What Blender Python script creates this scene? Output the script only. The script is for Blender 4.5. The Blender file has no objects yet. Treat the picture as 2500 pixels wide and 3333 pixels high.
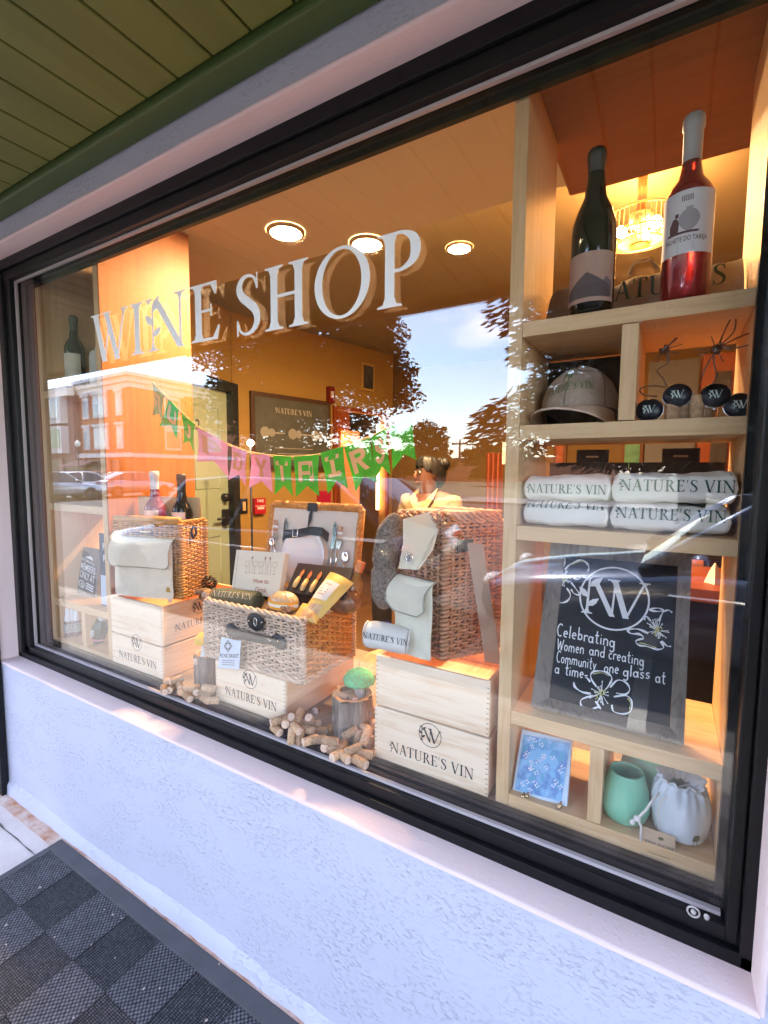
import bpy, bmesh, math, random
from mathutils import Vector, Matrix
R = math.radians
random.seed(7)
SC = bpy.context.scene
COL = SC.collection

# ------------------------------------------------------------------ camera, world, sun, exposure
CAM_H = 1.4
CY, CP, CR = R(30.8), R(-4.9), R(.4)
cam = bpy.data.cameras.new("camera"); cam_o = bpy.data.objects.new("camera", cam); COL.objects.link(cam_o)
cam.sensor_fit = 'HORIZONTAL'; cam.sensor_width = 36; cam.lens = 1555 / 2500 * 36
cam.clip_start = .02; cam.clip_end = 2000
_f = Vector((-math.sin(CY) * math.cos(CP), math.cos(CY) * math.cos(CP), math.sin(CP)))
_r = Vector((math.cos(CY), math.sin(CY), 0)); _u = _r.cross(_f)
_r2 = _r * math.cos(CR) + _u * math.sin(CR); _u2 = _u * math.cos(CR) - _r * math.sin(CR)
cam_o.matrix_world = Matrix(((_r2.x, _u2.x, -_f.x, 0), (_r2.y, _u2.y, -_f.y, 0), (_r2.z, _u2.z, -_f.z, CAM_H), (0, 0, 0, 1)))
SC.camera = cam_o

SUN_EL, SUN_DIR = R(60), Vector((-.66, -.34))
SUN_ROT = math.atan2(SUN_DIR.x, SUN_DIR.y)
w = bpy.data.worlds.new("World"); SC.world = w; w.use_nodes = True
nt = w.node_tree; nt.nodes.clear()
out = nt.nodes.new('ShaderNodeOutputWorld'); bg = nt.nodes.new('ShaderNodeBackground')
sky = nt.nodes.new('ShaderNodeTexSky'); sky.sky_type = 'NISHITA'; sky.sun_disc = False
sky.sun_elevation = SUN_EL; sky.sun_rotation = SUN_ROT; sky.air_density = 1.0; sky.dust_density = .9; sky.ozone_density = .8
tc = nt.nodes.new('ShaderNodeTexCoord'); mp = nt.nodes.new('ShaderNodeMapping'); mp.inputs['Scale'].default_value = (1.6, 1.6, 5)
nz = nt.nodes.new('ShaderNodeTexNoise'); nz.inputs['Scale'].default_value = 2.2; nz.inputs['Detail'].default_value = 7
cr = nt.nodes.new('ShaderNodeValToRGB'); cr.color_ramp.elements[0].position = .54; cr.color_ramp.elements[1].position = .80
mx = nt.nodes.new('ShaderNodeMixRGB'); mx.inputs['Color2'].default_value = (9.5, 8.6, 9.6, 1)
nt.links.new(tc.outputs['Generated'], mp.inputs['Vector']); nt.links.new(mp.outputs[0], nz.inputs['Vector'])
nt.links.new(nz.outputs['Fac'], cr.inputs[0]); nt.links.new(cr.outputs[0], mx.inputs['Fac'])
nt.links.new(sky.outputs[0], mx.inputs['Color1']); nt.links.new(mx.outputs[0], bg.inputs['Color'])
nt.links.new(bg.outputs[0], out.inputs['Surface']); bg.inputs['Strength'].default_value = .15
sun = bpy.data.lights.new("sun", 'SUN'); sun.energy = 2.4; sun.angle = R(.5); sun.color = (1, .93, .84)
sun_o = bpy.data.objects.new("sun", sun); COL.objects.link(sun_o); sun_o.location = (-9, -6, 14)
sv = Vector((SUN_DIR.normalized().x * math.cos(SUN_EL), SUN_DIR.normalized().y * math.cos(SUN_EL), math.sin(SUN_EL)))
sun_o.rotation_euler = (-sv).to_track_quat('-Z', 'Y').to_euler()
SC.view_settings.view_transform = 'Standard'; SC.view_settings.look = 'None'
SC.view_settings.gamma = 1; SC.view_settings.exposure = 3.6
LAMP = .245     # scale of the shop's own lamps
SC.render.engine = 'CYCLES'
cy = SC.cycles
cy.use_denoising = True; cy.max_bounces = 10; cy.transparent_max_bounces = 24; cy.glossy_bounces = 6
cy.transmission_bounces = 6; cy.diffuse_bounces = 4; cy.caustics_reflective = False; cy.caustics_refractive = False
cy.sample_clamp_indirect = 6; cy.use_adaptive_sampling = True; cy.adaptive_threshold = .012

# ------------------------------------------------------------------ helpers
CAMP = Vector((0, 0, CAM_H))
def ray(u, v): return _r2 * ((u - 1250) / 1555) - _u2 * ((v - 1666.5) / 1555) + _f
def at(u, v, y): d = ray(u, v); return CAMP + d * (y / d.y)
def atz(u, v, z): d = ray(u, v); return CAMP + d * ((z - CAM_H) / d.z)
def on(u, v, p, n): d = ray(u, v); n = Vector(n); return CAMP + d * ((Vector(p) - CAMP).dot(n) / d.dot(n))
GY = .955                                     # the plane of the window glass
def V(*a): return Vector(a)

_mats = {}
def mat(name, col, rough=.6, metal=0, noise=None, bump=None, spec=.5, col2=None, coat=0, trans=0, ior=1.45, stretch=(1, 1, 1), emit=None, sheen=0, alpha=1):
    if name in _mats: return _mats[name]
    m = bpy.data.materials.new(name); m.use_nodes = True; n = m.node_tree; b = n.nodes['Principled BSDF']
    b.inputs['Base Color'].default_value = (*col, 1); b.inputs['Roughness'].default_value = rough; b.inputs['Metallic'].default_value = metal
    b.inputs['Specular IOR Level'].default_value = spec; b.inputs['Coat Weight'].default_value = coat
    b.inputs['Transmission Weight'].default_value = trans; b.inputs['IOR'].default_value = ior; b.inputs['Sheen Weight'].default_value = sheen
    if emit: b.inputs['Emission Color'].default_value = (*emit[0], 1); b.inputs['Emission Strength'].default_value = emit[1]
    if noise or bump:
        tc = n.nodes.new('ShaderNodeTexCoord'); mp = n.nodes.new('ShaderNodeMapping'); mp.inputs['Scale'].default_value = stretch
        n.links.new(tc.outputs['Object'], mp.inputs[0])
    if noise:
        t = n.nodes.new('ShaderNodeTexNoise'); t.inputs['Scale'].default_value = noise[0]; t.inputs['Detail'].default_value = 6; t.inputs['Roughness'].default_value = .6
        n.links.new(mp.outputs[0], t.inputs['Vector'])
        r = n.nodes.new('ShaderNodeValToRGB'); r.color_ramp.elements[0].position = .3; r.color_ramp.elements[1].position = .7
        c2 = col2 or tuple(c * (1 - noise[1]) for c in col)
        r.color_ramp.elements[0].color = (*c2, 1); r.color_ramp.elements[1].color = (*col, 1)
        n.links.new(t.outputs['Fac'], r.inputs[0]); n.links.new(r.outputs[0], b.inputs['Base Color'])
    if bump:
        t = n.nodes.new('ShaderNodeTexNoise'); t.inputs['Scale'].default_value = bump[0]; t.inputs['Detail'].default_value = 5
        n.links.new(mp.outputs[0], t.inputs['Vector']); bp = n.nodes.new('ShaderNodeBump')
        bp.inputs['Strength'].default_value = bump[1]; bp.inputs['Distance'].default_value = bump[2] if len(bump) > 2 else .004
        n.links.new(t.outputs['Fac'], bp.inputs['Height']); n.links.new(bp.outputs[0], b.inputs['Normal'])
    _mats[name] = m; return m

def woodmat(name, c1, c2, axis=0, scale=14, rough=.5):
    if name in _mats: return _mats[name]
    st = [9, 9, 9]; st[axis] = .7
    m = mat(name, c1, rough); n = m.node_tree; b = n.nodes['Principled BSDF']
    tc = n.nodes.new('ShaderNodeTexCoord'); mp = n.nodes.new('ShaderNodeMapping'); mp.inputs['Scale'].default_value = st
    n.links.new(tc.outputs['Object'], mp.inputs[0])
    t = n.nodes.new('ShaderNodeTexNoise'); t.inputs['Scale'].default_value = scale; t.inputs['Detail'].default_value = 5; t.inputs['Distortion'].default_value = .8
    t2 = n.nodes.new('ShaderNodeTexNoise'); t2.inputs['Scale'].default_value = scale * .16; t2.inputs['Detail'].default_value = 2
    n.links.new(mp.outputs[0], t.inputs[0]); n.links.new(mp.outputs[0], t2.inputs[0])
    mul = n.nodes.new('ShaderNodeMath'); mul.operation = 'MULTIPLY_ADD'; mul.inputs[1].default_value = .5
    n.links.new(t.outputs['Fac'], mul.inputs[0]); m2 = n.nodes.new('ShaderNodeMath'); m2.operation = 'MULTIPLY'; m2.inputs[1].default_value = .5
    n.links.new(t2.outputs['Fac'], m2.inputs[0]); n.links.new(m2.outputs[0], mul.inputs[2])
    r = n.nodes.new('ShaderNodeValToRGB'); r.color_ramp.elements[0].position = .38; r.color_ramp.elements[1].position = .54
    r.color_ramp.elements[0].color = (*c2, 1); r.color_ramp.elements[1].color = (*c1, 1)
    n.links.new(mul.outputs[0], r.inputs[0]); n.links.new(r.outputs[0], b.inputs['Base Color'])
    bp = n.nodes.new('ShaderNodeBump'); bp.inputs['Strength'].default_value = .15; bp.inputs['Distance'].default_value = .001
    n.links.new(t.outputs['Fac'], bp.inputs['Height']); n.links.new(bp.outputs[0], b.inputs['Normal'])
    return m

def tag(o, label=None, cat=None, group=None, kind=None):
    if label: o['label'] = label
    if cat: o['category'] = cat
    if group: o['group'] = group
    if kind: o['kind'] = kind
    return o
def org(o):
    p = Vector((0, 0, 0))
    while o: p = p + o.location; o = o.parent
    return p
def thing(name, label, cat, loc, group=None):
    o = bpy.data.objects.new(name, None); COL.objects.link(o); o.location = loc; o.empty_display_size = .05
    return tag(o, label, cat, group)

class MB:
    """collects geometry in world coordinates; build() links it as one mesh object"""
    def __init__(s): s.v = []; s.f = []; s.sm = []
    def add(s, vs, fs, smooth=False, M=None):
        b = len(s.v); s.v += [tuple(M @ Vector(p)) if M else tuple(p) for p in vs]
        s.f += [tuple(i + b for i in f) for f in fs]; s.sm += [smooth] * len(fs); return s
    def box(s, x0, x1, y0, y1, z0, z1, M=None, bev=0):
        if bev > 0:
            bm = bmesh.new(); bmesh.ops.create_cube(bm, size=1)
            for q in bm.verts: q.co = Vector(((x0 + x1) / 2 + q.co.x * (x1 - x0), (y0 + y1) / 2 + q.co.y * (y1 - y0), (z0 + z1) / 2 + q.co.z * (z1 - z0)))
            bmesh.ops.bevel(bm, geom=bm.edges[:], offset=bev, segments=2, affect='EDGES', profile=.6)
            return s.bm(bm, M=M)
        v = [(x, y, z) for x in (x0, x1) for y in (y0, y1) for z in (z0, z1)]
        return s.add(v, [(0, 1, 3, 2), (4, 6, 7, 5), (0, 4, 5, 1), (2, 3, 7, 6), (0, 2, 6, 4), (1, 5, 7, 3)], False, M)
    def bm(s, bm, smooth=False, M=None):
        bm.verts.index_update(); s.add([q.co.copy() for q in bm.verts], [tuple(q.index for q in f.verts) for f in bm.faces], smooth, M); bm.free(); return s
    def lathe(s, prof, c=(0, 0, 0), n=24, M=None, smooth=True, sx=1, sy=1):
        vs = []; fs = []; k = len(prof)
        for i in range(n):
            a = 2 * math.pi * i / n
            for r, z in prof: vs.append((c[0] + r * math.cos(a) * sx, c[1] + r * math.sin(a) * sy, c[2] + z))
        for i in range(n):
            j = (i + 1) % n
            for q in range(k - 1): fs.append((i * k + q, j * k + q, j * k + q + 1, i * k + q + 1))
        return s.add(vs, fs, smooth, M)
    def tube(s, pts, r, n=6, closed=False, M=None, cap=True):
        pts = [Vector(p) for p in pts]; rr = r if isinstance(r, (list, tuple)) else [r] * len(pts)
        vs = []; fs = []; up = None; L = len(pts)
        for i, p in enumerate(pts):
            d = (pts[(i + 1) % L] - pts[i - 1]) if closed else (pts[min(i + 1, L - 1)] - pts[max(i - 1, 0)])
            d = d.normalized() if d.length > 1e-9 else Vector((0, 0, 1))
            if up is None: up = Vector((0, 0, 1)) if abs(d.z) < .9 else Vector((1, 0, 0))
            a = d.cross(up); a = a.normalized() if a.length > 1e-6 else d.orthogonal().normalized(); b = a.cross(d).normalized(); up = b
            for k in range(n):
                t = 2 * math.pi * k / n; vs.append(p + (a * math.cos(t) + b * math.sin(t)) * rr[i])
        for i in range(L if closed else L - 1):
            j = (i + 1) % L
            for k in range(n): m = (k + 1) % n; fs.append((i * n + k, i * n + m, j * n + m, j * n + k))
        if cap and not closed: fs.append(tuple(range(n - 1, -1, -1))); fs.append(tuple((L - 1) * n + k for k in range(n)))
        return s.add(vs, fs, True, M)
    def prism(s, poly, d, M=None):
        """poly: list of 3D points (planar), extruded by vector d"""
        n = len(poly); d = Vector(d); a = [Vector(p) for p in poly]; vs = a + [p + d for p in a]
        fs = [tuple(range(n))[::-1], tuple(range(n, 2 * n))] + [(i, (i + 1) % n, n + (i + 1) % n, n + i) for i in range(n)]
        return s.add(vs, fs, False, M)
    def grid(s, fn, nu, nv, smooth=True, M=None, cu=False):
        vs = [fn(i / nu, j / nv) for i in range(nu + (0 if cu else 1)) for j in range(nv + 1)]; fs = []
        for i in range(nu):
            i2 = (i + 1) % nu if cu else i + 1
            for j in range(nv): fs.append((i * (nv + 1) + j, i2 * (nv + 1) + j, i2 * (nv + 1) + j + 1, i * (nv + 1) + j + 1))
        return s.add(vs, fs, smooth, M)
    def ball(s, c, r, n=12, M=None, sx=1, sy=1, sz=1):
        h = n // 2 + 1
        return s.lathe([(r * math.sin(math.pi * k / h) + 1e-5, -r * sz * math.cos(math.pi * k / h)) for k in range(h + 1)], c, n, M, True, sx, sy)
    def build(s, name, m, parent=None, solid=0, fix=True):
        me = bpy.data.meshes.new(name); o0 = org(parent) if parent else Vector((0, 0, 0))
        me.from_pydata([tuple(Vector(p) - o0) for p in s.v], [], s.f); me.polygons.foreach_set('use_smooth', s.sm); me.update()
        if fix:
            bm = bmesh.new(); bm.from_mesh(me); bmesh.ops.recalc_face_normals(bm, faces=bm.faces[:]); bm.to_mesh(me); bm.free()
        o = bpy.data.objects.new(name, me); COL.objects.link(o); me.materials.append(m)
        if parent: o.parent = parent
        return o

def frame_M(o, x, y):
    x = Vector(x).normalized(); y = Vector(y); z = x.cross(y).normalized(); y = z.cross(x).normalized(); o = Vector(o)
    return Matrix(((x.x, y.x, z.x, o.x), (x.y, y.y, z.y, o.y), (x.z, y.z, z.z, o.z), (0, 0, 0, 1)))
def RZ(a, c=(0, 0, 0)): return Matrix.Translation(c) @ Matrix.Rotation(a, 4, 'Z')

# ------------------------------------------------------------------ lettering (a small hand-drawn serif alphabet, all polygons)
def catmull(P, n=6):
    o = []
    for i in range(len(P) - 1):
        p0, p1, p2, p3 = P[max(i - 1, 0)], P[i], P[i + 1], P[min(i + 2, len(P) - 1)]
        for k in range(n):
            t = k / n
            o.append(tuple(.5 * (2 * b + (c - a) * t + (2 * a - 5 * b + 4 * c - d) * t * t + (3 * b - a - 3 * c + d) * t ** 3) for a, b, c, d in zip(p0, p1, p2, p3)))
    return o + [tuple(P[-1])]
def ribbon(P, n=6):
    Q = catmull(P, n) if n > 1 else P; out = []; L = []; Rr = []
    for i, (x, y, wd) in enumerate(Q):
        a = Q[max(i - 1, 0)]; b = Q[min(i + 1, len(Q) - 1)]; dx, dy = b[0] - a[0], b[1] - a[1]; l = math.hypot(dx, dy) or 1
        nx, ny = -dy / l * wd / 2, dx / l * wd / 2; L.append((x + nx, y + ny)); Rr.append((x - nx, y - ny))
    return [[L[i], L[i + 1], Rr[i + 1], Rr[i]] for i in range(len(Q) - 1)]
def stem(x, wd, y0=0, y1=1, sb=True, stp=True, sw=.11, h=.035):
    """upright with bracketed serifs, as quads"""
    o = [[(x - wd / 2, y0), (x + wd / 2, y0), (x + wd / 2, y1), (x - wd / 2, y1)]]
    for on_, y, s in ((sb, y0, 1), (stp, y1, -1)):
        if on_:
            for d in (-1, 1):
                e = x + d * wd / 2
                o.append([(e, y), (e + d * sw, y), (e + d * sw, y + s * h * .7), (e + d * sw * .3, y + s * h * 1.3), (e, y + s * h * 4)])
    return o
def diag(xa, ya, xb, yb, wd): return [[(xa - wd / 2, ya), (xa + wd / 2, ya), (xb + wd / 2, yb), (xb - wd / 2, yb)]]
def cap(x, y, wd, h=.035): return [[(x - wd / 2, y - h), (x + wd / 2, y - h), (x + wd / 2, y), (x - wd / 2, y)], [(x - wd * .28, y - h), (x + wd * .28, y - h), (x, y - h * 3.4)]]
def leaf(x, y, a, l, wd):
    c, s = math.cos(a), math.sin(a); pts = [(0, 0), (.3, .5), (.6, .48), (1, 0), (.6, -.48), (.3, -.5)]
    return [[(x + c * p * l - s * q * wd, y + s * p * l + c * q * wd) for p, q in pts]]
TK, TN = .135, .05
def ring(cx, cy, rx, ry, wx, wy, n=40, tilt=0):
    o = []
    for i in range(n):
        q = []
        for k in (i, i + 1):
            a = 2 * math.pi * k / n; q.append((a, rx, ry)); q.append((a, rx - wx, ry - wy))
        pt = [(cx + r * math.cos(a) , cy + s * math.sin(a)) for a, r, s in q]
        o.append([pt[0], pt[2], pt[3], pt[1]])
    return o
LEAFN = [[(.155, 0), (.205, 0), (.20, .8), (.16, .8)]] + stem(.18, .05, 0, .2, True, False) + leaf(.18, .74, R(58), .34, .15) + leaf(.17, .50, R(128), .28, .13) + leaf(.19, .28, R(38), .26, .12)
G = {
 'I': (.38, stem(.19, TK)),
 'H': (.86, stem(.2, TK) + stem(.66, TK) + [[(.26, .5), (.6, .5), (.6, .55), (.26, .55)]]),
 'E': (.68, stem(.2, TK) + [[(.26, .955), (.58, .955), (.58, 1), (.26, 1)], [(.55, .78), (.585, .78), (.6, 1), (.47, .96)], [(.26, .5), (.47, .5), (.47, .545), (.26, .545)], [(.455, .42), (.485, .42), (.485, .63), (.455, .63)], [(.26, 0), (.6, 0), (.6, .045), (.26, .045)], [(.5, .04), (.6, 0), (.645, .24), (.615, .24)]]),
 'T': (.72, stem(.36, TK, 0, 1, True, False) + [[(.04, .955), (.68, .955), (.68, 1), (.04, 1)], [(.03, .78), (.06, .78), (.14, .96), (.04, 1)], [(.69, .78), (.66, .78), (.58, .96), (.68, 1)]]),
 'N': (.92, stem(.17, TN, 0, 1, True, False) + cap(.13, 1, .22) + diag(.17, 1, .76, -.01, .15) + stem(.76, TN, 0, 1, False, True)),
 '&': (1.02, LEAFN + cap(.1, 1, .18) + diag(.31, .90, .85, -.01, .15) + stem(.85, TN, 0, 1, False, True)),
 'W': (1.06, diag(.1, 1, .34, -.01, .145) + diag(.34, -.01, .53, .86, TN) + diag(.43, 1, .72, -.01, .145) + diag(.72, -.01, .95, 1, .055) + cap(.1, 1, .27) + cap(.43, 1, .27) + cap(.95, 1, .2)),
 'V': (.78, diag(.12, 1, .42, -.01, .145) + diag(.42, -.01, .68, 1, .055) + cap(.12, 1, .27) + cap(.68, 1, .2)),
 'A': (.8, diag(.12, 0, .4, 1.01, .055) + diag(.4, 1.01, .68, 0, .15) + [[(.22, .33), (.56, .33), (.55, .375), (.23, .375)], [(.01, 0), (.24, 0), (.24, .035), (.01, .035)], [(.55, 0), (.83, 0), (.83, .035), (.55, .035)]]),
 'P': (.66, stem(.2, TK) + ribbon([(.2, .975, .05), (.38, .972, .05), (.52, .88, .11), (.56, .73, .14), (.52, .58, .11), (.38, .49, .05), (.24, .485, .045)])),
 'R': (.78, stem(.2, TK) + ribbon([(.2, .975, .05), (.36, .972, .05), (.49, .89, .11), (.53, .76, .14), (.48, .61, .1), (.36, .52, .05), (.24, .515, .045)]) + diag(.38, .54, .7, 0, .15) + [[(.62, 0), (.84, 0), (.84, .03), (.62, .035)]]),
 'U': (.84, stem(.18, TK, .28, 1, False, True) + ribbon([(.18, .32, .135), (.2, .14, .12), (.3, .03, .08), (.45, .015, .055), (.6, .08, .05), (.665, .22, .05), (.67, .34, .05)]) + stem(.67, TN, .3, 1, False, True)),
 'O': (1.0, ring(.5, .5, .45, .52, .13, .045)),
 'S': (.6, ribbon([(.49, .78, .03), (.45, .91, .045), (.33, .975, .05), (.19, .93, .085), (.13, .79, .125), (.19, .65, .14), (.33, .53, .15), (.46, .4, .14), (.5, .24, .12), (.43, .09, .085), (.28, .025, .05), (.15, .08, .04), (.09, .24, .03)]) + [[(.48, .74), (.515, .74), (.515, 1.0), (.49, 1.0)], [(.065, .0), (.1, .02), (.1, .27), (.07, .27)]]),
 "'": (.24, [[(.08, 1), (.17, 1), (.1, .72), (.08, .72)]]),
 ' ': (.34, []),
 'L': (.62, stem(.2, TK) + [[(.26, 0), (.55, 0), (.55, .045), (.26, .045)], [(.46, .04), (.56, 0), (.6, .24), (.57, .24)]]),
 'D': (.9, stem(.2, TK) + ribbon([(.2, .975, .05), (.42, .97, .05), (.66, .85, .1), (.77, .5, .14), (.66, .15, .1), (.42, .03, .05), (.2, .025, .05)])),
 'Y': (.76, stem(.38, TK, 0, .46, True, False) + diag(.1, 1, .38, .44, .14) + diag(.38, .44, .64, 1, .055) + cap(.1, 1, .25) + cap(.64, 1, .2)),
}
def serif(s, track=.03):
    """list of polygons with cap height 1, and the total width"""
    x = 0; o = []
    for ch in s:
        wd, ps = G[ch]; o += [[(a + x, b) for a, b in p] for p in ps]; x += wd + track
    return o, x - track
def monogram(ringed=True):
    o = [[(.135, 0), (.205, 0), (.20, .96), (.15, .96)]] + stem(.17, .06, 0, .2, True, False) + cap(.10, 1, .26) + leaf(.19, .74, R(42), .42, .17) + leaf(.16, .44, R(132), .36, .15) + leaf(.18, .20, R(42), .36, .15)
    o += diag(.36, .84, .80, 0, .14) + diag(.79, 0, .82, .86, .05) + diag(.80, .99, 1.13, 0, .15) + diag(1.13, 0, 1.52, .98, .06) + cap(.78, 1, .30) + cap(1.52, 1, .26)
    o = [[(x - .80, y - .5) for x, y in p] for p in o]
    return o + (ring(0, 0, .86, .86, .045, .045) if ringed else [])
def brand():
    """ring with the monogram above the two words; width of the words = 1, origin bottom centre of the words"""
    ps, wd = serif("&ATURE'S VIN"); k = 1 / wd; o = [[(x * k - .5, y * k) for x, y in p] for p in ps]
    return o + [[(x * .155, y * .155 + .33) for x, y in p] for p in monogram()]
_txt = {}
def sans(s, align='CENTER', bold=False):
    """Blender's built-in face, as triangles with size 1"""
    key = (s, align)
    if key in _txt: return _txt[key]
    c = bpy.data.curves.new('t', 'FONT'); c.body = s; c.align_x = align; c.size = 1.35; c.resolution_u = 3; c.offset = .012
    o = bpy.data.objects.new('t', c); COL.objects.link(o); dg = bpy.context.evaluated_depsgraph_get()
    me = bpy.data.meshes.new_from_object(o.evaluated_get(dg)); ps = [[tuple(me.vertices[i].co[:2]) for i in p.vertices] for p in me.polygons]
    bpy.data.objects.remove(o); bpy.data.curves.remove(c); bpy.data.meshes.remove(me); _txt[key] = ps
    return ps
def arc(cx, cy, rx, ry, a0, a1, n=9): return [(cx + rx * math.cos(R(a0 + (a1 - a0) * i / n)), cy + ry * math.sin(R(a0 + (a1 - a0) * i / n))) for i in range(n + 1)]
HW = {  # one-line chalk hand
 'a': (.5, [arc(.22, .25, .17, .23, 20, 380), [(.4, .5), (.39, .2), (.44, 0)]]), 'b': (.5, [[(.1, 1), (.1, 0)], arc(.25, .24, .16, .22, 150, -160)]),
 'c': (.42, [arc(.23, .25, .17, .24, 50, 310)]), 'C': (.56, [arc(.32, .5, .25, .5, 50, 305)]), 'd': (.5, [[(.4, 1), (.4, 0)], arc(.23, .24, .17, .23, 20, 340)]),
 'e': (.46, [[(.07, .27), (.38, .3)] + arc(.23, .26, .16, .24, 15, 310)]), 'g': (.5, [arc(.22, .25, .17, .23, 20, 380), [(.4, .5), (.41, -.1)] + arc(.24, -.15, .17, .2, 0, -150)]),
 'i': (.22, [[(.1, .5), (.1, 0)], [(.1, .68), (.11, .74)]]), 'l': (.22, [[(.1, 1), (.1, 0)]]), 'm': (.78, [[(.08, .5), (.08, 0)], [(.08, .3)] + arc(.22, .33, .14, .17, 160, 0) + [(.36, 0)], [(.36, .3)] + arc(.51, .33, .15, .17, 160, 0) + [(.66, 0)]]),
 'n': (.5, [[(.08, .5), (.08, 0)], [(.08, .3)] + arc(.24, .32, .16, .18, 160, 0) + [(.4, 0)]]), 'o': (.48, [arc(.23, .25, .17, .24, 90, 450)]),
 'r': (.36, [[(.08, .5), (.08, 0)], [(.08, .28)] + arc(.24, .32, .16, .17, 160, 40)]), 's': (.4, [[(.33, .44), (.2, .5), (.08, .4), (.14, .28), (.28, .22), (.32, .1), (.2, 0), (.06, .06)]]),
 't': (.4, [[(.19, .95), (.18, .1), (.26, 0), (.34, .06)], [(.04, .6), (.36, .62)]]), 'u': (.5, [[(.08, .5), (.09, .14), (.2, 0), (.34, .08), (.4, .25)], [(.4, .5), (.42, 0)]]),
 'W': (.8, [[(.05, .95), (.2, 0)], [(.2, 0), (.38, .78)], [(.38, .78), (.55, 0)], [(.55, 0), (.74, .95)]]), 'y': (.46, [[(.06, .5), (.2, .08)], [(.38, .5), (.2, .0), (.05, -.35)]]), ' ': (.38, []), '-': (.4, [[(.03, .3), (.34, .34)]]),
}
def hand(s, wd=.085):
    x = 0; o = []
    for ch in s:
        a, st = HW[ch]; j = random.uniform(-.03, .03)
        for P in st: o += ribbon([(p + x, q + j, wd) for p, q in P], 1)
        x += a + .04
    return o, x
def plane_map(o, ux, uy, lift=.0008):
    o, ux, uy = Vector(o), Vector(ux), Vector(uy); n = ux.cross(uy).normalized()
    return lambda x, y, k: o + ux * x + uy * y + n * (lift + k * 2e-6)
def decal(polys, fn, name, m, parent, flip=False):
    b = MB()
    for k, p in enumerate(polys): b.add([fn(x, y, k % 60) for x, y in p], [tuple(range(len(p)))])
    return b.build(name, m, parent, fix=False)
def _clip(P, ax, c, keep_low):
    o = []
    for i in range(len(P)):
        a, b = P[i], P[(i + 1) % len(P)]; ia = (a[ax] <= c) == keep_low; ib = (b[ax] <= c) == keep_low
        if ia: o.append(a)
        if ia != ib and abs(b[ax] - a[ax]) > 1e-12:
            t = (c - a[ax]) / (b[ax] - a[ax]); o.append((a[0] + (b[0] - a[0]) * t, a[1] + (b[1] - a[1]) * t))
    return o
def cut(ps, sx, sy=None):
    """slice polygons on a grid so that they can follow a curved surface"""
    for ax, st in ((0, sx), (1, sy)):
        if not st: continue
        out = []
        for P in ps:
            lo, hi = min(q[ax] for q in P), max(q[ax] for q in P); k = math.floor(lo / st) + 1; cur = P
            while k * st < hi and len(cur) > 2:
                a = _clip(cur, ax, k * st, True); cur = _clip(cur, ax, k * st, False); k += 1
                if len(a) > 2: out.append(a)
            if len(cur) > 2: out.append(cur)
        ps = out
    return ps
def centred(ps, wd): return [[(x - wd / 2, y) for x, y in p] for p in ps]

# ------------------------------------------------------------------ materials
M = {}
def stucco(name, col, s=1.0):
    m = mat(name, col, .85, spec=.25); n = m.node_tree; b = n.nodes['Principled BSDF']
    tc = n.nodes.new('ShaderNodeTexCoord'); mp = n.nodes.new('ShaderNodeMapping'); mp.inputs['Rotation'].default_value = (0, R(28), 0); mp.inputs['Scale'].default_value = (1, 1, 2.2)
    n.links.new(tc.outputs['Object'], mp.inputs[0])
    t = n.nodes.new('ShaderNodeTexNoise'); t.inputs['Scale'].default_value = 62; t.inputs['Detail'].default_value = 4; t.inputs['Roughness'].default_value = .7; t.inputs['Distortion'].default_value = .25
    t3 = n.nodes.new('ShaderNodeTexNoise'); t3.inputs['Scale'].default_value = 5; t3.inputs['Detail'].default_value = 3
    rp = n.nodes.new('ShaderNodeValToRGB'); rp.color_ramp.elements[0].position = .53; rp.color_ramp.elements[1].position = .74
    r3 = n.nodes.new('ShaderNodeValToRGB'); r3.color_ramp.elements[0].position = .42; r3.color_ramp.elements[1].position = .62; r3.color_ramp.elements[0].color = (.12, .12, .12, 1)
    n.links.new(mp.outputs[0], t.inputs[0]); n.links.new(mp.outputs[0], t3.inputs[0]); n.links.new(t.outputs['Fac'], rp.inputs[0]); n.links.new(t3.outputs['Fac'], r3.inputs[0])
    mu = n.nodes.new('ShaderNodeMixRGB'); mu.blend_type = 'MULTIPLY'; mu.inputs[0].default_value = 1
    n.links.new(rp.outputs[0], mu.inputs[1]); n.links.new(r3.outputs[0], mu.inputs[2])
    bp = n.nodes.new('ShaderNodeBump'); bp.inputs['Strength'].default_value = .55 * s; bp.inputs['Distance'].default_value = .010
    n.links.new(mu.outputs[0], bp.inputs['Height'])
    t2 = n.nodes.new('ShaderNodeTexNoise'); t2.inputs['Scale'].default_value = 160; n.links.new(tc.outputs['Object'], t2.inputs[0])
    b2 = n.nodes.new('ShaderNodeBump'); b2.inputs['Strength'].default_value = .12; b2.inputs['Distance'].default_value = .002
    n.links.new(t2.outputs['Fac'], b2.inputs['Height']); n.links.new(bp.outputs[0], b2.inputs['Normal']); n.links.new(b2.outputs[0], b.inputs['Normal'])
    tn = n.nodes.new('ShaderNodeTexNoise'); tn.inputs['Scale'].default_value = 2.5; tn.inputs['Detail'].default_value = 4; n.links.new(tc.outputs['Object'], tn.inputs[0])
    rc = n.nodes.new('ShaderNodeValToRGB'); rc.color_ramp.elements[0].color = (*[c * .9 for c in col], 1); rc.color_ramp.elements[1].color = (*col, 1)
    n.links.new(tn.outputs['Fac'], rc.inputs[0]); n.links.new(rc.outputs[0], b.inputs['Base Color'])
    return m
M['stucco'] = stucco('stucco_skylight_tint', (.565, .54, .62))  # white plaster tinted lavender, the sky's blue light put into its colour
M['trim'] = stucco('sill_pink_light_tint', (.82, .62, .60), .35)  # white plaster too; pink of its bright highlights put into the colour
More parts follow.
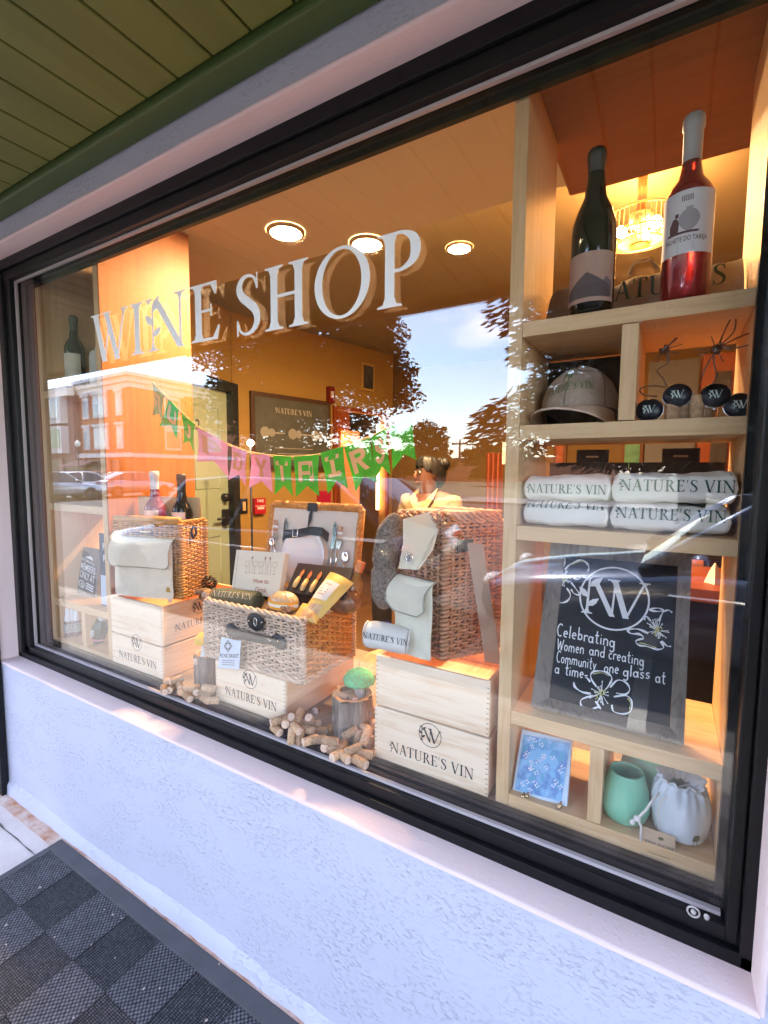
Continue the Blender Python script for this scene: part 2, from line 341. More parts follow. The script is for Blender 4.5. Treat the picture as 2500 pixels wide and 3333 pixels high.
M['soffit'] = mat('soffit_green_paint', (.15, .165, .032), .55, noise=(4, .3), stretch=(2.2, .12, 1))
M['frame'] = mat('frame_black_metal', (.009, .008, .009), .38, 0, spec=.32, noise=(40, .4), bump=(70, .08, .001))
M['gasket'] = mat('gasket_pale_rubber', (.46, .39, .39), .5, bump=(900, .4, .0006))
M['black'] = mat('black_plastic', (.015, .015, .018), .35)
M['leather'] = mat('black_leather', (.014, .014, .016), .42, bump=(300, .3, .0006))
M['white'] = mat('white_vinyl', (.86, .82, .82), .5)
M['ink'] = mat('dark_ink', (.03, .028, .03), .7)
M['greenink'] = mat('green_ink', (.03, .085, .07), .7)
M['thread'] = mat('green_thread', (.12, .2, .06), .7)
M['chalk'] = mat('chalk_white', (.82, .82, .84), .8)
M['yellowchalk'] = mat('chalk_yellow', (.62, .58, .25), .8)
M['board'] = mat('black_board', (.012, .013, .02), .42, noise=(30, .4))
M['shelf'] = woodmat('shelf_maple', (.70, .46, .25), (.61, .37, .18), 0, 10)
M['shelfv'] = woodmat('shelf_maple_upright', (.70, .46, .25), (.61, .37, .18), 2, 10)
M['crate'] = woodmat('crate_pine', (.92, .72, .53), (.80, .52, .30), 0, 9, .6)
M['crateside'] = woodmat('crate_pine_side', (.86, .56, .36), (.74, .42, .22), 1, 9, .6)
M['greywood'] = woodmat('weathered_wood', (.23, .19, .16), (.13, .105, .09), 2, 12, .7)
M['wicker'] = mat('wicker_pale', (.88, .63, .46), .5, noise=(25, .45), stretch=(1, 1, 3))
M['wickerO'] = mat('wicker_honey', (.82, .38, .11), .5, noise=(25, .45), stretch=(1, 1, 3))
M['wickerB'] = mat('wicker_brown', (.66, .33, .17), .5, noise=(25, .5), stretch=(1, 1, 3))
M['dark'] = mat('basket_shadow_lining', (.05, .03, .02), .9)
M['canvas'] = mat('canvas_cream', (.88, .72, .55), .85, noise=(14, .12), bump=(500, .35, .0008), sheen=.2)
M['canvasG'] = mat('canvas_sage', (.82, .75, .60), .85, noise=(9, .15), bump=(500, .35, .0008))
M['cotton'] = mat('cotton_white', (.82, .76, .70), .9, noise=(7, .1), bump=(35, .35, .004), sheen=.2)
M['wool'] = mat('wool_brown_fleck', (.32, .25, .20), .95, noise=(160, .75), bump=(160, .7, .003))
M['olive'] = mat('cotton_olive', (.12, .12, .075), .9, bump=(120, .3, .002))
M['cork'] = mat('cork_bark', (.70, .43, .25), .8, noise=(130, .5), bump=(150, .4, .001))
def vary(m, amt):
    n = m.node_tree; b = n.nodes['Principled BSDF']; l = b.inputs['Base Color'].links[0]; src = l.from_socket; oi = n.nodes.new('ShaderNodeObjectInfo'); hs = n.nodes.new('ShaderNodeHueSaturation')
    mr = n.nodes.new('ShaderNodeMapRange'); mr.inputs[3].default_value = 1 - amt; mr.inputs[4].default_value = 1 + amt * .5
    n.links.new(oi.outputs['Random'], mr.inputs[0]); n.links.new(mr.outputs[0], hs.inputs['Value']); n.links.new(src, hs.inputs['Color']); n.links.new(hs.outputs[0], b.inputs['Base Color'])
vary(M['cork'], .45)
M['corkend'] = mat('cork_end', (.80, .56, .42), .8, noise=(120, .3))
M['bark'] = mat('tree_bark', (.40, .31, .25), .95, noise=(55, .8), bump=(75, 1, .008), stretch=(1, 1, .16))
M['endgrain'] = mat('cut_wood', (.60, .38, .22), .8, noise=(60, .4))
M['ochre'] = mat('ochre_wall_paint', (.38, .22, .045), .75, noise=(3, .12))
M['brownwall'] = mat('brown_wall_paint', (.33, .19, .055), .75, noise=(3, .15))
M['orangewood'] = woodmat('orange_stained_wood', (.27, .055, .006), (.22, .042, .004), 2, 6, .5)
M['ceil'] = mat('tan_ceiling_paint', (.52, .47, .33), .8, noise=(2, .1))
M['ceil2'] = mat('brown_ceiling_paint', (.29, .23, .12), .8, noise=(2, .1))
M['redwood'] = woodmat('red_stained_header', (.30, .11, .035), (.25, .09, .03), 0, 6, .6)
M['floor'] = woodmat('shop_floor', (.22, .12, .06), (.15, .08, .04), 1, 5, .45)
M['steel'] = mat('polished_steel', (.75, .72, .70), .18, 1)
M['brass'] = mat('antique_brass', (.55, .38, .2), .25, 1)
M['lamplitside'] = woodmat('maple_side_lamplit', (.36, .115, .016), (.28, .085, .010), 2, 6, .5)  # maple with the lamps' orange light put into its colour
M['felt'] = mat('grey_brown_felt', (.26, .19, .15), .95, noise=(60, .3), bump=(200, .4, .002))

def glassmat():
    m = bpy.data.materials.new('window_glass'); m.use_nodes = True; n = m.node_tree; n.nodes.clear()
    o = n.nodes.new('ShaderNodeOutputMaterial'); mixs = n.nodes.new('ShaderNodeMixShader'); tr = n.nodes.new('ShaderNodeBsdfTransparent'); gl = n.nodes.new('ShaderNodeBsdfGlossy')
    gl.inputs['Roughness'].default_value = 0; tr.inputs['Color'].default_value = (1, 1, 1, 1)
    lw = n.nodes.new('ShaderNodeLayerWeight'); lw.inputs['Blend'].default_value = .5
    pw = n.nodes.new('ShaderNodeMath'); pw.operation = 'POWER'; pw.inputs[1].default_value = 4.0
    ma = n.nodes.new('ShaderNodeMath'); ma.operation = 'MULTIPLY_ADD'; ma.inputs[1].default_value = .85; ma.inputs[2].default_value = GLASS_F0; ma.use_clamp = True
    n.links.new(lw.outputs['Facing'], pw.inputs[0]); n.links.new(pw.outputs[0], ma.inputs[0]); n.links.new(ma.outputs[0], mixs.inputs[0])
    n.links.new(tr.outputs[0], mixs.inputs[1]); n.links.new(gl.outputs[0], mixs.inputs[2]); n.links.new(mixs.outputs[0], o.inputs[0])
    return m
GLASS_F0 = .062
M['glass'] = glassmat()

# ------------------------------------------------------------------ ground, street
def sheet(name, x0, x1, y0, y1, z, m, t=None):
    b = MB()
    if t: b.box(x0, x1, y0, y1, z - t, z)
    else: b.add([(x0, y0, z), (x1, y0, z), (x1, y1, z), (x0, y1, z)], [(0, 1, 2, 3)])
    return tag(b.build(name, m), kind='structure')
m_conc = mat('pavement_concrete', (.62, .53, .50), .85, noise=(6, .2), bump=(90, .5, .003)); m_conc2 = mat('pavement_darkened_band', (.15, .14, .135), .85, noise=(3, .25), bump=(90, .5, .003))
m_asph = mat('asphalt', (.055, .054, .056), .85, noise=(30, .3), bump=(200, .4, .003))
sheet('ground', -700, 700, -900, 500, -.16, mat('far_ground', (.13, .13, .08), .95, noise=(.3, .3)))
sheet('road', -80, 60, -20, -.95, -.13, m_asph)
sheet('pavement', -60, 45, .22, .855, 0, m_conc, .3)
sheet('outer_pavement', -60, 45, -.8, .2195, -.002, m_conc2, .3)  # outer band split off and darkened to weaken its reflection in the glass
sheet('kerb', -60, 45, -.95, -.8, -.006, mat('kerb_concrete', (.20, .19, .18), .85, noise=(8, .2)), .28)
sheet('far_pavement', -80, 60, -24.2, -20, -.03, mat('far_concrete', (.25, .23, .21), .9, noise=(1, .2)), .12)
sheet('wall_foot_screed', -8, 6, .80, .853, .006, mat('foot_screed', (.60, .50, .45), .9, noise=(16, .6), col2=(.38, .15, .06), bump=(60, .8, .006)), .02)
for i, x in enumerate((-5.7, -2.9, -.1, 2.7)):
    b = MB(); b.add([(x - .05, -1.0, -.126), (x + .05, -1.0, -.126), (x + .05, -3.1, -.126), (x - .05, -3.1, -.126)], [(0, 1, 2, 3)])
    tag(b.build('parking_line', mat('road_paint', (.35, .35, .33), .7)), kind='structure')
# a joint in the paving, a narrow groove-like dark strip with a ragged outline
b = MB(); xs = [-2.9 + .05 * i for i in range(36)]
b.add([(x, .745 + random.uniform(-.002, .002), .0042) for x in xs] + [(x, .749 + random.uniform(-.003, .004), .0042) for x in xs], [(i, i + 1, 37 + i, 36 + i) for i in range(35)])
tag(b.build('paving_joint', mat('joint_dirt', (.10, .08, .07), .95)), kind='structure')

# ------------------------------------------------------------------ the shop front
WY = .855; X0, X1, ZS, ZH = -2.40, .157, .585, 2.235
shop = thing('shop_building', 'white stucco wine shop front with black framed display window under a green soffit', 'shop', (0, WY, 0))
b = MB(); T = .12
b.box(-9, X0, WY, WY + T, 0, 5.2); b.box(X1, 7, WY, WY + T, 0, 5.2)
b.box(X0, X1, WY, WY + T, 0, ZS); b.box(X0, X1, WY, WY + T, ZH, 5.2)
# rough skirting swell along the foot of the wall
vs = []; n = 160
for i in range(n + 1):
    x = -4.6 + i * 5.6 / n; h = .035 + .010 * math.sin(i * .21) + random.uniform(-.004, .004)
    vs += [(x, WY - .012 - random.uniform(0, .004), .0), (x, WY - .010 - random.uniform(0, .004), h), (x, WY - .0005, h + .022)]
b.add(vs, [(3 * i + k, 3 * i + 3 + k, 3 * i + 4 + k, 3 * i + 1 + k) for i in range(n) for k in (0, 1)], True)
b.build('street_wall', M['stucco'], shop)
# window reveal with the pink of its light in the colour: uneven hand-trowelled faces
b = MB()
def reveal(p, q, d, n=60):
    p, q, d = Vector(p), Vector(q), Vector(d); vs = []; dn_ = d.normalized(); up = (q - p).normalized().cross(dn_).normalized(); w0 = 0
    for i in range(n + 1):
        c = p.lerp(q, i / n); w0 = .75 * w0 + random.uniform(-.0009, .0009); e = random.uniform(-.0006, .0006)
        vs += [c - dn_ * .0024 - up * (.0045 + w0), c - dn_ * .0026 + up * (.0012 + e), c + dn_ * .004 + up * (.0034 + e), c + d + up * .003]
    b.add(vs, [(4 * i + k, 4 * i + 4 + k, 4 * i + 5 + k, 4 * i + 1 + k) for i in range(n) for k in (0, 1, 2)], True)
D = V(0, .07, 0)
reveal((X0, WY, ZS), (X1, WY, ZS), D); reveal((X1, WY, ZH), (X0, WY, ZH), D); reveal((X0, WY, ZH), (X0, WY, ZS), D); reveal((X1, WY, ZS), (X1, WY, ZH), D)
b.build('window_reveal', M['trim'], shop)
# soffit of the canopy: tongue and groove boards running out from the wall
sf = MB(); k = 0; x = -8.0
while x < 6:
    sf.box(x + .003, x + .117, -.475, .785, 2.315, 2.34, bev=.004); x += .12
sf.box(-8, 6, -.475, .785, 2.328, 2.36)
so = sf.build('soffit', M['soffit'], shop)
b = MB(); b.box(-8, 6, .79, .851, 2.298, 2.36, bev=.006); b.build('soffit_batten', mat('soffit_batten_green', (.055, .085, .02), .5), so)
b = MB(); b.box(-9, 7, -.52, -.478, 2.27, 2.62); b.box(-9, 7, -.478, WY, 2.56, 2.62); b.build('canopy_fascia', mat('canopy_brown', (.16, .10, .06), .6), shop)
b = MB(); b.box(-9, 7, WY + T, 9, 5.1, 5.2); b.box(-9.1, -9, WY, 9, 0, 5.2); b.box(7, 7.1, WY, 9, 0, 5.2); b.box(-9, 7, 9, 9.1, 0, 5.2); b.build('roof', mat('roof_grey', (.2, .2, .2), .9), shop)
b = MB(); b.box(-2.47, -2.378, WY - .03, WY - .003, 0, 2.29, bev=.004)
b.build('door_post', M['frame'], shop)
# window frame
fr = MB()
XL, XR, ZB, ZT = -2.31, .112, .648, 2.147
F0, F1 = .922, .99
fr.box(X0, X1, F0, F1, ZS, ZS + .026, bev=.003); fr.box(X0, X1, F0 + .012, F1, ZS + .027, ZB - .008, bev=.003)
fr.box(X0, X1, F0, F1, ZH - .04, ZH, bev=.003); fr.box(X0, X1, F0 + .010, F1, ZT + .008, ZH - .041, bev=.003)
fr.box(X0, X0 + .035, F0, F1, ZS, ZH, bev=.003); fr.box(X0 + .036, XL - .008, F0 + .012, F1, ZS + .03, ZH - .04, bev=.003)
fr.box(X1 - .02, X1, F0, F1, ZS, ZH, bev=.003); fr.box(XR + .006, X1 - .021, F0 + .010, F1, ZS + .03, ZH - .04, bev=.003)
# inner frame behind the glass
fr.box(XL - .02, XR + .02, .99, 1.004, ZB - .04, ZB + .012); fr.box(XL - .02, XR + .02, .99, 1.004, ZT - .012, ZT + .04)
fr.box(XL - .03, XL + .018, .985, 1.004, ZB - .04, ZT + .04); fr.box(XR - .006, XR + .03, .985, 1.004, ZB - .04, ZT + .04)
frame = fr.build('window_frame', M['frame'], shop)
b = MB()
b.box(XL, XR, GY - .004, GY + .006, ZB - .007, ZB); b.box(XL, XR, GY - .004, GY + .006, ZT, ZT + .007)
b.box(XL - .007, XL, GY - .004, GY + .006, ZB - .007, ZT + .007); b.build('gasket', M['gasket'], frame)
b = MB()
for (u, v, r) in ((2257, 2968, .009),): 
    p = at(u, v, F0 + .011); b.tube([p + V(r * math.cos(R(a)), 0, r * math.sin(R(a))) for a in range(0, 360, 20)], .0016, 5, True)
    b.ball(p, .0045, 8)
p = at(2300, 2985, F0 + .011); b.ball(p, .006, 6, sx=.8, sy=.4)
b.build('frame_screw', mat('worn_paint', (.5, .45, .42), .6), frame)
# two panes of the double glazing
panes = []
for y in (GY, GY + .013):
    b = MB(); b.add([(XL - .006, y, ZB - .006), (XR + .005, y, ZB - .006), (XR + .005, y, ZT + .006), (XL - .006, y, ZT + .006)], [(0, 1, 2, 3)])
    panes.append(b.build('glass_pane', M['glass'], shop))
# WINE SHOP, white letters on the inside of the outer pane; placed word by word
def vinyl(word, u0, v0, u1, v1, hpx, name):
    """base line from pixel (u0,v0) to (u1,v1) on the glass, cap height from hpx (top pixel row at the first letter)"""
    a = at(u0, v0, GY - .0015); c = at(u1, v1, GY - .0015); z = at(u0, hpx, GY - .0015).z
    ps, wd = serif(word, .04); L = (c.x - a.x); H = z - a.z
    fn = lambda x, y, k: V(a.x + x * L / wd, GY - .0015 - k * 3e-6, a.z + (c.z - a.z) * 0 + y * H)
    return decal(ps, fn, name, M['white'], panes[0])
vinyl("WI&E", 306, 1182, 722, 1116, 1027, 'lettering')
vinyl("SHOP", 762, 1100, 1375, 985, 905, 'lettering')

# ------------------------------------------------------------------ inside the shop: shell
inn = shop
b = MB(); b.box(-6, 5, .99, 8, -.05, 0); b.build('shop_floor', M['floor'], inn)
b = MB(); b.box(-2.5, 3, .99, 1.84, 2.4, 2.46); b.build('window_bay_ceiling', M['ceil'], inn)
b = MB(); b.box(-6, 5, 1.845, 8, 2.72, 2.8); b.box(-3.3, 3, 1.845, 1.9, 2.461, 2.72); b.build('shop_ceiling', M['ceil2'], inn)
b = MB(); b.box(-.29, .6, .995, 1.53, 2.2, 2.23); b.build('shelf_header', M['redwood'], inn)
b = MB(); b.box(-2.53, -2.45, 1.30, 1.842, 0, 2.4); b.build('wood_panel', M['orangewood'], inn)
b = MB(); b.box(-2.53, -2.45, .98, 1.298, 0, 2.4); b.box(-3.3, -2.532, 1.76, 1.842, 0, 2.72); b.build('bay_side_wall', mat('bay_dark_brown', (.16, .075, .035), .7), inn)
b = MB(); b.box(1.6, 1.7, .98, 8, 0, 2.72); b.build('right_side_wall', M['ochre'], inn)
b = MB(); b.box(-2.45, XR + .2, 1.004, 1.62, .60, .655); ledge = b.build('display_ledge', M['felt'], inn)
b = MB(); b.box(-2.45, XR + .2, 1.58, 1.62, 0, .598); b.build('ledge_front', M['brownwall'], inn)
# wall with the pale green door, slightly turned
dp, dd = V(-3.086, 2.301, 0), V(-.147, .592, 0).normalized()
dn = V(dd.y, -dd.x, 0)
def dwall(s, z, off=0): return dp + dd * s + V(0, 0, z) + dn * off
def slab(name, m, s0, s1, z0, z1, o0, o1, P, parent, bev=0):
    b = MB(); mm = frame_M(P(0, 0), P(1, 0) - P(0, 0), P(0, 1) - P(0, 0))
    b.box(s0, s1, z0, z1, o0, o1, M=mm, bev=bev); return b.build(name, m, parent)
slab('side_wall', M['ochre'], -.5, -.05, 0, 2.72, -.1, 0, dwall, inn); slab('side_wall', M['ochre'], -.05, .66, 2.13, 2.72, -.1, 0, dwall, inn)
door = slab('door', mat('door_sage_paint', (.36, .43, .30), .45), .03, .56, .01, 2.05, -.06, -.03, dwall, inn)
slab('door_frame', mat('door_frame_black', (.02, .022, .022), .4), -.05, .029, 0, 2.13, -.1, .03, dwall, inn); slab('door_frame', mat('door_frame_black', (.02, .022, .022), .4), .561, .66, 0, 2.13, -.1, .03, dwall, inn)
slab('door_frame', mat('door_frame_black', (.02, .022, .022), .4), .0295, .5605, 2.055, 2.13, -.1, .03, dwall, inn)
for z0, z1 in ((.25, .85), (1.25, 1.9)):
    b = MB(); q = [dwall(.14, z0, -.028), dwall(.44, z0, -.028), dwall(.44, z1, -.028), dwall(.14, z1, -.028)]
    b.tube(q, .006, 5, True); b.build('panel_moulding', mat('door_sage_paint', (.36, .43, .30), .45), door)
b = MB(); lc = dwall(.49, 1.0, -.029); b.box(-.032, .032, -.07, .07, 0, .04, M=frame_M(lc, dd, (0, 0, 1)), bev=.006)
b.tube([lc + dn * .05, lc + dn * .06 - dd * .02, lc + dn * .06 - dd * .16], .011, 8)
b.tube([dwall(.49, 1.17, -.029), dwall(.49, 1.17, .02)], .034, 14); b.build('door_lock', M['black'], door)
ps = sans('L2', 'LEFT')
decal(ps, plane_map(dwall(.10, 1.71, -.029), dd * .085, V(0, 0, .085)), 'door_number', M['ink'], door)
# the ochre wall
wp, wd_ = V(-3.22, 2.9, 0), V(math.cos(R(78)), math.sin(R(78)), 0); wn = V(wd_.y, -wd_.x, 0)
def owall(s, z, off=0): return wp + wd_ * s + V(0, 0, z) + wn * off
OWQ = lambda u, v: on(u, v, wp, wn)
def os_(u, v): q = OWQ(u, v); return (q - wp).dot(wd_), q.z
slab('ochre_wall', M['ochre'], -.02, 1.14, 0, 2.72, -.1, 0, owall, inn); slab('ochre_wall', M['ochre'], 1.14, 1.90, 2.03, 2.72, -.1, 0, owall, inn); slab('ochre_wall', M['ochre'], 1.90, 2.02, 0, 2.72, -.1, 0, owall, inn)
slab('doorway_casing', M['orangewood'], 1.10, 1.139, 0, 2.06, 0, .03, owall, inn); slab('doorway_casing', M['orangewood'], 1.901, 1.94, 0, 2.06, 0, .03, owall, inn); slab('doorway_casing', M['orangewood'], 1.1392, 1.9008, 2.03, 2.06, 0, .03, owall, inn)
b = MB(); b.box(-6, -5.9, 1.9, 8, 0, 2.72); b.box(-6, 5, 5.6, 5.7, 0, 2.72); b.build('back_wall', M['brownwall'], inn)
b = MB(); mm = frame_M(owall(0, 0), wd_, (0, 0, 1)); b.box(1.14, 1.90, 0, 2.3, -.62, -.6, M=mm); b.build('doorway_back', mat('doorway_orange', (.72, .22, .06), .7), inn)

# lamps: three recessed cans in the ceiling, the caged fan light and one glow in the doorway
glow = mat('lamp_glow', (1, .8, .6), .5, emit=((1, .66, .34), 22))
def point(name, p, power, col, rad, parent, spot=None):
    l = bpy.data.lights.new(name, 'AREA' if spot else 'POINT'); l.energy = power * LAMP; l.color = col
    if spot: l.shape = 'DISK'; l.size = rad * 2
    else: l.shadow_soft_size = rad
    o = bpy.data.objects.new(name, l); COL.objects.link(o); o.parent = parent; o.location = Vector(p) - org(parent); return o
for (u, v, z, pw, lab) in ((930, 752, 2.4, 7, 'round recessed ceiling lamp above the word SHOP, leftmost and largest of three'), (1195, 790, 2.4, 22, 'round recessed ceiling lamp at the top of the letter O'), (1495, 805, 2.72, 36, 'small distant recessed ceiling lamp right of the letter P')):
    p = atz(u, v, z); t = thing('ceiling_lamp', lab, 'ceiling lamp', p, 'recessed lamps in the shop ceiling')
    b = MB(); b.lathe([(.064, -.012), (.070, -.012), (.078, -.008), (.080, -.001)], p, 28); b.build('trim_ring', mat('lamp_trim', (.35, .27, .18), .5), t)
    b = MB(); b.lathe([(.0, -.010), (.0645, -.010)], p, 28); b.build('diffuser', glow, t)
    point('lamp_light', p - V(0, 0, .016), pw, (1, .66, .33), .06, t, R(165))
fp = at(2085, 742, 2.5); fl = thing('fan_lamp', 'round wire cage ceiling fan lamp glowing orange behind the two wine bottles', 'fan lamp', fp)
b = MB(); r0 = .150; h0 = .085
for z, r in ((h0 / 2, r0), (-h0 / 2, r0), (-h0 / 2 - .02, r0 * .62), (-h0 / 2 - .03, r0 * .22)): b.tube([fp + V(r * math.cos(R(a)), r * math.sin(R(a)), z) for a in range(0, 360, 10)], .004, 5, True)
for a in range(0, 360, 8):
    c, s = math.cos(R(a)), math.sin(R(a)); b.tube([fp + V(r0 * c, r0 * s, h0 / 2), fp + V(r0 * c, r0 * s, -h0 / 2), fp + V(r0 * .62 * c, r0 * .62 * s, -h0 / 2 - .02), fp + V(r0 * .2 * c, r0 * .2 * s, -h0 / 2 - .03)], .0022, 4)
b.build('cage', mat('cage_gold', (.75, .55, .25), .35, .6), fl)
b = MB(); b.tube([fp + V(0, 0, .06), fp + V(0, 0, max(.08, 2.72 - fp.z))], .02, 8); b.lathe([(.0, .062), (.05, .055), (.05, .01), (.012, .005), (.012, -.066), (.04, -.07), (.04, -.078), (0, -.080)], fp, 16); b.build('motor', mat('fan_motor', (.3, .16, .07), .5), fl)
for a in (200, 320, 80): b = MB(); b.ball(fp + V(.08 * math.cos(R(a)), .08 * math.sin(R(a)), -.01), .024, 12); b.build('bulb', glow, fl)
point('lamp_light', fp + V(0, 0, -.16), 8, (1, .42, .10), .1, fl); point('lamp_light', fp + V(0, 0, .12), 14, (1, .42, .10), .1, fl)
s_, z_ = os_(1240, 1400); dl = thing('doorway_lamp', 'thin vertical glowing tube lamp at the right side of the orange doorway', 'lamp', owall(1.86, 1.1, -.08))
b = MB(); b.tube([owall(1.86, .95, -.08), owall(1.86, 1.93, -.08)], .018, 8); b.build('tube', mat('doorway_glow', (1, .7, .5), .5, emit=((1, .5, .25), 1.6)), dl)
point('lamp_light', owall(1.55, 1.75, -.3), 1.6, (1, .42, .15), .1, dl)

# ------------------------------------------------------------------ display shelving
def shelf_unit(name, label, posts, tops, divs, y0, y1, zb, zt, back=None):
    t = thing(name, label, 'shelf', (sum(posts[0]) / 2, y0, zb))
    for x0, x1 in posts:
        b = MB(); b.box(x0, x1, y0, y1, zb, zt, bev=.0015); b.build('side_panel', M['shelfv'], t)
    xa, xb = posts[0][1], posts[1][0]
    for z in tops:
        b = MB(); b.box(xa + .0005, xb - .0005, y0 + .0012, y1, z - .03, z, bev=.0012); b.build('shelf_board', M['shelf'], t)
    for x0, x1, z0, z1 in divs:
        b = MB(); b.box(x0, x1, y0 + .002, y1, z0 + .0005, z1 - .0005, bev=.0012); b.build('divider', M['shelfv'], t)
    return t
shelf_unit('display_shelf', 'tall pale maple display shelf with six compartments at the right end of the window', [(-.303, -.275), (.108, .136)], [.685, .878, 1.286, 1.497, 1.706], [(-.090, -.062, 1.498, 1.675), (-.112, -.086, .686, .847)], 1.01, 1.28, .657, 2.198)
shelf_unit('display_shelf', 'narrow pale maple display shelf at the far left end of the window', [(-2.285, -2.255), (-1.852, -1.824)], [.672, .845, 1.255, 1.72], [(-2.048, -2.02, .673, .814)], 1.01, 1.28, .657, 2.30)

# ------------------------------------------------------------------ wooden wine crates
_s2 = [o for o in SC.objects if o.name.startswith('display_shelf')][-1]
b = MB(); b.box(-1.8238, -1.8185, 1.0125, 1.40, .657, 2.398); b.build('lamplit_side_sheet', M['lamplitside'], _s2)  # added sheet over the maple side, coloured as if lit orange by lamps
_lb = MB(); _lb.box(-2.254, -1.853, 1.272, 1.279, 1.256, 2.28)
t = thing('back_board', 'dark brown board closing the back of the upper left shelf', 'board', (-2.05, 1.275, 1.256)); _lb.build('board', mat('board_red_brown', (.20, .09, .045), .7), t)

def crate(x0, x1, y0, y1, z0, z1, label, front=True, side=False, rot=0):
    t = thing('wine_crate', label, 'crate', ((x0 + x1) / 2, (y0 + y1) / 2, z0), 'pine wine crates')
    b = MB(); e = .009
    b.box(x0, x1, y0, y0 + e, z0, z1, bev=.0012)
    b.build('front_panel', M['crate'], t)
    b = MB(); b.box(x1 - e, x1 - .0003, y0 + e + .0002, y1, z0 + .001, z1 - .0015, bev=.001); b.build('side_panel', M['crateside'], t)
    b = MB(); b.box(x0 + .0003, x0 + e, y0 + e + .0002, y1, z0 + .001, z1 - .0015, bev=.001); b.build('side_panel', M['crateside'], t)
    b = MB(); b.box(x0 + e, x1 - e, y1 - e, y1, z0 + .001, z1 - .0015); b.box(x0 + e, x1 - e, y0 + e, y1 - e, z0 + .001, z0 + .01); b.build('tray', M['crateside'], t)
    # finger joint marks at the ends of the front
    for xx in (x0, x1):
        ps = []; s = 1 if xx == x0 else -1; k = int((z1 - z0) / .012)
        for i in range(k): z = z0 + .006 + i * .012; ps.append([(xx + s * .0008, z), (xx + s * .0065, z), (xx + s * .0065, z + .0022), (xx + s * .0008, z + .0022)])
        decal(ps, lambda x, y, k: V(x, y0 - .0004, y), 'joint_mark', mat('joint_brown', (.40, .26, .14), .8), t)
    if front:
        w_ = (x1 - x0) * .74
        decal(brand(), plane_map(((x0 + x1) / 2 + .006, y0, z0 + .030), (w_, 0, 0), (0, 0, w_)), 'printed_brand', M['ink'], t)
    if side:
        w_ = .21
        decal(brand(), plane_map((x1, y0 + .155, z0 + .04), (0, w_, 0), (0, 0, w_)), 'printed_brand', M['ink'], t)
    return t
crate(-.627, -.322, 1.012, 1.40, .657, .795, 'lower branded pine crate of the stack beside the tall right shelf')
crate(-.625, -.324, 1.014, 1.40, .799, .930, 'plain upper pine crate carrying the brown wicker backpack and white rolled shirt', front=False)
crate(-1.232, -.932, 1.008, 1.36, .657, .787, 'single branded pine crate under the open picnic basket')
crate(-1.820, -1.505, 1.006, 1.36, .657, .772, 'lower pine crate of the left stack, printed on its front')
crate(-1.826, -1.509, 1.010, 1.36, .776, .920, 'upper pine crate of the left stack, printed on its side, under honey wicker backpack', front=False, side=True)

# ------------------------------------------------------------------ wicker
def weave(b, O, U, Vv, w, h, rows, stakes, r, amp, rs=None, seed=1, two=1):
    """woven panel: O corner, U unit along, Vv unit up; weavers go in front of and behind the stakes"""
    rnd = random.Random(seed); O, U, Vv = Vector(O), Vector(U).normalized(), Vector(Vv).normalized(); N = U.cross(Vv).normalized()
    rs = rs or r * 1.25; sp = w / stakes
    for i in range(stakes + 1):
        p = O + U * (i * sp); b.tube([p - Vv * .003, p + Vv * (h * .5) + U * rnd.uniform(-.001, .001), p + Vv * h], rs, 5)
    for j in range(rows):
        z = (j + .5) * h / rows; pts = []; rr = []; ph = j % 2; jz = rnd.uniform(-.0012, .0012)
        for i in range(stakes * 4 + 1):
            s = i / 4
            a = math.cos(math.pi * (s + ph)) * amp
            pts.append(O + U * (s * sp) + Vv * (z + jz + rnd.uniform(-.0008, .0008)) + N * (a)); rr.append(r * rnd.uniform(.85, 1.12))
        b.tube(pts, rr, 5)
def border(b, A, B, r, turns, rad, strands=3, N=7):
    """rope-like border of twisted canes between A and B"""
    A, B = Vector(A), Vector(B); d = (B - A); L = d.length; d.normalize(); e = d.orthogonal().normalized(); f = d.cross(e); n = max(8, int(turns * N))
    for s in range(strands):
        pts = []
        for i in range(n + 1):
            t = i / n; a = 2 * math.pi * (turns * t + s / strands); pts.append(A + d * (L * t) + (e * math.cos(a) + f * math.sin(a)) * rad)
        b.tube(pts, r, 5)
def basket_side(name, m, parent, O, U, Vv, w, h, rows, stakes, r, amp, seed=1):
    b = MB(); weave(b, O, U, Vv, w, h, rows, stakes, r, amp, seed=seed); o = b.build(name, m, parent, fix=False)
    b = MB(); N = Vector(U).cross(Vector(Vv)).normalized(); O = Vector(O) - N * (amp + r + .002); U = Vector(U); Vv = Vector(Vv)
    b.prism([O, O + U * w, O + U * w + Vv * h, O + Vv * h], -N * .004); b.build('gap_shade', M['dark'], o)  # dark sheet added for the shade in the gaps of the weave
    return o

# ---- picnic basket in the middle
BX0, BX1, BY0, BY1, BZ0, BZ1 = -1.282, -.872, 1.018, 1.268, .800, .972
pb = thing('picnic_basket', 'open pale wicker picnic basket with black leather handle, its lid full of plates and cutlery', 'picnic basket', ((BX0 + BX1) / 2, (BY0 + BY1) / 2, .787))
basket_side('front_side', M['wicker'], pb, (BX0, BY0, BZ0), (1, 0, 0), (0, 0, 1), BX1 - BX0, BZ1 - BZ0, 20, 15, .0039, .0045, 2)
basket_side('right_side', M['wickerO'], pb, (BX1, BY0, BZ0), (0, 1, 0), (0, 0, 1), BY1 - BY0, BZ1 - BZ0, 20, 10, .0039, .0045, 3)  # pale basket; lamp orange on this side put into its wicker colour
basket_side('left_side', M['wicker'], pb, (BX0, BY1, BZ0), (0, -1, 0), (0, 0, 1), BY1 - BY0, BZ1 - BZ0, 20, 10, .0039, .0045, 4)
basket_side('back_side', M['wicker'], pb, (BX1, BY1, BZ0), (-1, 0, 0), (0, 0, 1), BX1 - BX0, BZ1 - BZ0, 20, 15, .0039, .0045, 5)
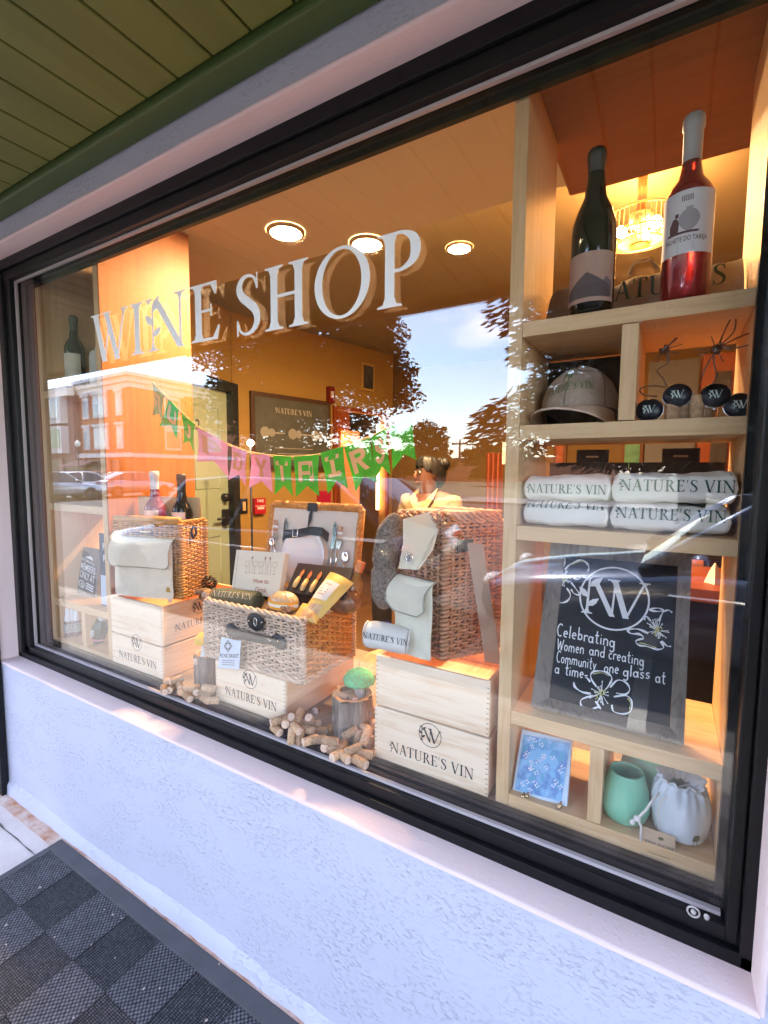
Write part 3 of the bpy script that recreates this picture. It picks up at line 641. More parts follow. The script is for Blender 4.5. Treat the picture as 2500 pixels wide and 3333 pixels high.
b = MB(); b.box(BX0 + .012, BX1 - .012, BY0 + .012, BY1 - .012, .795, .93); b.build('filling', mat('straw_filling', (.42, .27, .13), .9, noise=(80, .6), bump=(70, .9, .01)), pb)
b = MB(); c4 = [(BX0, BY0), (BX1, BY0), (BX1, BY1), (BX0, BY1)]
for i in range(4):
    (xa, ya), (xb, yb) = c4[i], c4[(i + 1) % 4]; L = math.hypot(xb - xa, yb - ya)
    border(b, (xa, ya, BZ1 + .004), (xb, yb, BZ1 + .004), .0052, L / .085, .0055)
    border(b, (xa, ya, BZ0 - .003), (xb, yb, BZ0 - .003), .0055, L / .10, .0065)
for x, y in c4:
    b.tube([(x, y, BZ0), (x, y, BZ1)], .0075, 6)
    for k in range(16): z = BZ0 + .006 + k * (BZ1 - BZ0) / 16; b.tube([(x + .009 * math.cos(a), y + .009 * math.sin(a), z + .002 * math.sin(a)) for a in [2 * math.pi * q / 8 for q in range(8)]], .0035, 4, True)
b.build('rim', M['wicker'], pb, fix=False)
# leather handle, its plates and the clasp
hb = MB(); ph = [at(u, v, BY0 - .013) for u, v in ((752, 2055), (778, 2060), (822, 2068), (868, 2078), (905, 2088))]
hb.tube([p + V(0, -.012 if 0 < i < 4 else 0, 0) for i, p in enumerate(ph)], [.010, .0125, .0135, .0125, .010], 10); hd = hb.build('handle', M['leather'], pb)
for u, v in ((763, 2057), (768, 2066), (872, 2080), (868, 2090), (879, 2085)): b = MB(); b.ball(at(u, v, BY0 - .029), .0032, 8); b.build('rivet', M['steel'], hd)
for u, v in ((756, 2054), (903, 2088)): b = MB(); b.ball(at(u, v, BY0 - .018), .004, 8); b.build('rivet', M['steel'], hd)
def pad(u, v, w_, h_, yy, m, parent, nm, rot=0):
    c = at(u, v, yy); b = MB(); b.lathe([(0, -.0025), (.9, -.0025), (1, 0), (.9, .0025), (0, .0025)], (0, 0, 0), 20, M=Matrix.Translation(c) @ Matrix.Rotation(rot, 4, 'Y') @ Matrix.Diagonal((w_, 1, h_, 1)) @ Matrix.Rotation(R(90), 4, 'X')); return b.build(nm, m, parent)
pad(755, 2053, .030, .022, BY0 - .013, M['leather'], pb, 'handle_plate', R(10)); pad(906, 2090, .030, .022, BY0 - .013, M['leather'], pb, 'handle_plate', R(10))
cl = pad(832, 2024, .036, .028, BY0 - .013, M['leather'], pb, 'clasp', 0)
b = MB(); c = at(832, 2024, BY0 - .018); b.tube([c + V(.006 * math.cos(R(a)), -.001, .012 * math.sin(R(a))) for a in range(0, 360, 20)], .0018, 5, True); b.ball(at(811, 2022, BY0 - .018), .003, 8); b.ball(at(852, 2026, BY0 - .018), .003, 8); b.build('buckle', M['steel'], cl)
# swing tag
tg = thing('price_tag', 'pale blue card tag hanging from the front of the picnic basket', 'tag', at(748, 2120, BY0 - .028))
q = [at(u, v, BY0 - .028) for u, v in ((709, 2175), (778, 2178), (784, 2087), (721, 2074))]
b = MB(); b.prism(q, (0, .0012, 0)); b.build('card', mat('tag_blue_card', (.62, .66, .74), .6), tg)
b = MB(); b.tube([at(753, 2078, BY0 - .028), at(765, 2055, BY0 - .03)], .0012, 4); b.build('string', M['canvas'], tg)
tx = q[1] - q[0]; tz = q[3] - q[0]
def onq(fx, fy): return q[0] + tx * fx + tz * fy - V(0, .0006, 0)
decal(sans('PICNIC BASKET'), plane_map(onq(.5, .36), tx * .095, V(0, 0, 1) * tx.length * .13), 'print', M['ink'], tg)
decal([p for r_ in (0, 1, 2) for p in [[(-.3, r_ * .07), (.3, r_ * .07), (.3, r_ * .07 + .015), (-.3, r_ * .07 + .015)]]] + ring(0, .62, .2, .2, .03, .03, 4) + ring(0, .62, .12, .12, .03, .03, 8), plane_map(onq(.5, .12), tx, V(0, 0, 1) * tx.length), 'print', M['ink'], tg)
# lid, standing open
LB, RB_ = V(BX0 + .005, BY1 + .012, BZ1 + .012), V(BX1 - .005, BY1 + .012, BZ1 + .012)
LT, RT = at(908, 1642, 1.33), at(1223, 1658, 1.33)
lw = (RB_ - LB); lh = (LT - LB); lh = V(0, lh.y, lh.z); LH = lh.length; LW = lw.length
ux, uz = lw.normalized(), lh.normalized(); un = ux.cross(uz).normalized()   # un points to the street
if un.y > 0: un = -un
Lp = lambda x, z, o=0: LB + ux * x + uz * z + un * o
b = MB(); b.prism([Lp(.012, .01, 0), Lp(LW - .012, .01, 0), Lp(LW - .012, LH - .012, 0), Lp(.012, LH - .012, 0)], un * .006); lid = b.build('lid', mat('lid_cloth', (.74, .64, .56), .85, bump=(400, .3, .0008)), pb)
b = MB()
border(b, Lp(0, 0, .004), Lp(0, LH, .004), .0055, 4, .006); border(b, Lp(LW, 0, .004), Lp(LW, LH, .004), .0055, 4, .006); border(b, Lp(0, LH, .004), Lp(LW, LH, .004), .006, 3, .006)
for k in range(34):
    x = .01 + k * (LW - .02) / 33; b.tube([Lp(x, LH - .012, .012), Lp(x + .004, LH + .002, .016), Lp(x + .007, LH + .013, .004)], .0045, 5)
for k in range(5): b.tube([Lp(LW + .006 * k - .012, 0, -.004 * (k % 2)), Lp(LW + .005 * k - .012, LH, .006 * (k % 2))], .004, 5)
b.build('lid_border', M['wickerO'], lid, fix=False)
pl = MB(); Mpl = frame_M(Lp(LW * .46, LH * .40, .010), ux, uz)
if (Mpl.to_3x3() @ V(0, 0, 1)).dot(un) < 0: Mpl = Mpl @ Matrix.Scale(-1, 4, V(0, 0, 1))
pl.lathe([(0, .006), (.066, .007), (.080, .012), (.096, .018), (.098, .016), (.080, .006), (.06, .001), (0, 0)], (0, 0, 0), 40, M=Mpl)
t = thing('plate', 'white dinner plate strapped inside the open lid of the picnic basket', 'plate', Lp(LW * .46, LH * .40, .010)); pl.build('dish', mat('white_china', (.80, .76, .78), .18, coat=.5), t)
for xx, zz, o2 in ((LW * .475, LH * .39, .007),):
    pl = MB(); pl.lathe([(0, 0), (.098, .004), (.099, .006), (0, .003)], (0, 0, 0), 40, M=frame_M(Lp(xx, zz, .0065), ux, uz) if (frame_M(Lp(0, 0), ux, uz).to_3x3() @ V(0, 0, 1)).dot(un) > 0 else frame_M(Lp(xx, zz, .0065), ux, uz) @ Matrix.Scale(-1, 4, V(0, 0, 1)))
    t2 = thing('plate', 'cream plate tucked behind the white plate in the basket lid', 'plate', Lp(xx, zz, .0065)); pl.build('dish', mat('cream_china', (.72, .58, .46), .25), t2)
def strapq(pts, wd, o0, th, m, parent, nm):
    b = MB(); L = []
    for i, (x, z, o) in enumerate(pts):
        L.append((Lp(x, z - wd / 2, o), Lp(x, z + wd / 2, o), Lp(x, z + wd / 2, o + th), Lp(x, z - wd / 2, o + th)))
    vs = [p for s in L for p in s]; fs = []
    for i in range(len(L) - 1):
        for k in range(4): fs.append((i * 4 + k, i * 4 + (k + 1) % 4, i * 4 + 4 + (k + 1) % 4, i * 4 + 4 + k))
    fs += [(0, 1, 2, 3), tuple(len(vs) - 4 + k for k in (3, 2, 1, 0))]
    b.add(vs, fs); return b.build(nm, m, parent)
ps_ = strapq([(LW * .22, LH * .62, .01), (LW * .24, LH * .63, .032), (LW * .40, LH * .655, .034), (LW * .55, LH * .70, .034), (LW * .66, LH * .70, .03), (LW * .70, LH * .64, .01)], .030, 0, .003, M['leather'], lid, 'lid_strap')
b = MB(); b.tube([Lp(LW * .36, LH * .61, .041), Lp(LW * .36, LH * .70, .041), Lp(LW * .415, LH * .71, .041), Lp(LW * .415, LH * .62, .041)], .0018, 5, True); b.build('strap_buckle', M['steel'], ps_)
strapq([(LW * .46, LH * .80, .01), (LW * .485, LH * .86, .016), (LW * .50, LH * .92, .012)], .05, 0, .003, M['leather'], lid, 'lid_clasp')
strapq([(LW * .455, LH * .985, .018), (LW * .56, LH * .985, .018)], .03, 0, .003, M['leather'], lid, 'lid_loop')
strapq([(LW * .02, LH * .22, .012), (LW * .26, LH * .22, .012)], .03, 0, .003, M['leather'], lid, 'cutlery_strap'); strapq([(LW * .74, LH * .19, .012), (LW * .98, LH * .19, .012)], .035, 0, .003, M['leather'], lid, 'cutlery_strap')
def cutlery(kind, x, z0, z1, tilt, label):
    t = thing(kind, label, kind, Lp(x, z0, .012)); L = z1 - z0; q = lambda a, s, o=0: Lp(x + a + tilt * s, z0 + s * L, .012 + o)
    b = MB()
    if kind == 'fork':
        b.tube([q(0, 0), q(0, .3, .002), q(0, .55, .003)], [.0045, .0035, .003], 8)
        b.prism([q(-.003, .53, .002), q(.003, .53, .002), q(.011, .62, .002), q(.011, .72, .002), q(-.011, .72, .002), q(-.011, .62, .002)], un * .002)
        for k in range(4): b.tube([q(-.0092 + k * .0061, .71, .003), q(-.0085 + k * .0057, 1, .005)], .0016, 5)
        b.build('tines', M['steel'], t)
    elif kind == 'knife':
        b.tube([q(0, 0), q(0, .5)], [.005, .0042], 8); b.build('handle', M['steel'], t); b = MB()
        b.prism([q(-.006, .5), q(.006, .5), q(.010, .7), q(.009, .9), q(.0, 1), q(-.007, .9)], un * .0015); b.build('blade', mat('blade_steel', (.55, .68, .75), .15, 1), t)
    else:
        b.tube([q(0, 0), q(0, .4, .002), q(0, .72, .003)], [.0045, .0035, .003], 8)
        c = q(0, .86, .002); b.lathe([(.001, -.004), (.6, -.003), (1, .001), (.95, .002), (.5, -.001), (.001, -.002)], (0, 0, 0), 18, M=frame_M(c, ux, uz) @ Matrix.Diagonal((.014, .020, 1, 1))); b.build('bowl', M['steel'], t)
cutlery('fork', LW * .125, LH * .22, LH * .80, -.015, 'left steel fork in the basket lid'); cutlery('knife', LW * .20, LH * .22, LH * .84, .0, 'left steel knife with a bluish blade in the basket lid')
cutlery('knife', LW * .75, LH * .20, LH * .84, .004, 'right steel knife with a bluish blade in the basket lid'); cutlery('fork', LW * .80, LH * .20, LH * .78, .012, 'right steel fork in the basket lid')
cutlery('spoon', LW * .055, LH * .2, LH * .56, 0, 'left steel spoon at the edge of the basket lid'); cutlery('spoon', LW * .895, LH * .16, LH * .48, 0, 'right steel spoon at the edge of the basket lid')

# ---- contents of the picnic basket
def card(corners, th, n): return MB().prism(corners, Vector(n) * th)
yb = 1.115
bk = thing('book', 'cream hardback book with drawings of bottles on its cover, standing in the basket', 'book', at(840, 1960, yb))
q = [at(u, v, y_) for u, v, y_ in ((752, 1930, 1.10), (905, 1945, 1.10), (928, 1800, 1.14), (770, 1789, 1.14))]
nb = (q[1] - q[0]).cross(q[3] - q[0]).normalized()
b = card(q, .022, -nb); b.build('cover', mat('book_cream', (.80, .66, .50), .6), bk)
uxb, uyb = (q[1] - q[0]), (q[3] - q[0]); Wb, Hb = uxb.length, uyb.length
def onb(fx, fy): return q[0] + uxb * fx + uyb * fy
decal(sans('How to'), plane_map(onb(.62, .27), uxb.normalized() * .0165, uyb.normalized() * .0165), 'title', mat('title_red', (.42, .13, .06), .7), bk)
decal(sans('Drink'), plane_map(onb(.64, .08), uxb.normalized() * .0165, uyb.normalized() * .0165), 'title', mat('title_red', (.42, .13, .06), .7), bk)
dr = []
for k, (x, kind) in enumerate(((.28, 'g'), (.38, 'b'), (.46, 'g'), (.57, 'g'), (.66, 'b'), (.76, 'b'), (.87, 'g'))):
    if kind == 'b': P = [(x - .035, .48), (x - .035, .66), (x - .012, .73), (x - .012, .84), (x + .012, .84), (x + .012, .73), (x + .035, .66), (x + .035, .48), (x - .035, .48)]
    else: P = [(x - .03, .48), (x + .03, .48), (x, .49), (x, .62), (x - .04, .66), (x - .045, .74), (x + .045, .74), (x + .04, .66), (x, .62)]
    dr += ribbon([(a * Wb, c * Hb, .0011) for a, c in P], 1)
    if kind == 'b': dr.append([((x - .012) * Wb, .8 * Hb), ((x + .012) * Wb, .8 * Hb), ((x + .012) * Wb, .86 * Hb), ((x - .012) * Wb, .86 * Hb)])
dr.append([(.055 * Wb, 0), (.062 * Wb, 0), (.062 * Wb, Hb), (.055 * Wb, Hb)])
decal(dr, plane_map(q[0], uxb.normalized(), uyb.normalized()), 'drawing', mat('print_brown', (.33, .17, .10), .7), bk)
def roll(name, label, cat, A, B, r, m, text, tm, tsize, face_n=(0, -1, .35), frac=.5, along=.5):
    """rolled cloth between A and B, spiral ends, printed words"""
    A, B = Vector(A), Vector(B); d = (B - A).normalized(); L = (B - A).length; t = thing(name, label, cat, (A + B) / 2 - V(0, 0, r)); e = V(0, 0, 1) - d * d.z; e.normalize(); f = d.cross(e)
    def rad(s, a): return r * (1 + .03 * math.sin(3 * a + 5 * s) + .025 * math.sin(7 * s + a)) * (1 - .12 * max(0, abs(2 * s - 1) - .8) * 5 * .6)
    b = MB(); b.grid(lambda s, a: A + d * (L * s) + (e * math.cos(2 * math.pi * a) + f * math.sin(2 * math.pi * a)) * rad(s, 2 * math.pi * a), 18, 28)
    for end, sg in ((A, 1), (B, -1)):
        vs = [end + d * sg * .004]; n = 28
        vs += [end + (e * math.cos(2 * math.pi * k / n) + f * math.sin(2 * math.pi * k / n)) * rad(0 if sg > 0 else 1, 2 * math.pi * k / n) for k in range(n)]
        b.add(vs, [(0, 1 + k, 1 + (k + 1) % n) for k in range(n)])
    body = b.build('cloth', m, t)
    for end, sg in ((A, -1), (B, 1)):
        b = MB(); pts = []; N = 90
        for k in range(N + 1):
            a = k / N * 2 * math.pi * 4.2; rr = r * (.96 - .86 * k / N) * (1 + .07 * math.sin(2.3 * a)); pts.append(end + d * sg * (.003 + .002 * math.sin(a * 1.7)) + (e * math.cos(a) + f * math.sin(a)) * rr)
        b.tube(pts, r * .075, 5); b.build('rolled_edge', m, t, fix=False)
    if text:
        ps, wd = serif(text); k = tsize; n0 = Vector(face_n).normalized(); n0 = (n0 - d * n0.dot(d)).normalized(); g = d.cross(n0)
        if g.z < 0: g = -g
        def fn(x, y, kk):
            s = (x - wd / 2) * k; ang = (y - .5) * k / r; nn = n0 * math.cos(ang) + g * math.sin(ang); ss = s / L + along
            return A + d * (ss * L) + nn * (r * 1.035 + .0012 + kk * 3e-6)
        decal(ps, fn, 'printed_name', tm, t)
    return t
roll('rolled_towel', 'olive rolled towel with pale lettering at the left front of the open basket', 'towel', at(705, 1942, 1.06), at(840, 1955, 1.085), .030, M['olive'], "NATURE'S VIN", mat('cream_print', (.62, .52, .36), .8), .019, (.0, -1, .75))
# cutlery board with wooden cheese knives
kb = thing('knife_set', 'black card of three wooden handled cheese knives lying in the basket', 'knife set', at(1010, 1900, 1.15))
q = [at(u, v, y_) for u, v, y_ in ((930, 1925, 1.10), (1120, 1950, 1.10), (1150, 1850, 1.19), (970, 1832, 1.19))]; nk = (q[1] - q[0]).cross(q[3] - q[0]).normalized()
card(q, .006, -nk).build('backing_card', M['board'], kb)
for k, (a, c) in enumerate((((960, 1915), (993, 1855)), ((985, 1925), (1018, 1860)), ((1013, 1930), (1050, 1862)))):
    P0, P1 = on(*a, q[0], nk), on(*c, q[0], nk); b = MB(); md = P0.lerp(P1, .52); b.tube([P0 + nk * .006, P0.lerp(P1, .2) + nk * .007, md + nk * .006], [.006, .0085, .006], 8); b.build('wooden_handle', M['orangewood'] if k == 9 else mat('bamboo', (.66, .42, .17), .5), kb)
    b = MB(); dv = (P1 - md).normalized(); sd = dv.cross(nk).normalized(); b.prism([md - sd * .005 + nk * .004, md + sd * .005 + nk * .004, md.lerp(P1, .6) + sd * .008 + nk * .004, P1 + nk * .004, md.lerp(P1, .6) - sd * .006 + nk * .004], nk * .0015); b.build('blade', mat('blade_gold', (.75, .58, .38), .2, .9), kb)
# kraft pouch of snacks
pq = [(1005, 1992, 1.03), (1078, 1945, 1.07), (1146, 1905, 1.13), (1088, 1866, 1.16), (1040, 1878, 1.15), (960, 1990, 1.04)]
pch = thing('snack_pouch', 'ochre paper snack pouch with a pale label leaning in the basket', 'pouch', at(1050, 1960, 1.08))
A0, B0, C0, D0 = at(975, 2003, 1.045), at(1045, 2012, 1.045), at(1152, 1898, 1.14), at(1075, 1862, 1.15)
def bil(s, t): return A0 * (1 - s) * (1 - t) + B0 * s * (1 - t) + C0 * s * t + D0 * (1 - s) * t
npo = (B0 - A0).cross(D0 - A0).normalized(); npo = -npo if npo.y > 0 else npo
def puff(sg): return lambda s, t: bil(s, t) + npo * sg * .022 * (math.sin(math.pi * s) ** .7 * math.sin(math.pi * (t * .85 + .0)) ** .7 + .02 * math.sin(17 * s + 9 * t))
b = MB(); b.grid(puff(1), 16, 20); b.grid(puff(-1), 16, 20); b.build('bag', mat('kraft_ochre', (.86, .54, .13), .45, noise=(20, .15), bump=(25, .3, .004)), pch)
b = MB(); b.grid(lambda s, t: puff(1)(.16 + s * .62, .36 + t * .45) + npo * .0015, 6, 6); b.build('label', mat('label_paper', (.80, .68, .60), .6), pch)
lines = [[(.30, .60 - .06 * k), (.62, .60 - .06 * k), (.62, .585 - .06 * k), (.30, .585 - .06 * k)] for k in range(3)]
decal(lines, lambda x, y, k: puff(1)(x, y) + npo * .003, 'label_print', mat('print_brown', (.33, .17, .10), .7), pch)
ps = sans('Meadowland'); decal([[(x * .038 + .47, y * .05 + .70) for x, y in p] for p in ps], lambda x, y, k: puff(1)(x, y) + npo * .003, 'label_print', mat('print_brown', (.33, .17, .10), .7), pch)
b = MB(); b.grid(lambda s, t: puff(1)(.22 + s * .6, .06 + t * .2) + npo * .0012, 6, 4); b.build('clear_window', mat('dried_fruit', (.50, .20, .07), .35, noise=(60, .7), col2=(.75, .5, .25)), pch)
gp2 = thing('gold_packet', 'small gold packet with a clear front lying at the front edge of the basket', 'packet', at(985, 2005, 1.035))
a2, b2, c2, d2 = at(955, 2012, 1.03), at(1030, 2030, 1.03), at(1058, 1980, 1.075), at(985, 1962, 1.075)
g2 = lambda s, t, sg=1, o=0: a2 * (1 - s) * (1 - t) + b2 * s * (1 - t) + c2 * s * t + d2 * (1 - s) * t + V(0, -.5, .85) * (sg * .012 * (math.sin(math.pi * s) * math.sin(math.pi * t)) ** .6 + o)
b = MB(); b.grid(lambda s, t: g2(s, t), 14, 14); b.grid(lambda s, t: g2(s, t, -1), 14, 14); b.build('foil', mat('packet_gold', (.80, .47, .12), .35, noise=(30, .2), bump=(40, .4, .004)), gp2)
b = MB(); b.grid(lambda s, t: g2(.3 + .5 * s, .15 + .5 * t, 1, .0012), 6, 6); b.build('clear_front', mat('dried_fruit', (.50, .20, .07), .35, noise=(60, .7), col2=(.75, .5, .25)), gp2)
rnd = random.Random(31)
for k in range(11):
    c = at(rnd.uniform(872, 945), rnd.uniform(1975, 2002), rnd.uniform(1.035, 1.06)); b = MB(); b.ball(c, .009, 8, sx=1.3, sy=.9, sz=.8); tag(b.build('walnut', mat('walnut_brown', (.50, .26, .13), .7, noise=(90, .5), bump=(120, .8, .003))), 'brown walnut among the packets at the front of the open basket', 'nut', 'walnuts in the basket')
# chocolate-box style parcel wrapped in orange and white paper
pc = thing('wrapped_bread', 'round crinkled parcel with an orange and white band in the middle of the basket', 'parcel', at(930, 1985, 1.055))
c = at(925, 1962, 1.07); b = MB(); rnd = random.Random(3)
b.grid(lambda s, t: c + V(.052 * math.cos(2 * math.pi * s) * math.sin(math.pi * t), .034 * math.sin(2 * math.pi * s) * math.sin(math.pi * t), .034 * -math.cos(math.pi * t)) * (1 + .06 * math.sin(13 * s * 2 * math.pi + 5 * t)), 40, 16, cu=True)
b.build('wrapping', mat('cello_cream', (.72, .50, .28), .25, noise=(25, .5), coat=.6), pc)
b = MB()
for z0, z1, mm_ in ((-.012, .012, 0),): b.grid(lambda s, t: c + V(.0555 * math.cos(math.pi * (1 + s)), .0385 * math.sin(math.pi * (1 + s)), z0 + (z1 - z0) * t), 20, 2)
b.build('band', mat('band_orange', (.80, .36, .03), .4), pc)
b = MB(); b.grid(lambda s, t: c + V(.0562 * math.cos(math.pi * (1 + s)), .0392 * math.sin(math.pi * (1 + s)), -.005 + .010 * t), 20, 2); b.build('band', mat('band_white', (.82, .74, .62), .4), pc)
# cellophane bag of nuts and a small sparkling bottle at the right
nb_ = thing('nut_bag', 'brown clear bag of nuts behind the ochre pouch in the basket', 'bag', at(1120, 1960, 1.14)); c = at(1118, 1955, 1.15)
b = MB(); b.grid(lambda s, t: c + V(.058 * math.cos(2 * math.pi * s) * math.sin(math.pi * t), .04 * math.sin(2 * math.pi * s) * math.sin(math.pi * t), -.04 * math.cos(math.pi * t)) * (1 + .05 * math.sin(9 * s * 6.28 + 11 * t)), 36, 16, cu=True); b.build('bag', mat('nut_brown', (.30, .15, .08), .3, noise=(60, .6), coat=.5), nb_)
gb = thing('small_bottle', 'little gold foiled bottle with a cork leaning at the right end of the basket', 'bottle', at(1150, 1930, 1.2)); P0, P1 = at(1130, 1960, 1.17), at(1178, 1828, 1.21); dv = (P1 - P0); Lb = dv.length
mm = Matrix.Translation(P0) @ dv.to_track_quat('Z', 'Y').to_matrix().to_4x4(); b = MB()
b.lathe([(0, 0), (.028, .002), (.032, .02), (.032, Lb * .42), (.024, Lb * .54), (.012, Lb * .66), (.011, Lb * .78)], (0, 0, 0), 20, M=mm); b.build('glass_body', mat('amber_glass', (.60, .40, .14), .12, trans=.5, coat=.5, noise=(50, .4)), gb)
b = MB(); b.lathe([(.013, Lb * .74), (.014, Lb * .97), (.012, Lb), (0, Lb)], (0, 0, 0), 16, M=mm); b.build('cork', mat('foil_copper', (.60, .25, .10), .35, .3), gb)

# ---- backpack baskets
def backpack_body(t, Cn, a1, w1, a2, w2, z0, h, m1, m2, rows, st1, st2, r, amp):
    u1, u2 = V(math.cos(a1), math.sin(a1), 0), V(math.cos(a2), math.sin(a2), 0); Cn = Vector((*Cn, z0))
    up = V(0, 0, 1); s1 = basket_side('front_side', m1, t, Cn, u1 , up, w1, h, rows, st1, r, amp, 11) if u1.cross(up).dot(-u2) > 0 else basket_side('front_side', m1, t, Cn + u1 * w1, -u1, up, w1, h, rows, st1, r, amp, 11)
    O2, U2 = (Cn, u2) if u2.cross(up).dot(-u1) > 0 else (Cn + u2 * w2, -u2)
    s2 = basket_side('right_side', m2, t, O2, U2, up, w2, h, rows, st2, r, amp, 12)
    b = MB(); q = [Cn, Cn + u1 * w1, Cn + u1 * w1 + u2 * w2, Cn + u2 * w2]
    P = [q[1] + u2 * .004, q[2], q[3] + u1 * .004]
    b.prism([q[1] + u2 * .006, q[2], q[2] + up * h, q[1] + u2 * .006 + up * h], u1 * -.005); b.prism([q[3] + u1 * .006, q[2], q[2] + up * h, q[3] + u1 * .006 + up * h], u2 * -.005)
    b.prism([p + up * .004 for p in q], up * .006)
    b.build('inner_shell', m2, t)
    b = MB()
    for i in range(4):
        border(b, q[i] + up * (h + .003), q[(i + 1) % 4] + up * (h + .003), r * .95, (q[i] - q[(i + 1) % 4]).length / .06, .005); border(b, q[i] + up * -.0, q[(i + 1) % 4], r * .95, (q[i] - q[(i + 1) % 4]).length / .06, .005)
    for p in (q[0], q[1], q[3]):
        b.tube([p, p + up * h], .008, 6)
        n = int(h / .010)
        for k in range(n): z = .005 + k * h / n; b.tube([p + V(.0095 * math.cos(x), .0095 * math.sin(x), z + .002 * math.cos(x)) for x in [2 * math.pi * g / 8 for g in range(8)]], .0042, 4, True)
    b.build('rim', m1, t, fix=False)
    return u1, u2, q
LBK = thing('wicker_backpack', 'honey wicker wine backpack with cream canvas pocket, holding two bottles', 'wicker backpack', (-1.52, 1.15, .921))
a1 = R(180 + 14.7); u1, u2, q = backpack_body(LBK, (-1.500, 1.088), a1, .285, R(90 + 14.7), .135, .935, .272, M['wickerO'], M['wickerO'], 34, 13, 7, .0035, .0042)
Ol = q[1]; ul = -u1; fn_ = V(ul.y, -ul.x, 0)     # along the front, left to right; outward normal
FP = lambda x, z, o=0: Ol + ul * x + V(0, 0, z) + fn_ * (o + .012)
b = MB(); b.grid(lambda s, t: FP(.012 + s * .255, .0 + t * .215, .004 + .020 * (math.sin(math.pi * min(max(s, .004), .996)) ** .16) * (1 - .25 * t) + .0016 * math.sin(9 * t + 4 * s)), 60, 14)
b.grid(lambda s, t: FP(.012 + (s > .5) * .255, t * .215, .004 - .004 + .0 * s + (.01 if s in (0, 1) else 0)), 1, 1); pk = b.build('pocket', M['canvas'], LBK)
b = MB()
def flap(s, t):
    x = .006 + s * .267; zt = .218; dr = .105 - .018 * (max(0, abs(s - .5) * 2 - .86) / .14) ** 2
    return FP(x, zt - dr * t, .033 + .004 * math.sin(math.pi * t * .9) + .003 * math.sin(5 * s + 2 * t) - .026 * (1 - t) ** 4)
b.grid(flap, 28, 12); b.grid(lambda s, t: flap(s, t) - fn_ * .003, 28, 12); b.build('pocket_flap', M['canvas'], LBK)
b = MB(); hem_shade = [flap(0, k / 8) + fn_ * .0012 for k in range(9)] + [flap(k / 24, 1) + fn_ * .0012 for k in range(1, 25)] + [flap(1, 1 - k / 8) + fn_ * .0012 for k in range(1, 9)]
b.tube(hem_shade, .0019, 5); b.build('hem_shade', mat('canvas_hem_shade', (.46, .36, .26), .9), LBK)  # dark edge added to paint the shadow gap under the flap
c = FP(.145, .238, .004); b = MB(); b.lathe([(0, .006), (.7, .005), (1, 0)], (0, 0, 0), 20, M=frame_M(c, ul, (0, 0, 1)) @ Matrix.Diagonal((.024, .009, 1 if True else 1, 1))); b.build('badge', M['brass'], LBK)
b = MB(); ep = q[0] + u2 * .06 + V(.008, 0, .235); b.tube([ep + V(.012 * 0, .010 * math.cos(R(a)), .020 * math.sin(R(a))) + V(.006, 0, 0) for a in range(0, 360, 24)], .004, 5, True); b.build('side_buckle', M['leather'], LBK)
# high canvas back panel with folded strap
b = MB(); Bq = q[2]; b.grid(lambda s, t: q[2] + (q[3] - q[2]) * s + V(0, 0, .16 + .20 * t) + fn_ * (.015 + .010 * t), 8, 6); b.grid(lambda s, t: q[2] + (q[3] - q[2]) * s + V(0, 0, .16 + .20 * t) + fn_ * (.009 + .010 * t), 8, 6); b.build('back_panel', mat('canvas_tan', (.66, .46, .25), .85, bump=(300, .3, .001)), LBK)
b = MB(); b.tube([FP(0, .283, -.010), FP(.285, .283, -.010)], .013, 10); b.build('front_rim_roll', M['wickerO'], LBK)

# bottles
def bottle_profile(H, r, shoulder, neck=.0145, slope=.05):
    zs = H * shoulder
    return [(0, .004), (r * .8, .0), (r, .008), (r, zs), (r * .97, zs + slope * .25), (r * .78, zs + slope * .6), (r * .5, zs + slope * .95), (neck * 1.15, zs + slope * 1.35), (neck, zs + slope * 1.7), (neck, H * .93), (neck + .0015, H * .935), (neck + .0015, H * .985), (neck - .003, H), (0, H)]
def bottle(name, label, c, H, r, shoulder, mg, mc, cap_from, lab, ml, slope=.05, face=-95, span=150, M_=None, grp=None):
    t = thing(name, label, 'wine bottle', c, grp); c = Vector(c); b = MB(); MM = M_ or Matrix.Translation(c)
    b.lathe(bottle_profile(H, r, shoulder, slope=slope), (0, 0, 0), 32, M=MM); b.build('glass_body', mg, t)
    b = MB(); b.lathe([(.0152, H * cap_from), (.0156, H * .93), (.0175, H * .935), (.0175, H * .985), (.015, H + .0012), (0, H + .0015)], (0, 0, 0), 24, M=MM); b.build('capsule', mc, t)
    lf = lambda x, z, k=0: MM @ V((r + .0006 + k * 4e-6) * math.cos(R(face) + x / r), (r + .0006 + k * 4e-6) * math.sin(R(face) + x / r), z)
    sp = R(span) * r / 2
    b = MB(); b.grid(lambda s, q_: lf(-sp + 2 * sp * s, lab[0] + (lab[1] - lab[0]) * q_), 24, 3); b.build('label', ml, t)
    return t, lambda x, y, k: lf(x, y, 60 + k), sp
m_dg = mat('dark_bottle_glass', (.010, .007, .004), .10, spec=.5, coat=.2); m_rose = mat('rose_wine_glass', (.40, .03, .028), .08, trans=.48, coat=.5)
m_pink = mat('pink_bottle_glass', (.35, .06, .10), .1, trans=.4, coat=.5)
t, lf, sp = bottle('wine_bottle', 'dark sloping shouldered wine bottle with a mountain label, left of the rose bottle', (-.153, 1.06, 1.707), .318, .0415, .50, m_dg, mat('capsule_black', (.02, .017, .015), .45), .72, (.022, .115), mat('label_dusk', (.42, .25, .19), .6), slope=.075)
decal(cut([[(-.045, .03), (.045, .03), (.045, .05), (.0, .077), (-.045, .045)]], .004), lf, 'mountain', mat('mountain_dark', (.09, .065, .065), .7), t)
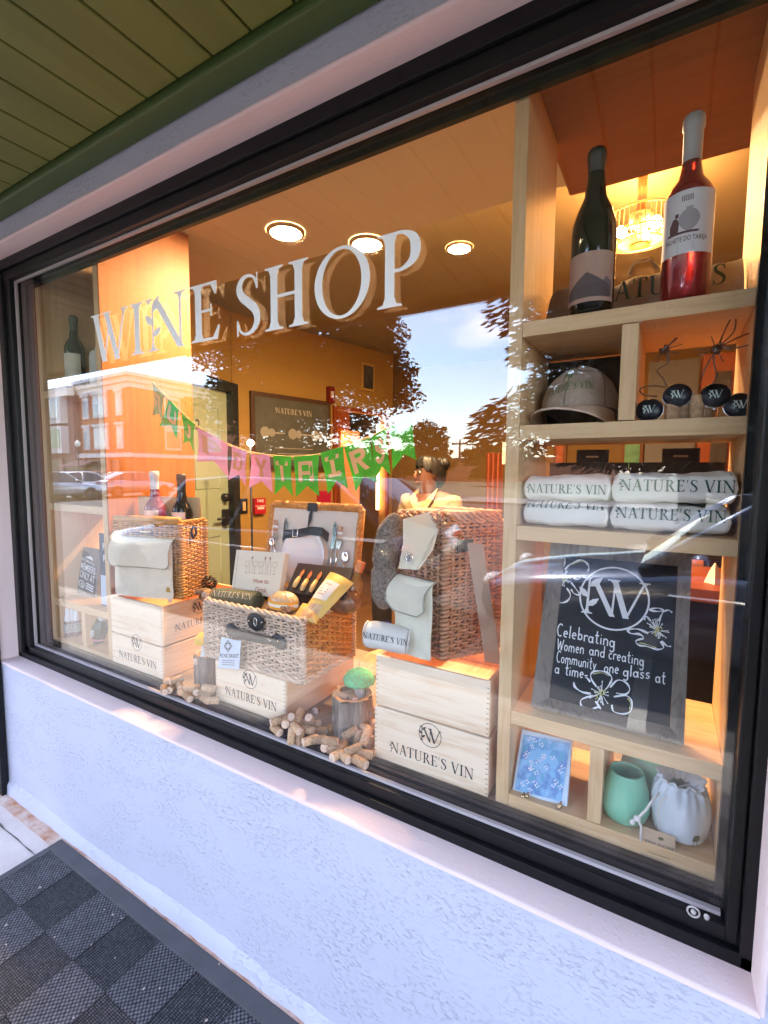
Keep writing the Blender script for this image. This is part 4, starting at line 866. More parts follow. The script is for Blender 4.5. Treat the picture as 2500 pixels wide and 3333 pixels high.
decal(cut([[(.012, .031), (.05, .031), (.05, .06), (.035, .068)]], .004), lambda x, y, k: lf(x, y, k + 10), 'mountain', mat('mountain_mid', (.17, .12, .115), .7), t)
t, lf, sp = bottle('wine_bottle', 'red rose wine bottle with grey capsule and a white label showing a jar', (.006, 1.06, 1.707), .325, .0395, .55, m_rose, mat('capsule_grey', (.42, .40, .40), .4), .76, (.078, .185), mat('label_white', (.72, .68, .70), .6), slope=.042)
m_gr = mat('label_print_plum', (.11, .04, .05), .7)
ps = sans('PALHETE DO TAREJA'); decal([[(x * .0054, y * .0085 + .099) for x, y in p] for p in ps], lf, 'label_print', m_gr, t)
jar = [(.004 + (.0165 * (1 - .28 * max(0, -math.sin(R(a))))) * math.cos(R(a)), .134 + .0185 * math.sin(R(a))) for a in range(-75, 76, 10)] + [(.009, .153), (.010, .156), (-.002, .156), (-.001, .153)] + [(.004 + (.0165 * (1 - .28 * max(0, -math.sin(R(a))))) * math.cos(R(a)), .134 + .0185 * math.sin(R(a))) for a in range(105, 256, 10)]
decal(cut([jar], .003), lf, 'jar_drawing', mat('jar_grey', (.38, .34, .36), .7), t)
decal(cut([[(-.026, .116), (-.012, .116), (-.011, .13), (-.014, .140), (-.021, .141), (-.027, .128)], [(-.030, .112), (.018, .112), (.020, .116), (-.030, .116)], [(-.018, .141), (-.012, .141), (-.012, .148), (-.018, .148)]], .003), lf, 'kneeling_figure_drawing', m_gr, t)
decal([[(-.008 + .003 * k, .166), (-.0065 + .003 * k, .166), (-.0065 + .003 * k, .176), (-.008 + .003 * k, .176)] for k in range(6)] + [[(-.012, .094 - .0045 * k), (.012, .094 - .0045 * k), (.012, .0928 - .0045 * k), (-.012, .0928 - .0045 * k)] for k in range(3)], lf, 'label_print', m_gr, t)
# bottles in the left backpack
zc = 1.06
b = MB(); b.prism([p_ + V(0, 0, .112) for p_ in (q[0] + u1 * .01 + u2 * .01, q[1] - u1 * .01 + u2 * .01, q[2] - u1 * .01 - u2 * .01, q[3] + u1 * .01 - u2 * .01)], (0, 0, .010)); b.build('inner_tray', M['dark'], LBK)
bottle('wine_bottle', 'pink wine bottle with white capsule standing in the honey wicker backpack', (*(q[0] + u1 * .165 + u2 * .068).xy, 1.058), .335, .040, .55, m_pink, mat('capsule_white', (.75, .68, .66), .45), .80, (.12, .19), mat('label_cream', (.74, .56, .44), .6), slope=.05)
bottle('wine_bottle', 'dark red wine bottle with a cream label at the right of the honey wicker backpack', (*(q[0] + u1 * .05 + u2 * .075).xy, 1.058), .325, .037, .55, m_dg, mat('capsule_black', (.02, .017, .015), .45), .72, (.13, .185), mat('label_cream', (.74, .56, .44), .6), slope=.05)
# bottles on the far left shelf
c = at(250, 1300, 1.12)
t, lf, sp = bottle('wine_bottle', 'green wine bottle with a cream label standing on the far left shelf', (c.x, 1.12, 1.721), .325, .0385, .57, mat('green_bottle_glass', (.015, .03, .02), .14, coat=.3), mat('capsule_green', (.03, .05, .035), .4), .74, (.06, .165), mat('label_cream2', (.62, .58, .46), .6), slope=.05, face=-70)
decal([[(-.02, .14 - .014 * k), (.018 - .004 * (k % 2), .14 - .014 * k), (.018, .137 - .014 * k), (-.02, .137 - .014 * k)] for k in range(5)], lf, 'label_print', M['ink'], t)
c = at(302, 1200, 1.12); t = thing('white_bottle', 'squat white ceramic bottle beside the green bottle on the far left shelf', 'bottle', (c.x + .012, 1.14, 1.721)); b = MB()
b.lathe([(0, 0), (.034, 0), (.036, .01), (.036, .14), (.030, .162), (.014, .172), (.013, .185), (0, .186)], (c.x + .012, 1.14, 1.721), 24); b.build('body', mat('ceramic_white', (.66, .62, .55), .3), t)

# right backpack, seen from its strap side
RBK = thing('wicker_backpack', 'tall brown wicker backpack with pale canvas pockets and webbing strap on the right crates', 'wicker backpack', (-.45, 1.12, .931))
u1, u2, q = backpack_body(RBK, (-.452, 1.048), R(163), .15, R(58), .165, .945, .335, M['wickerB'], M['wickerB'], 40, 7, 8, .0037, .0045)
Cn = q[0]; n1 = -u2; n2 = -u1
F1 = lambda s, z, o=0: Cn + u1 * s + V(0, 0, z) + n1 * (o + .012)     # front face, s runs to the left
F2 = lambda s, z, o=0: Cn + u2 * s + V(0, 0, z) + n2 * (o + .012)
b = MB(); b.grid(lambda s, t: F1(.004 + s * .125, .0 + t * .19, .006 + .030 * math.sin(math.pi * min(.996, max(.004, s))) ** .15 * (1 - .2 * t ** 3) + .0016 * math.sin(8 * t + 3 * s)), 60, 14); b.build('pocket', M['canvasG'], RBK)
fl_ = lambda s, t: F1(.000 + s * .133, .19 - (.085 - .05 * max(0, abs(s - .5) * 2 - .62)) * t, .045 + .004 * math.sin(3 * t) - .030 * (1 - t) ** 4)
b = MB(); b.grid(fl_, 18, 10); b.grid(lambda s, t: fl_(s, t) - n1 * .0035, 18, 10); b.build('pocket_flap', M['canvasG'], RBK)
b = MB(); hem_shade = [fl_(0, k / 8) + n1 * .0012 for k in range(9)] + [fl_(k / 24, 1) + n1 * .0012 for k in range(1, 25)] + [fl_(1, 1 - k / 8) + n1 * .0012 for k in range(1, 9)]
b.tube(hem_shade, .0017, 5); b.build('hem_shade', mat('sage_hem_shade', (.42, .42, .35), .9), RBK)  # darker edge draws the shade line below this flap
# wide canvas tongue over the top
T0, T1, T2, T3 = at(1440, 1672, 1.10), at(1330, 1688, 1.02), at(1298, 1850, .995), at(1405, 1788, 1.02)
T2b = at(1350, 1855, .995)
b = MB(); pts = [at(1312, 1690, 1.01), at(1437, 1655, 1.09), at(1420, 1725, 1.045), at(1402, 1790, 1.015), at(1355, 1855, 1.0), at(1297, 1850, .995), at(1312, 1770, .998)]
b.prism(pts, V(.004, .005, 0)); b.build('top_flap', mat('canvas_ecru', (.74, .62, .46), .85, bump=(400, .3, .001)), RBK)
b = MB(); c = at(1333, 1817, .990); b.tube([c + V(.009 * math.cos(R(a)), 0, .011 * math.sin(R(a))) for a in range(0, 360, 24)], .0022, 5, True); b.box(c.x - .004, c.x + .004, c.y - .001, c.y + .003, c.z - .004, c.z + .004); b.build('turn_lock', M['steel'], RBK)
# lid of the backpack
b = MB()
for k in range(7): border(b, q[0] + u1 * (.165 * k / 6) + V(0, 0, .35 - .001 * k), q[3] + u1 * (.165 * k / 6) + V(0, 0, .35), .005, 3, .006)
b.build('lid', M['wickerB'], RBK, fix=False)
# strap on the side
b = MB(); P = [at(1512, 1765, 1.075), at(1545, 1770, 1.07), at(1560, 1870, 1.07), at(1580, 2000, 1.08), at(1598, 2120, 1.10), at(1602, 2160, 1.115)]
w_ = .019
vs = [p2 for p in P for p2 in (p - V(w_, 0, 0), p + V(w_, .004, 0), p + V(w_, .007, 0), p - V(w_, -.003, 0))]
b.add(vs, [(i * 4 + k, i * 4 + (k + 1) % 4, i * 4 + 4 + (k + 1) % 4, i * 4 + 4 + k) for i in range(len(P) - 1) for k in range(4)]); b.build('strap', mat('webbing_tan', (.42, .27, .18), .85, bump=(600, .6, .001)), RBK)
b = MB(); b.box(-.022, .022, -.014, .014, 0, .006, M=frame_M(at(1512, 1775, 1.07), u2, (0, 0, 1))); b.build('strap_anchor', M['leather'], RBK)
# brown wool blanket rolled and strapped on the left
bl = thing('rolled_blanket', 'brown flecked wool blanket roll standing against the left of the tall backpack', 'blanket', at(1275, 1990, 1.06)); b = MB()
ax = lambda t: at(1283 - 34 * math.sin(1.9 * t), 1668 + 318 * t, 1.06)
def blk(s, t):
    a = 2 * math.pi * s; e = min(1, 6 * t, 6 * (1 - t)) ** .5 if 0 < t < 1 else .02; rr = .036 * e * (1 - .16 * math.exp(-((t - .55) / .035) ** 2)) * (1 + .03 * math.sin(3 * a + 8 * t)); return ax(t) + V(rr * math.cos(a), rr * .9 * math.sin(a), 0)
b.grid(blk, 24, 40, cu=True); b.build('wool', M['wool'], bl)
# white shirt roll on the right crate
roll('rolled_shirt', 'white rolled shirt with dark lettering lying on the front of the right crate stack', 'shirt', at(1198, 2062, 1.00), at(1328, 2086, 1.03), .034, M['cotton'], "&ATURE'S VIN", M['ink'], .0138, (-.1, -1, .25), along=.5)

# ------------------------------------------------------------------ logs, mushrooms, corks
FZ = .656
def log(label, x, y, r, h, seed, hollow=True):
    t = thing('log_stump', label, 'log', (x, y, FZ)); rnd = random.Random(seed); n = 72
    ph = [rnd.uniform(0, 6.28) for _ in range(6)]
    rid = [rnd.uniform(-.16, .06) for _ in range(n)]
    rid = [.5 * rid[i] + .25 * rid[i - 1] + .25 * rid[(i + 1) % n] - (.10 if i % 9 == 4 else 0) for i in range(n)]
    b = MB(); f = lambda s, q: (lambda a, i: V(x + r * (1 + rid[i] + .035 * math.sin(2 * a + ph[0]) + .02 * math.sin(11 * q + ph[1] + a * 3)) * math.cos(a), y + r * (1 + rid[i] + .035 * math.sin(2 * a + ph[0])) * math.sin(a), FZ + h * q + .003 * math.sin(5 * a + ph[2]) * (q > .9)))(2 * math.pi * s, int(s * n + .5) % n)
    b.grid(f, n, 14, cu=True); b.build('bark', M['bark'], t)
    b = MB(); k0 = .80 if hollow else .02; dep = .02 if hollow else 0
    def top(s, q):
        a = 2 * math.pi * s; k = 1 - (1 - k0) * q; p = f(s, 1); return V(x + (p.x - x) * k, y + (p.y - y) * k, FZ + h + .0025 * math.sin(9 * a) * (q == 0) + .001)
    b.grid(top, n, 3, cu=True)
    if hollow: b.grid(lambda s, q: V(x + (f(s, 1).x - x) * .8 * (1 - q * .98), y + (f(s, 1).y - y) * .8 * (1 - q * .98), FZ + h - dep * min(1, q * 8)), n, 8, cu=True)
    b.build('cut_top', M['endgrain'], t); return t
log('larger bark covered log holding corks and a green mushroom between two crates', -.748, 1.085, .062, .112, 5)
log('small grey log standing between the left crates and the picnic basket', -1.345, 1.065, .047, .112, 9)
log('log half hidden behind the larger log, against the right crate', -.70, 1.235, .05, .11, 12)
t = thing('wood_slice', 'round slice of pale wood lying on the rear log beside the white rolled shirt', 'wood slice', (-.735, 1.23, FZ + .115)); b = MB()
b.lathe([(0, 0), (.07, 0), (.074, .004), (.073, .012), (.068, .016), (0, .016)], (-.735, 1.23, .80), 30, M=Matrix.Translation((-.735, 1.23, .80)) @ Matrix.Rotation(R(14), 4, 'X') @ Matrix.Translation((.735, -1.23, -.80))); b.build('slice', M['endgrain'], t)
def mushroom(label, x, y, z, R_, hs, rs, mcap, mst, dome=.8, rough=.05):
    t = thing('mushroom', label, 'mushroom', (x, y, z)); b = MB(); b.lathe([(rs * 1.2, 0), (rs, hs * .3), (rs * .85, hs * .7), (rs, hs + R_ * .1)], (x, y, z), 18); b.build('stem', mst, t)
    b = MB(); rnd = random.Random(int(abs(x) * 1000)); pr = [(R_ * .3, hs - R_ * .02), (R_ * .97, hs - R_ * .12)] + [(R_ * math.cos(R(a)), hs + R_ * dome * math.sin(R(a))) for a in range(0, 91, 9)]
    n = 36; k = len(pr); vs = []; 
    for i in range(n):
        a = 2 * math.pi * i / n
        for r, zz in pr: e = 1 + rnd.uniform(-rough, rough); vs.append((x + r * e * math.cos(a), y + r * e * math.sin(a), z + zz + rnd.uniform(-rough, rough) * R_ * .4))
    b.add(vs, [(i * k + q, (i + 1) % n * k + q, (i + 1) % n * k + q + 1, i * k + q + 1) for i in range(n) for q in range(k - 1)], True); b.build('cap', mcap, t)
mushroom('mint green moss capped mushroom on the larger log', -.745, 1.115, FZ + .092, .045, .046, .017, mat('moss_mint', (.10, .72, .34), .9, noise=(120, .6), col2=(.16, .34, .10), bump=(140, 1, .005)), mat('stem_white', (.75, .74, .70), .8))
mushroom('yellow capped mushroom on the small grey log, partly behind the picnic basket', -1.338, 1.052, FZ + .110, .033, .05, .012, mat('cap_yellow', (.80, .48, .02), .6, noise=(40, .2)), mat('stem_white', (.75, .74, .70), .8), 1.0, .01)
cm = atz(536, 1972, .925); mushroom('tiny orange pointed mushroom on the corner of the left crates', -1.53, 1.06, .921, .013, .042, .0055, mat('cap_orange', (.70, .36, .06), .8, noise=(120, .6)), mat('stem_white2', (.72, .58, .48), .8), 2.2, .08)
cork_meshes = []
def cork_proto():
    for k in range(3):
        b = MB(); L, r = .043, .0115; b.lathe([(0, -L / 2), (r * .93, -L / 2), (r, -L / 2 + .001), (r * (1 + .02 * k), 0), (r, L / 2 - .001), (r * .93, L / 2), (0, L / 2)], (0, 0, 0), 16)
        o = b.build('wine_cork', M['cork'], None); me = o.data; bpy.data.objects.remove(o); me.materials.append(M['corkend']); me.materials.append(mat('cork_print', (.22, .10, .06), .8))
        for p in me.polygons:
            if abs(p.normal.z) > .9: p.material_index = 1
        cork_meshes.append(me)
cork_proto()
def cork(p, yaw, tilt, lab, grp):
    o = bpy.data.objects.new('wine_cork', random.choice(cork_meshes)); COL.objects.link(o); o.location = p
    o.rotation_euler = (Matrix.Rotation(yaw, 3, 'Z') @ Matrix.Rotation(tilt, 3, 'Y')).to_euler(); tag(o, lab, 'cork', grp); return o
LA = 'natural wine cork in the loose heap at the foot of the larger log'; GA = 'corks heaped round the larger log'
H_ = R(90)
for u, v, dz, yaw, tl in ((900, 2375, 0, 160, 90), (905, 2345, .022, 60, 85), (930, 2350, .024, -50, 80), (965, 2370, .022, -25, 92), (950, 2395, 0, 90, 8), (978, 2398, 0, 60, 5), (955, 2335, .03, -70, 60), (972, 2332, .03, 100, 60), (1010, 2345, .03, -70, 40), (1000, 2375, .012, 10, 90), (1010, 2410, 0, 60, 88), (1035, 2408, .0, 40, 90), (1060, 2425, 0, -60, 80), (1090, 2435, 0, 35, 84), (1075, 2412, .02, 20, 90), (1117, 2430, .0, -60, 90), (1120, 2462, 0, -22, 90), (1150, 2440, .012, 55, 80), (1185, 2455, 0, 20, 90), (1172, 2480, 0, -10, 90), (1140, 2385, .02, 60, 70), (1165, 2405, .008, 80, 15), (1190, 2400, .02, 95, 50), (1200, 2420, 0, 80, 12), (1190, 2370, .03, -20, 90), (1210, 2350, .03, -30, 90), (1195, 2305, .06, 20, 70), (1020, 2360, .0, 45, 90), (1045, 2380, 0, 20, 90), (985, 2355, 0, 0, 90), (1100, 2455, -.002, 80, 90)):
    p = atz(u, v, FZ + .0125 + dz); cork(p, R(yaw), R(tl), LA, GA)
LB_ = 'natural wine cork in the heap at the foot of the small grey log'; GB = 'corks heaped by the small grey log'
for u, v, dz, yaw, tl in ((535, 2245, 0, -30, 90), (555, 2218, .015, 20, 90), (560, 2240, 0, -60, 85), (585, 2232, .012, -25, 90), (600, 2255, 0, 10, 90), (618, 2240, .02, 30, 90), (612, 2268, 0, -20, 90), (640, 2262, 0, 40, 90), (665, 2250, .018, 60, 70), (682, 2255, .01, 70, 60), (668, 2275, 0, -10, 90), (690, 2280, 0, 30, 90), (575, 2212, .028, 70, 88), (640, 2245, .02, -40, 90), (548, 2232, 0, 80, 90), (680, 2240, .03, 20, 90)):
    cork(atz(u, v, FZ + .0125 + dz), R(yaw), R(tl), LB_, GB)
for dx, dy, dz, yaw, tl in ((-.022, -.022, .108, 10, 95), (.012, -.018, .112, -35, 100), (-.012, .012, .104, 60, 90)):
    cork((-.748 + dx, 1.085 + dy, FZ + dz), R(yaw), R(tl), 'wine cork lying on top of the larger log beside the green mushroom', 'corks on the larger log')
for k, (u, v, yaw) in enumerate(((650, 2146, 100),)): cork(at(u, v, 1.04), R(yaw), R(88), 'wine cork on top of the small grey log by the yellow mushroom', 'corks on the small grey log')
for u, v, yaw in ((655, 1925, 60), (672, 1930, 120), (680, 1948, 20), (662, 1945, -20), (690, 1938, 80)): cork(at(u, v, 1.16) , R(yaw), R(88), 'wine cork piled at the right foot of the honey wicker backpack', 'corks beside the honey backpack')
for u, v, rr in ((993, 2312, .012), (1028, 2314, .0115)):
    p = at(u, v, 1.11); t = thing('bottle_stopper', 'pale round disc standing at the right side of the centre crate, ' + ('nearer the crate' if u < 1000 else 'nearer the log'), 'stopper', p); b = MB(); b.lathe([(0, 0), (rr, 0), (rr, .006), (0, .006)], (0, 0, 0), 20, M=Matrix.Translation(p) @ Matrix.Rotation(R(90), 4, 'X')); b.build('disc', mat('disc_pink', (.70, .55, .52), .5), t)
    b = MB(); b.tube([p + V(0, .01, 0), p + V(0, .012, -.06)], .006, 8); b.build('shaft', M['black'], t)
c = at(672, 1895, 1.22); t = thing('pine_cone', 'dark pine cone beside the honey wicker backpack', 'pine cone', c); b = MB(); rnd = random.Random(4)
for k in range(70):
    zz = (k / 70 - .5) * .085; a = k * 2.4; rr = .026 * math.sqrt(max(.05, 1 - (zz / .046) ** 2)); p = V(zz, rr * math.cos(a), rr * math.sin(a)); b.ball(c + p, .008, 6, sx=.9, sy=.9, sz=.5)
b.build('scales', mat('cone_brown', (.05, .025, .015), .6), t)
c = at(1262, 2048, 1.09); t = thing('blue_bottle', 'small dark blue glass dropper behind the white rolled shirt', 'bottle', c - V(0, 0, .05)); b = MB(); b.lathe([(.014, -.05), (.014, 0), (.010, .008), (.009, .018), (0, .024)], c, 14); b.build('body', mat('cobalt_glass', (.02, .06, .25), .12, coat=.5), t)

# ------------------------------------------------------------------ bunting
YB = 1.36
def YF(u): return 1.09 + .27 * min(1, max(0, (u - 500) / 260))
cord = [(495, 1243), (540, 1290), (590, 1340), (640, 1385), (690, 1420), (745, 1446), (810, 1470), (885, 1482), (960, 1486), (1040, 1478), (1120, 1452), (1205, 1420), (1290, 1380), (1345, 1352)]
bt = thing('bunting', 'cord of green and pink paper pennants with cut out letters hanging across the window', 'bunting', at(960, 1484, YB))
b = MB(); b.tube([at(u, v, YF(u)) for u, v in catmull(cord, 3)], .0026, 5); b.tube([at(u, v + 4, YF(u) + .004) for u, v in catmull(cord, 3)], .002, 5); b.build('cord', mat('jute_cord', (.55, .38, .16), .9), bt)
m_gp = mat('paper_green', (.10, .56, .03), .75, noise=(12, .35), bump=(30, .3, .003)); m_dgp = mat('paper_dull_green', (.34, .48, .20), .75, noise=(12, .2)); m_pp = mat('paper_pink', (.92, .40, .54), .75, noise=(14, .15), bump=(30, .3, .003)); m_kl = mat('paper_kraft', (.80, .46, .22), .8); m_kf = mat('paper_kraft_faint', (.62, .30, .16), .8)
PN = [((496, 1246), (537, 1288), 66, 'A', m_dgp), ((541, 1292), (588, 1338), 60, 'U', m_gp), ((592, 1343), (636, 1382), 62, 'J', m_gp), ((640, 1386), (748, 1446), 72, 'P', m_pp), ((752, 1449), (808, 1470), 70, 'D', m_pp), ((812, 1468), (884, 1482), 74, 'Y', m_pp),
      ((888, 1482), (952, 1486), 78, 'T', m_gp), ((956, 1486), (1040, 1480), 80, 'A', m_gp), ((1044, 1476), (1118, 1452), 82, 'I', m_gp), ((1122, 1458), (1204, 1424), 88, 'R', m_gp), ((1206, 1424), (1262, 1396), 90, 'S', m_gp), ((1264, 1394), (1345, 1356), 84, ' ', m_gp)]
BLK = {'T': [[(.0, .8), (1, .8), (1, 1), (0, 1)], [(.36, 0), (.64, 0), (.64, .8), (.36, .8)]], 'I': [[(.05, .8), (.95, .8), (.95, 1), (.05, 1)], [(.36, .2), (.64, .2), (.64, .8), (.36, .8)], [(.05, 0), (.95, 0), (.95, .2), (.05, .2)]],
       'A': [[(.0, 0), (.26, 0), (.30, 1), (.1, 1)], [(.74, 0), (1, 0), (.9, 1), (.70, 1)], [(.2, .82), (.8, .82), (.8, 1), (.2, 1)], [(.2, .34), (.8, .34), (.8, .52), (.2, .52)]],
       'R': [[(0, 0), (.28, 0), (.28, 1), (0, 1)]] + ribbon([(.28, .9, .2), (.62, .9, .2), (.8, .74, .24), (.62, .56, .2), (.28, .54, .2)], 4) + [[(.34, .46), (.62, .46), (1, .02), (.72, 0)]],
       'P': [[(0, 0), (.28, 0), (.28, 1), (0, 1)]] + ribbon([(.28, .9, .2), (.62, .9, .2), (.82, .72, .24), (.62, .5, .2), (.28, .48, .2)], 4), 'D': [[(0, 0), (.28, 0), (.28, 1), (0, 1)]] + ribbon([(.28, .9, .2), (.6, .88, .2), (.84, .5, .24), (.6, .12, .2), (.28, .1, .2)], 4),
       'U': ribbon([(.14, 1, .26), (.14, .3, .26), (.5, .1, .22), (.86, .3, .26), (.86, 1, .26)], 4), 'J': ribbon([(.8, 1, .26), (.8, .3, .26), (.45, .1, .22), (.15, .3, .26)], 4), 'Y': [[(.36, 0), (.64, 0), (.64, .45), (.36, .45)], [(0, 1), (.28, 1), (.6, .42), (.38, .42)], [(1, 1), (.72, 1), (.4, .42), (.62, .42)]],
       'S': ribbon([(.86, .72, .24), (.66, .9, .22), (.32, .88, .24), (.18, .7, .24), (.5, .52, .26), (.82, .32, .26), (.62, .1, .22), (.3, .1, .22), (.12, .28, .24)], 4), ' ': []}
rnd = random.Random(12)
for (a, c, hp, ch, m_) in PN:
    jy = rnd.uniform(-.003, .003); yy = YF(a[0]) + jy; A, C = at(a[0], a[1], yy), at(c[0], c[1], YF(c[0]) + jy); dx = C - A; H = hp * dx.length / max(30, (c[0] - a[0])) * 1.0
    H = (at(a[0], a[1] + 1.62 * hp, yy) - A).length; sw = rnd.uniform(-.012, .012); ty = rnd.uniform(-.012, .02)
    nn = V(0, -1, 0); dwn = V(0, 0, -1) * .92 + V(dx.z, 0, -dx.x) * .4 / max(dx.length, .01); dwn = dwn.normalized()
    def pf(x, y, o=0): return A + dx * x + dwn * (H * (1 - y)) + V(sw * (1 - y), ty * (1 - y) + .008 * math.sin(2.6 * x + 3 * y + sw * 90), 0) + nn * o
    b = MB()
    for o in (0, -.0012): b.grid(lambda s, t: pf(.02 + .96 * s, (1 - t) + (.26 * t * (1 - abs(2 * s - 1))), o), 10, 10)
    pn = b.build('pennant', m_, bt)
    if BLK[ch]: decal(BLK[ch], lambda x, y, k: pf(.16 + .68 * x, .36 + .5 * y, .002 + k * 1e-5), 'letter', m_kf if m_ is m_pp else m_kl, pn)

# ------------------------------------------------------------------ right shelf: cap, stoppers, shirts, board, book, cups, bag
t = thing('canvas_tote', 'folded grey canvas tote with dark lettering lying behind the two bottles', 'tote bag', (-.06, 1.20, 1.707)); b = MB()
b.grid(lambda s, q_: V(-.265 + .37 * s, 1.165 + .08 * (.5 - .5 * math.cos(math.pi * q_)) , 1.708 + .125 * math.sin(math.pi * min(1, q_ * 1.1) * .5) * (1 + .05 * math.sin(14 * s) + .03 * math.sin(31 * s))), 40, 10); b.build('canvas', mat('canvas_grey', (.36, .33, .28), .85, noise=(12, .2), bump=(300, .3, .001)), t)
ps, wd = serif("&ATURE'S"); decal([[(x / wd * .24, y / wd * .24) for x, y in p] for p in ps], plane_map((-.165, 1.158, 1.765), (1, 0, 0), (0, .12, 1)), 'printed_name', M['greenink'], t)
b = MB(); b.tube([V(-.10, 1.22, 1.835), V(-.09, 1.22, 1.86), V(-.06, 1.22, 1.862), V(-.045, 1.22, 1.84)], .004, 6); b.build('handle', mat('canvas_grey2', (.36, .33, .28), .85), t)
t = thing('white_box', 'low pale box under the grey canvas tote on the bottle shelf', 'box', (-.06, 1.2, 1.707)); b = MB(); b.box(-.26, .08, 1.15, 1.165, 1.707, 1.745, bev=.004); b.build('box', M['cotton'], t)
# baseball cap
cx_, cy_, cz_ = -.182, 1.165, 1.498; t = thing('baseball_cap', 'faded taupe baseball cap with green embroidered emblem and lettering', 'cap', (cx_, cy_, cz_))
m_cap = mat('cap_cotton', (.50, .38, .30), .95, noise=(22, .3), bump=(260, .6, .0015), sheen=.3); RC = RZ(R(-12), (cx_, cy_, 0))
def crown(s, q_):
    a = 2 * math.pi * s; f = math.cos(q_ * math.pi / 2) ** .68; fr = max(0, -math.sin(a)); z = cz_ + .040 + .092 * math.sin(q_ * math.pi / 2) * (1 + .08 * fr) - .003 * math.cos(3 * a) * (1 - q_) - .03 * max(0, math.sin(a)) * (1 - q_)
    wr = 1 + .018 * math.sin(5 * a + 7 * q_) * q_ + .012 * math.sin(13 * a - 9 * q_)
    return RC @ V((.080) * math.cos(a) * f * wr, (.092) * math.sin(a) * f * wr + .012 * q_ + .022 * fr * q_ ** 1.3, z - .008 * q_ * (1 - fr))
b = MB(); b.grid(crown, 48, 16, cu=True); b.build('crown', m_cap, t)
b = MB()
for k in range(6): b.tube([crown((k + .5) / 6, q_ / 12) + V(0, 0, .0006) for q_ in range(13)], .0011, 4)
b.build('seam', mat('cap_seam', (.22, .17, .15), .9), t)
b = MB()
def brim(s, q_, o=0):
    a = R(-168 + 156 * s); ex = .066 * math.sin(math.pi * s) ** .75 * q_; x = .081 * math.cos(a) * (1 + .10 * q_); y = .092 * math.sin(a) - ex
    return RC @ V(x, y, cz_ + .042 - .018 * q_ - .020 * q_ * (2 * s - 1) ** 2 - .012 * (2 * s - 1) ** 4 + .008 * q_ * (1 - (2 * s - 1) ** 2) + o)
b.grid(lambda s, q_: brim(s, q_), 36, 8); b.grid(lambda s, q_: brim(s, q_, -.004), 36, 8); b.grid(lambda s, q_: brim(s, 1, -.004 * q_), 36, 1); b.build('brim', mat('brim_cotton', (.70, .50, .38), .9, noise=(18, .2), bump=(350, .35, .001)), t)
def capmap(x, y, k):
    a = -math.pi / 2 + x / .088; q_ = y; p = crown((a / (2 * math.pi)) % 1, q_); c0 = RC @ V(0, 0, cz_ + .03); return p + (p - c0).normalized() * (.0014 + k * 4e-6)
ps, wd = serif("&ATURE'S VIN"); decal(cut([[((x / wd - .5) * .125, .22 + y * .12) for x, y in p] for p in ps], .006, .05), capmap, 'embroidery', M['thread'], t)
decal(cut([[(x * .022, .52 + y * .20) for x, y in p] for p in monogram()], .005, .05), capmap, 'embroidery', M['thread'], t)
b = MB(); b.ball(crown(0, 1), .006, 8, sz=.5); b.build('button', m_cap, t)
b = MB(); b.box(-.298, -.1, 1.262, 1.27, 1.50, 1.672); t = thing('back_board', 'dark brown board closing the back of the compartment behind the cap', 'board', (-.2, 1.266, 1.498)); b.build('board', mat('board_brown', (.07, .04, .025), .7), t)
# round black stoppers
for (u, v, lab) in ((2113, 1334, 'round black bottle stopper with pale monogram, leftmost on the cork shelf'), (2205, 1286, 'round black bottle stopper propped behind the corks, second from left'), (2329, 1286, 'round black bottle stopper propped right of the corks, second from right'), (2408, 1319, 'round black bottle stopper with pale monogram, rightmost on the cork shelf')):
    p = at(u, v, 1.045); t = thing('bottle_stopper', lab, 'stopper', p, 'round black bottle stoppers'); mm = Matrix.Translation(p) @ Matrix.Rotation(R(90 - 8), 4, 'X')
    b = MB(); b.lathe([(0, .006), (.0185, .0055), (.0208, .002), (.021, -.004), (.019, -.007), (0, -.007)], (0, 0, 0), 32, M=mm, sx=1.08); b.build('disc', mat('stopper_black', (.012, .013, .022), .3), t)
    b = MB(); b.tube([mm @ V(.0225 * 1.05 * math.cos(R(a)), .022 * math.sin(R(a)), -.003) for a in range(0, 360, 12)], .0012, 5, True)
    b.tube([mm @ V(0, -.012, -.006), V(p.x, p.y + .018, 1.499)], .006, 8); b.build('metal_clip', M['steel'], t)
    decal([[(x * .0125, y * .014) for x, y in q_] for q_ in monogram(False)], lambda x, y, k: mm @ V(x, y, .0072 + k * 3e-6), 'emblem', mat('emblem_pale', (.62, .72, .66), .6), t)
for i, u in enumerate((2187, 2222, 2268, 2298)):
    p = at(u, 1345, 1.05); cork((p.x, 1.05 + .006 * (i % 2), 1.498 + .0218), 0, 0, 'upright wine cork in the short row between the black stoppers', 'upright corks on the stopper shelf')
def wire_ornament(pts, u, v, lab):
    c = at(u, v, 1.08); t = thing('wire_ornament', lab, 'ornament', c); b = MB(); rnd = random.Random(u)
    b.tube([at(x, y, 1.08) for x, y in catmull(pts, 5)], .0013, 5); b.build('wire', M['steel'] if 0 else mat('wire_dark', (.16, .13, .12), .35, .8), t); b = MB()
    for k in range(12):
        a = rnd.uniform(0, 6.28); e = rnd.uniform(0, 6.28); b.tube([c + V(.009 * math.cos(a + x) * math.cos(e), .009 * math.sin(a + x), .009 * math.cos(a + x) * math.sin(e)) for x in [q_ * .7 for q_ in range(10)]], .0011, 4, True)
    for k in range(7): a = rnd.uniform(0, 6.28); b.tube([c, c + V(.03 * math.cos(a), -.004, .026 * math.sin(a))], .0009, 4)
    b.build('knot', mat('wire_dark', (.16, .13, .12), .35, .8), t)
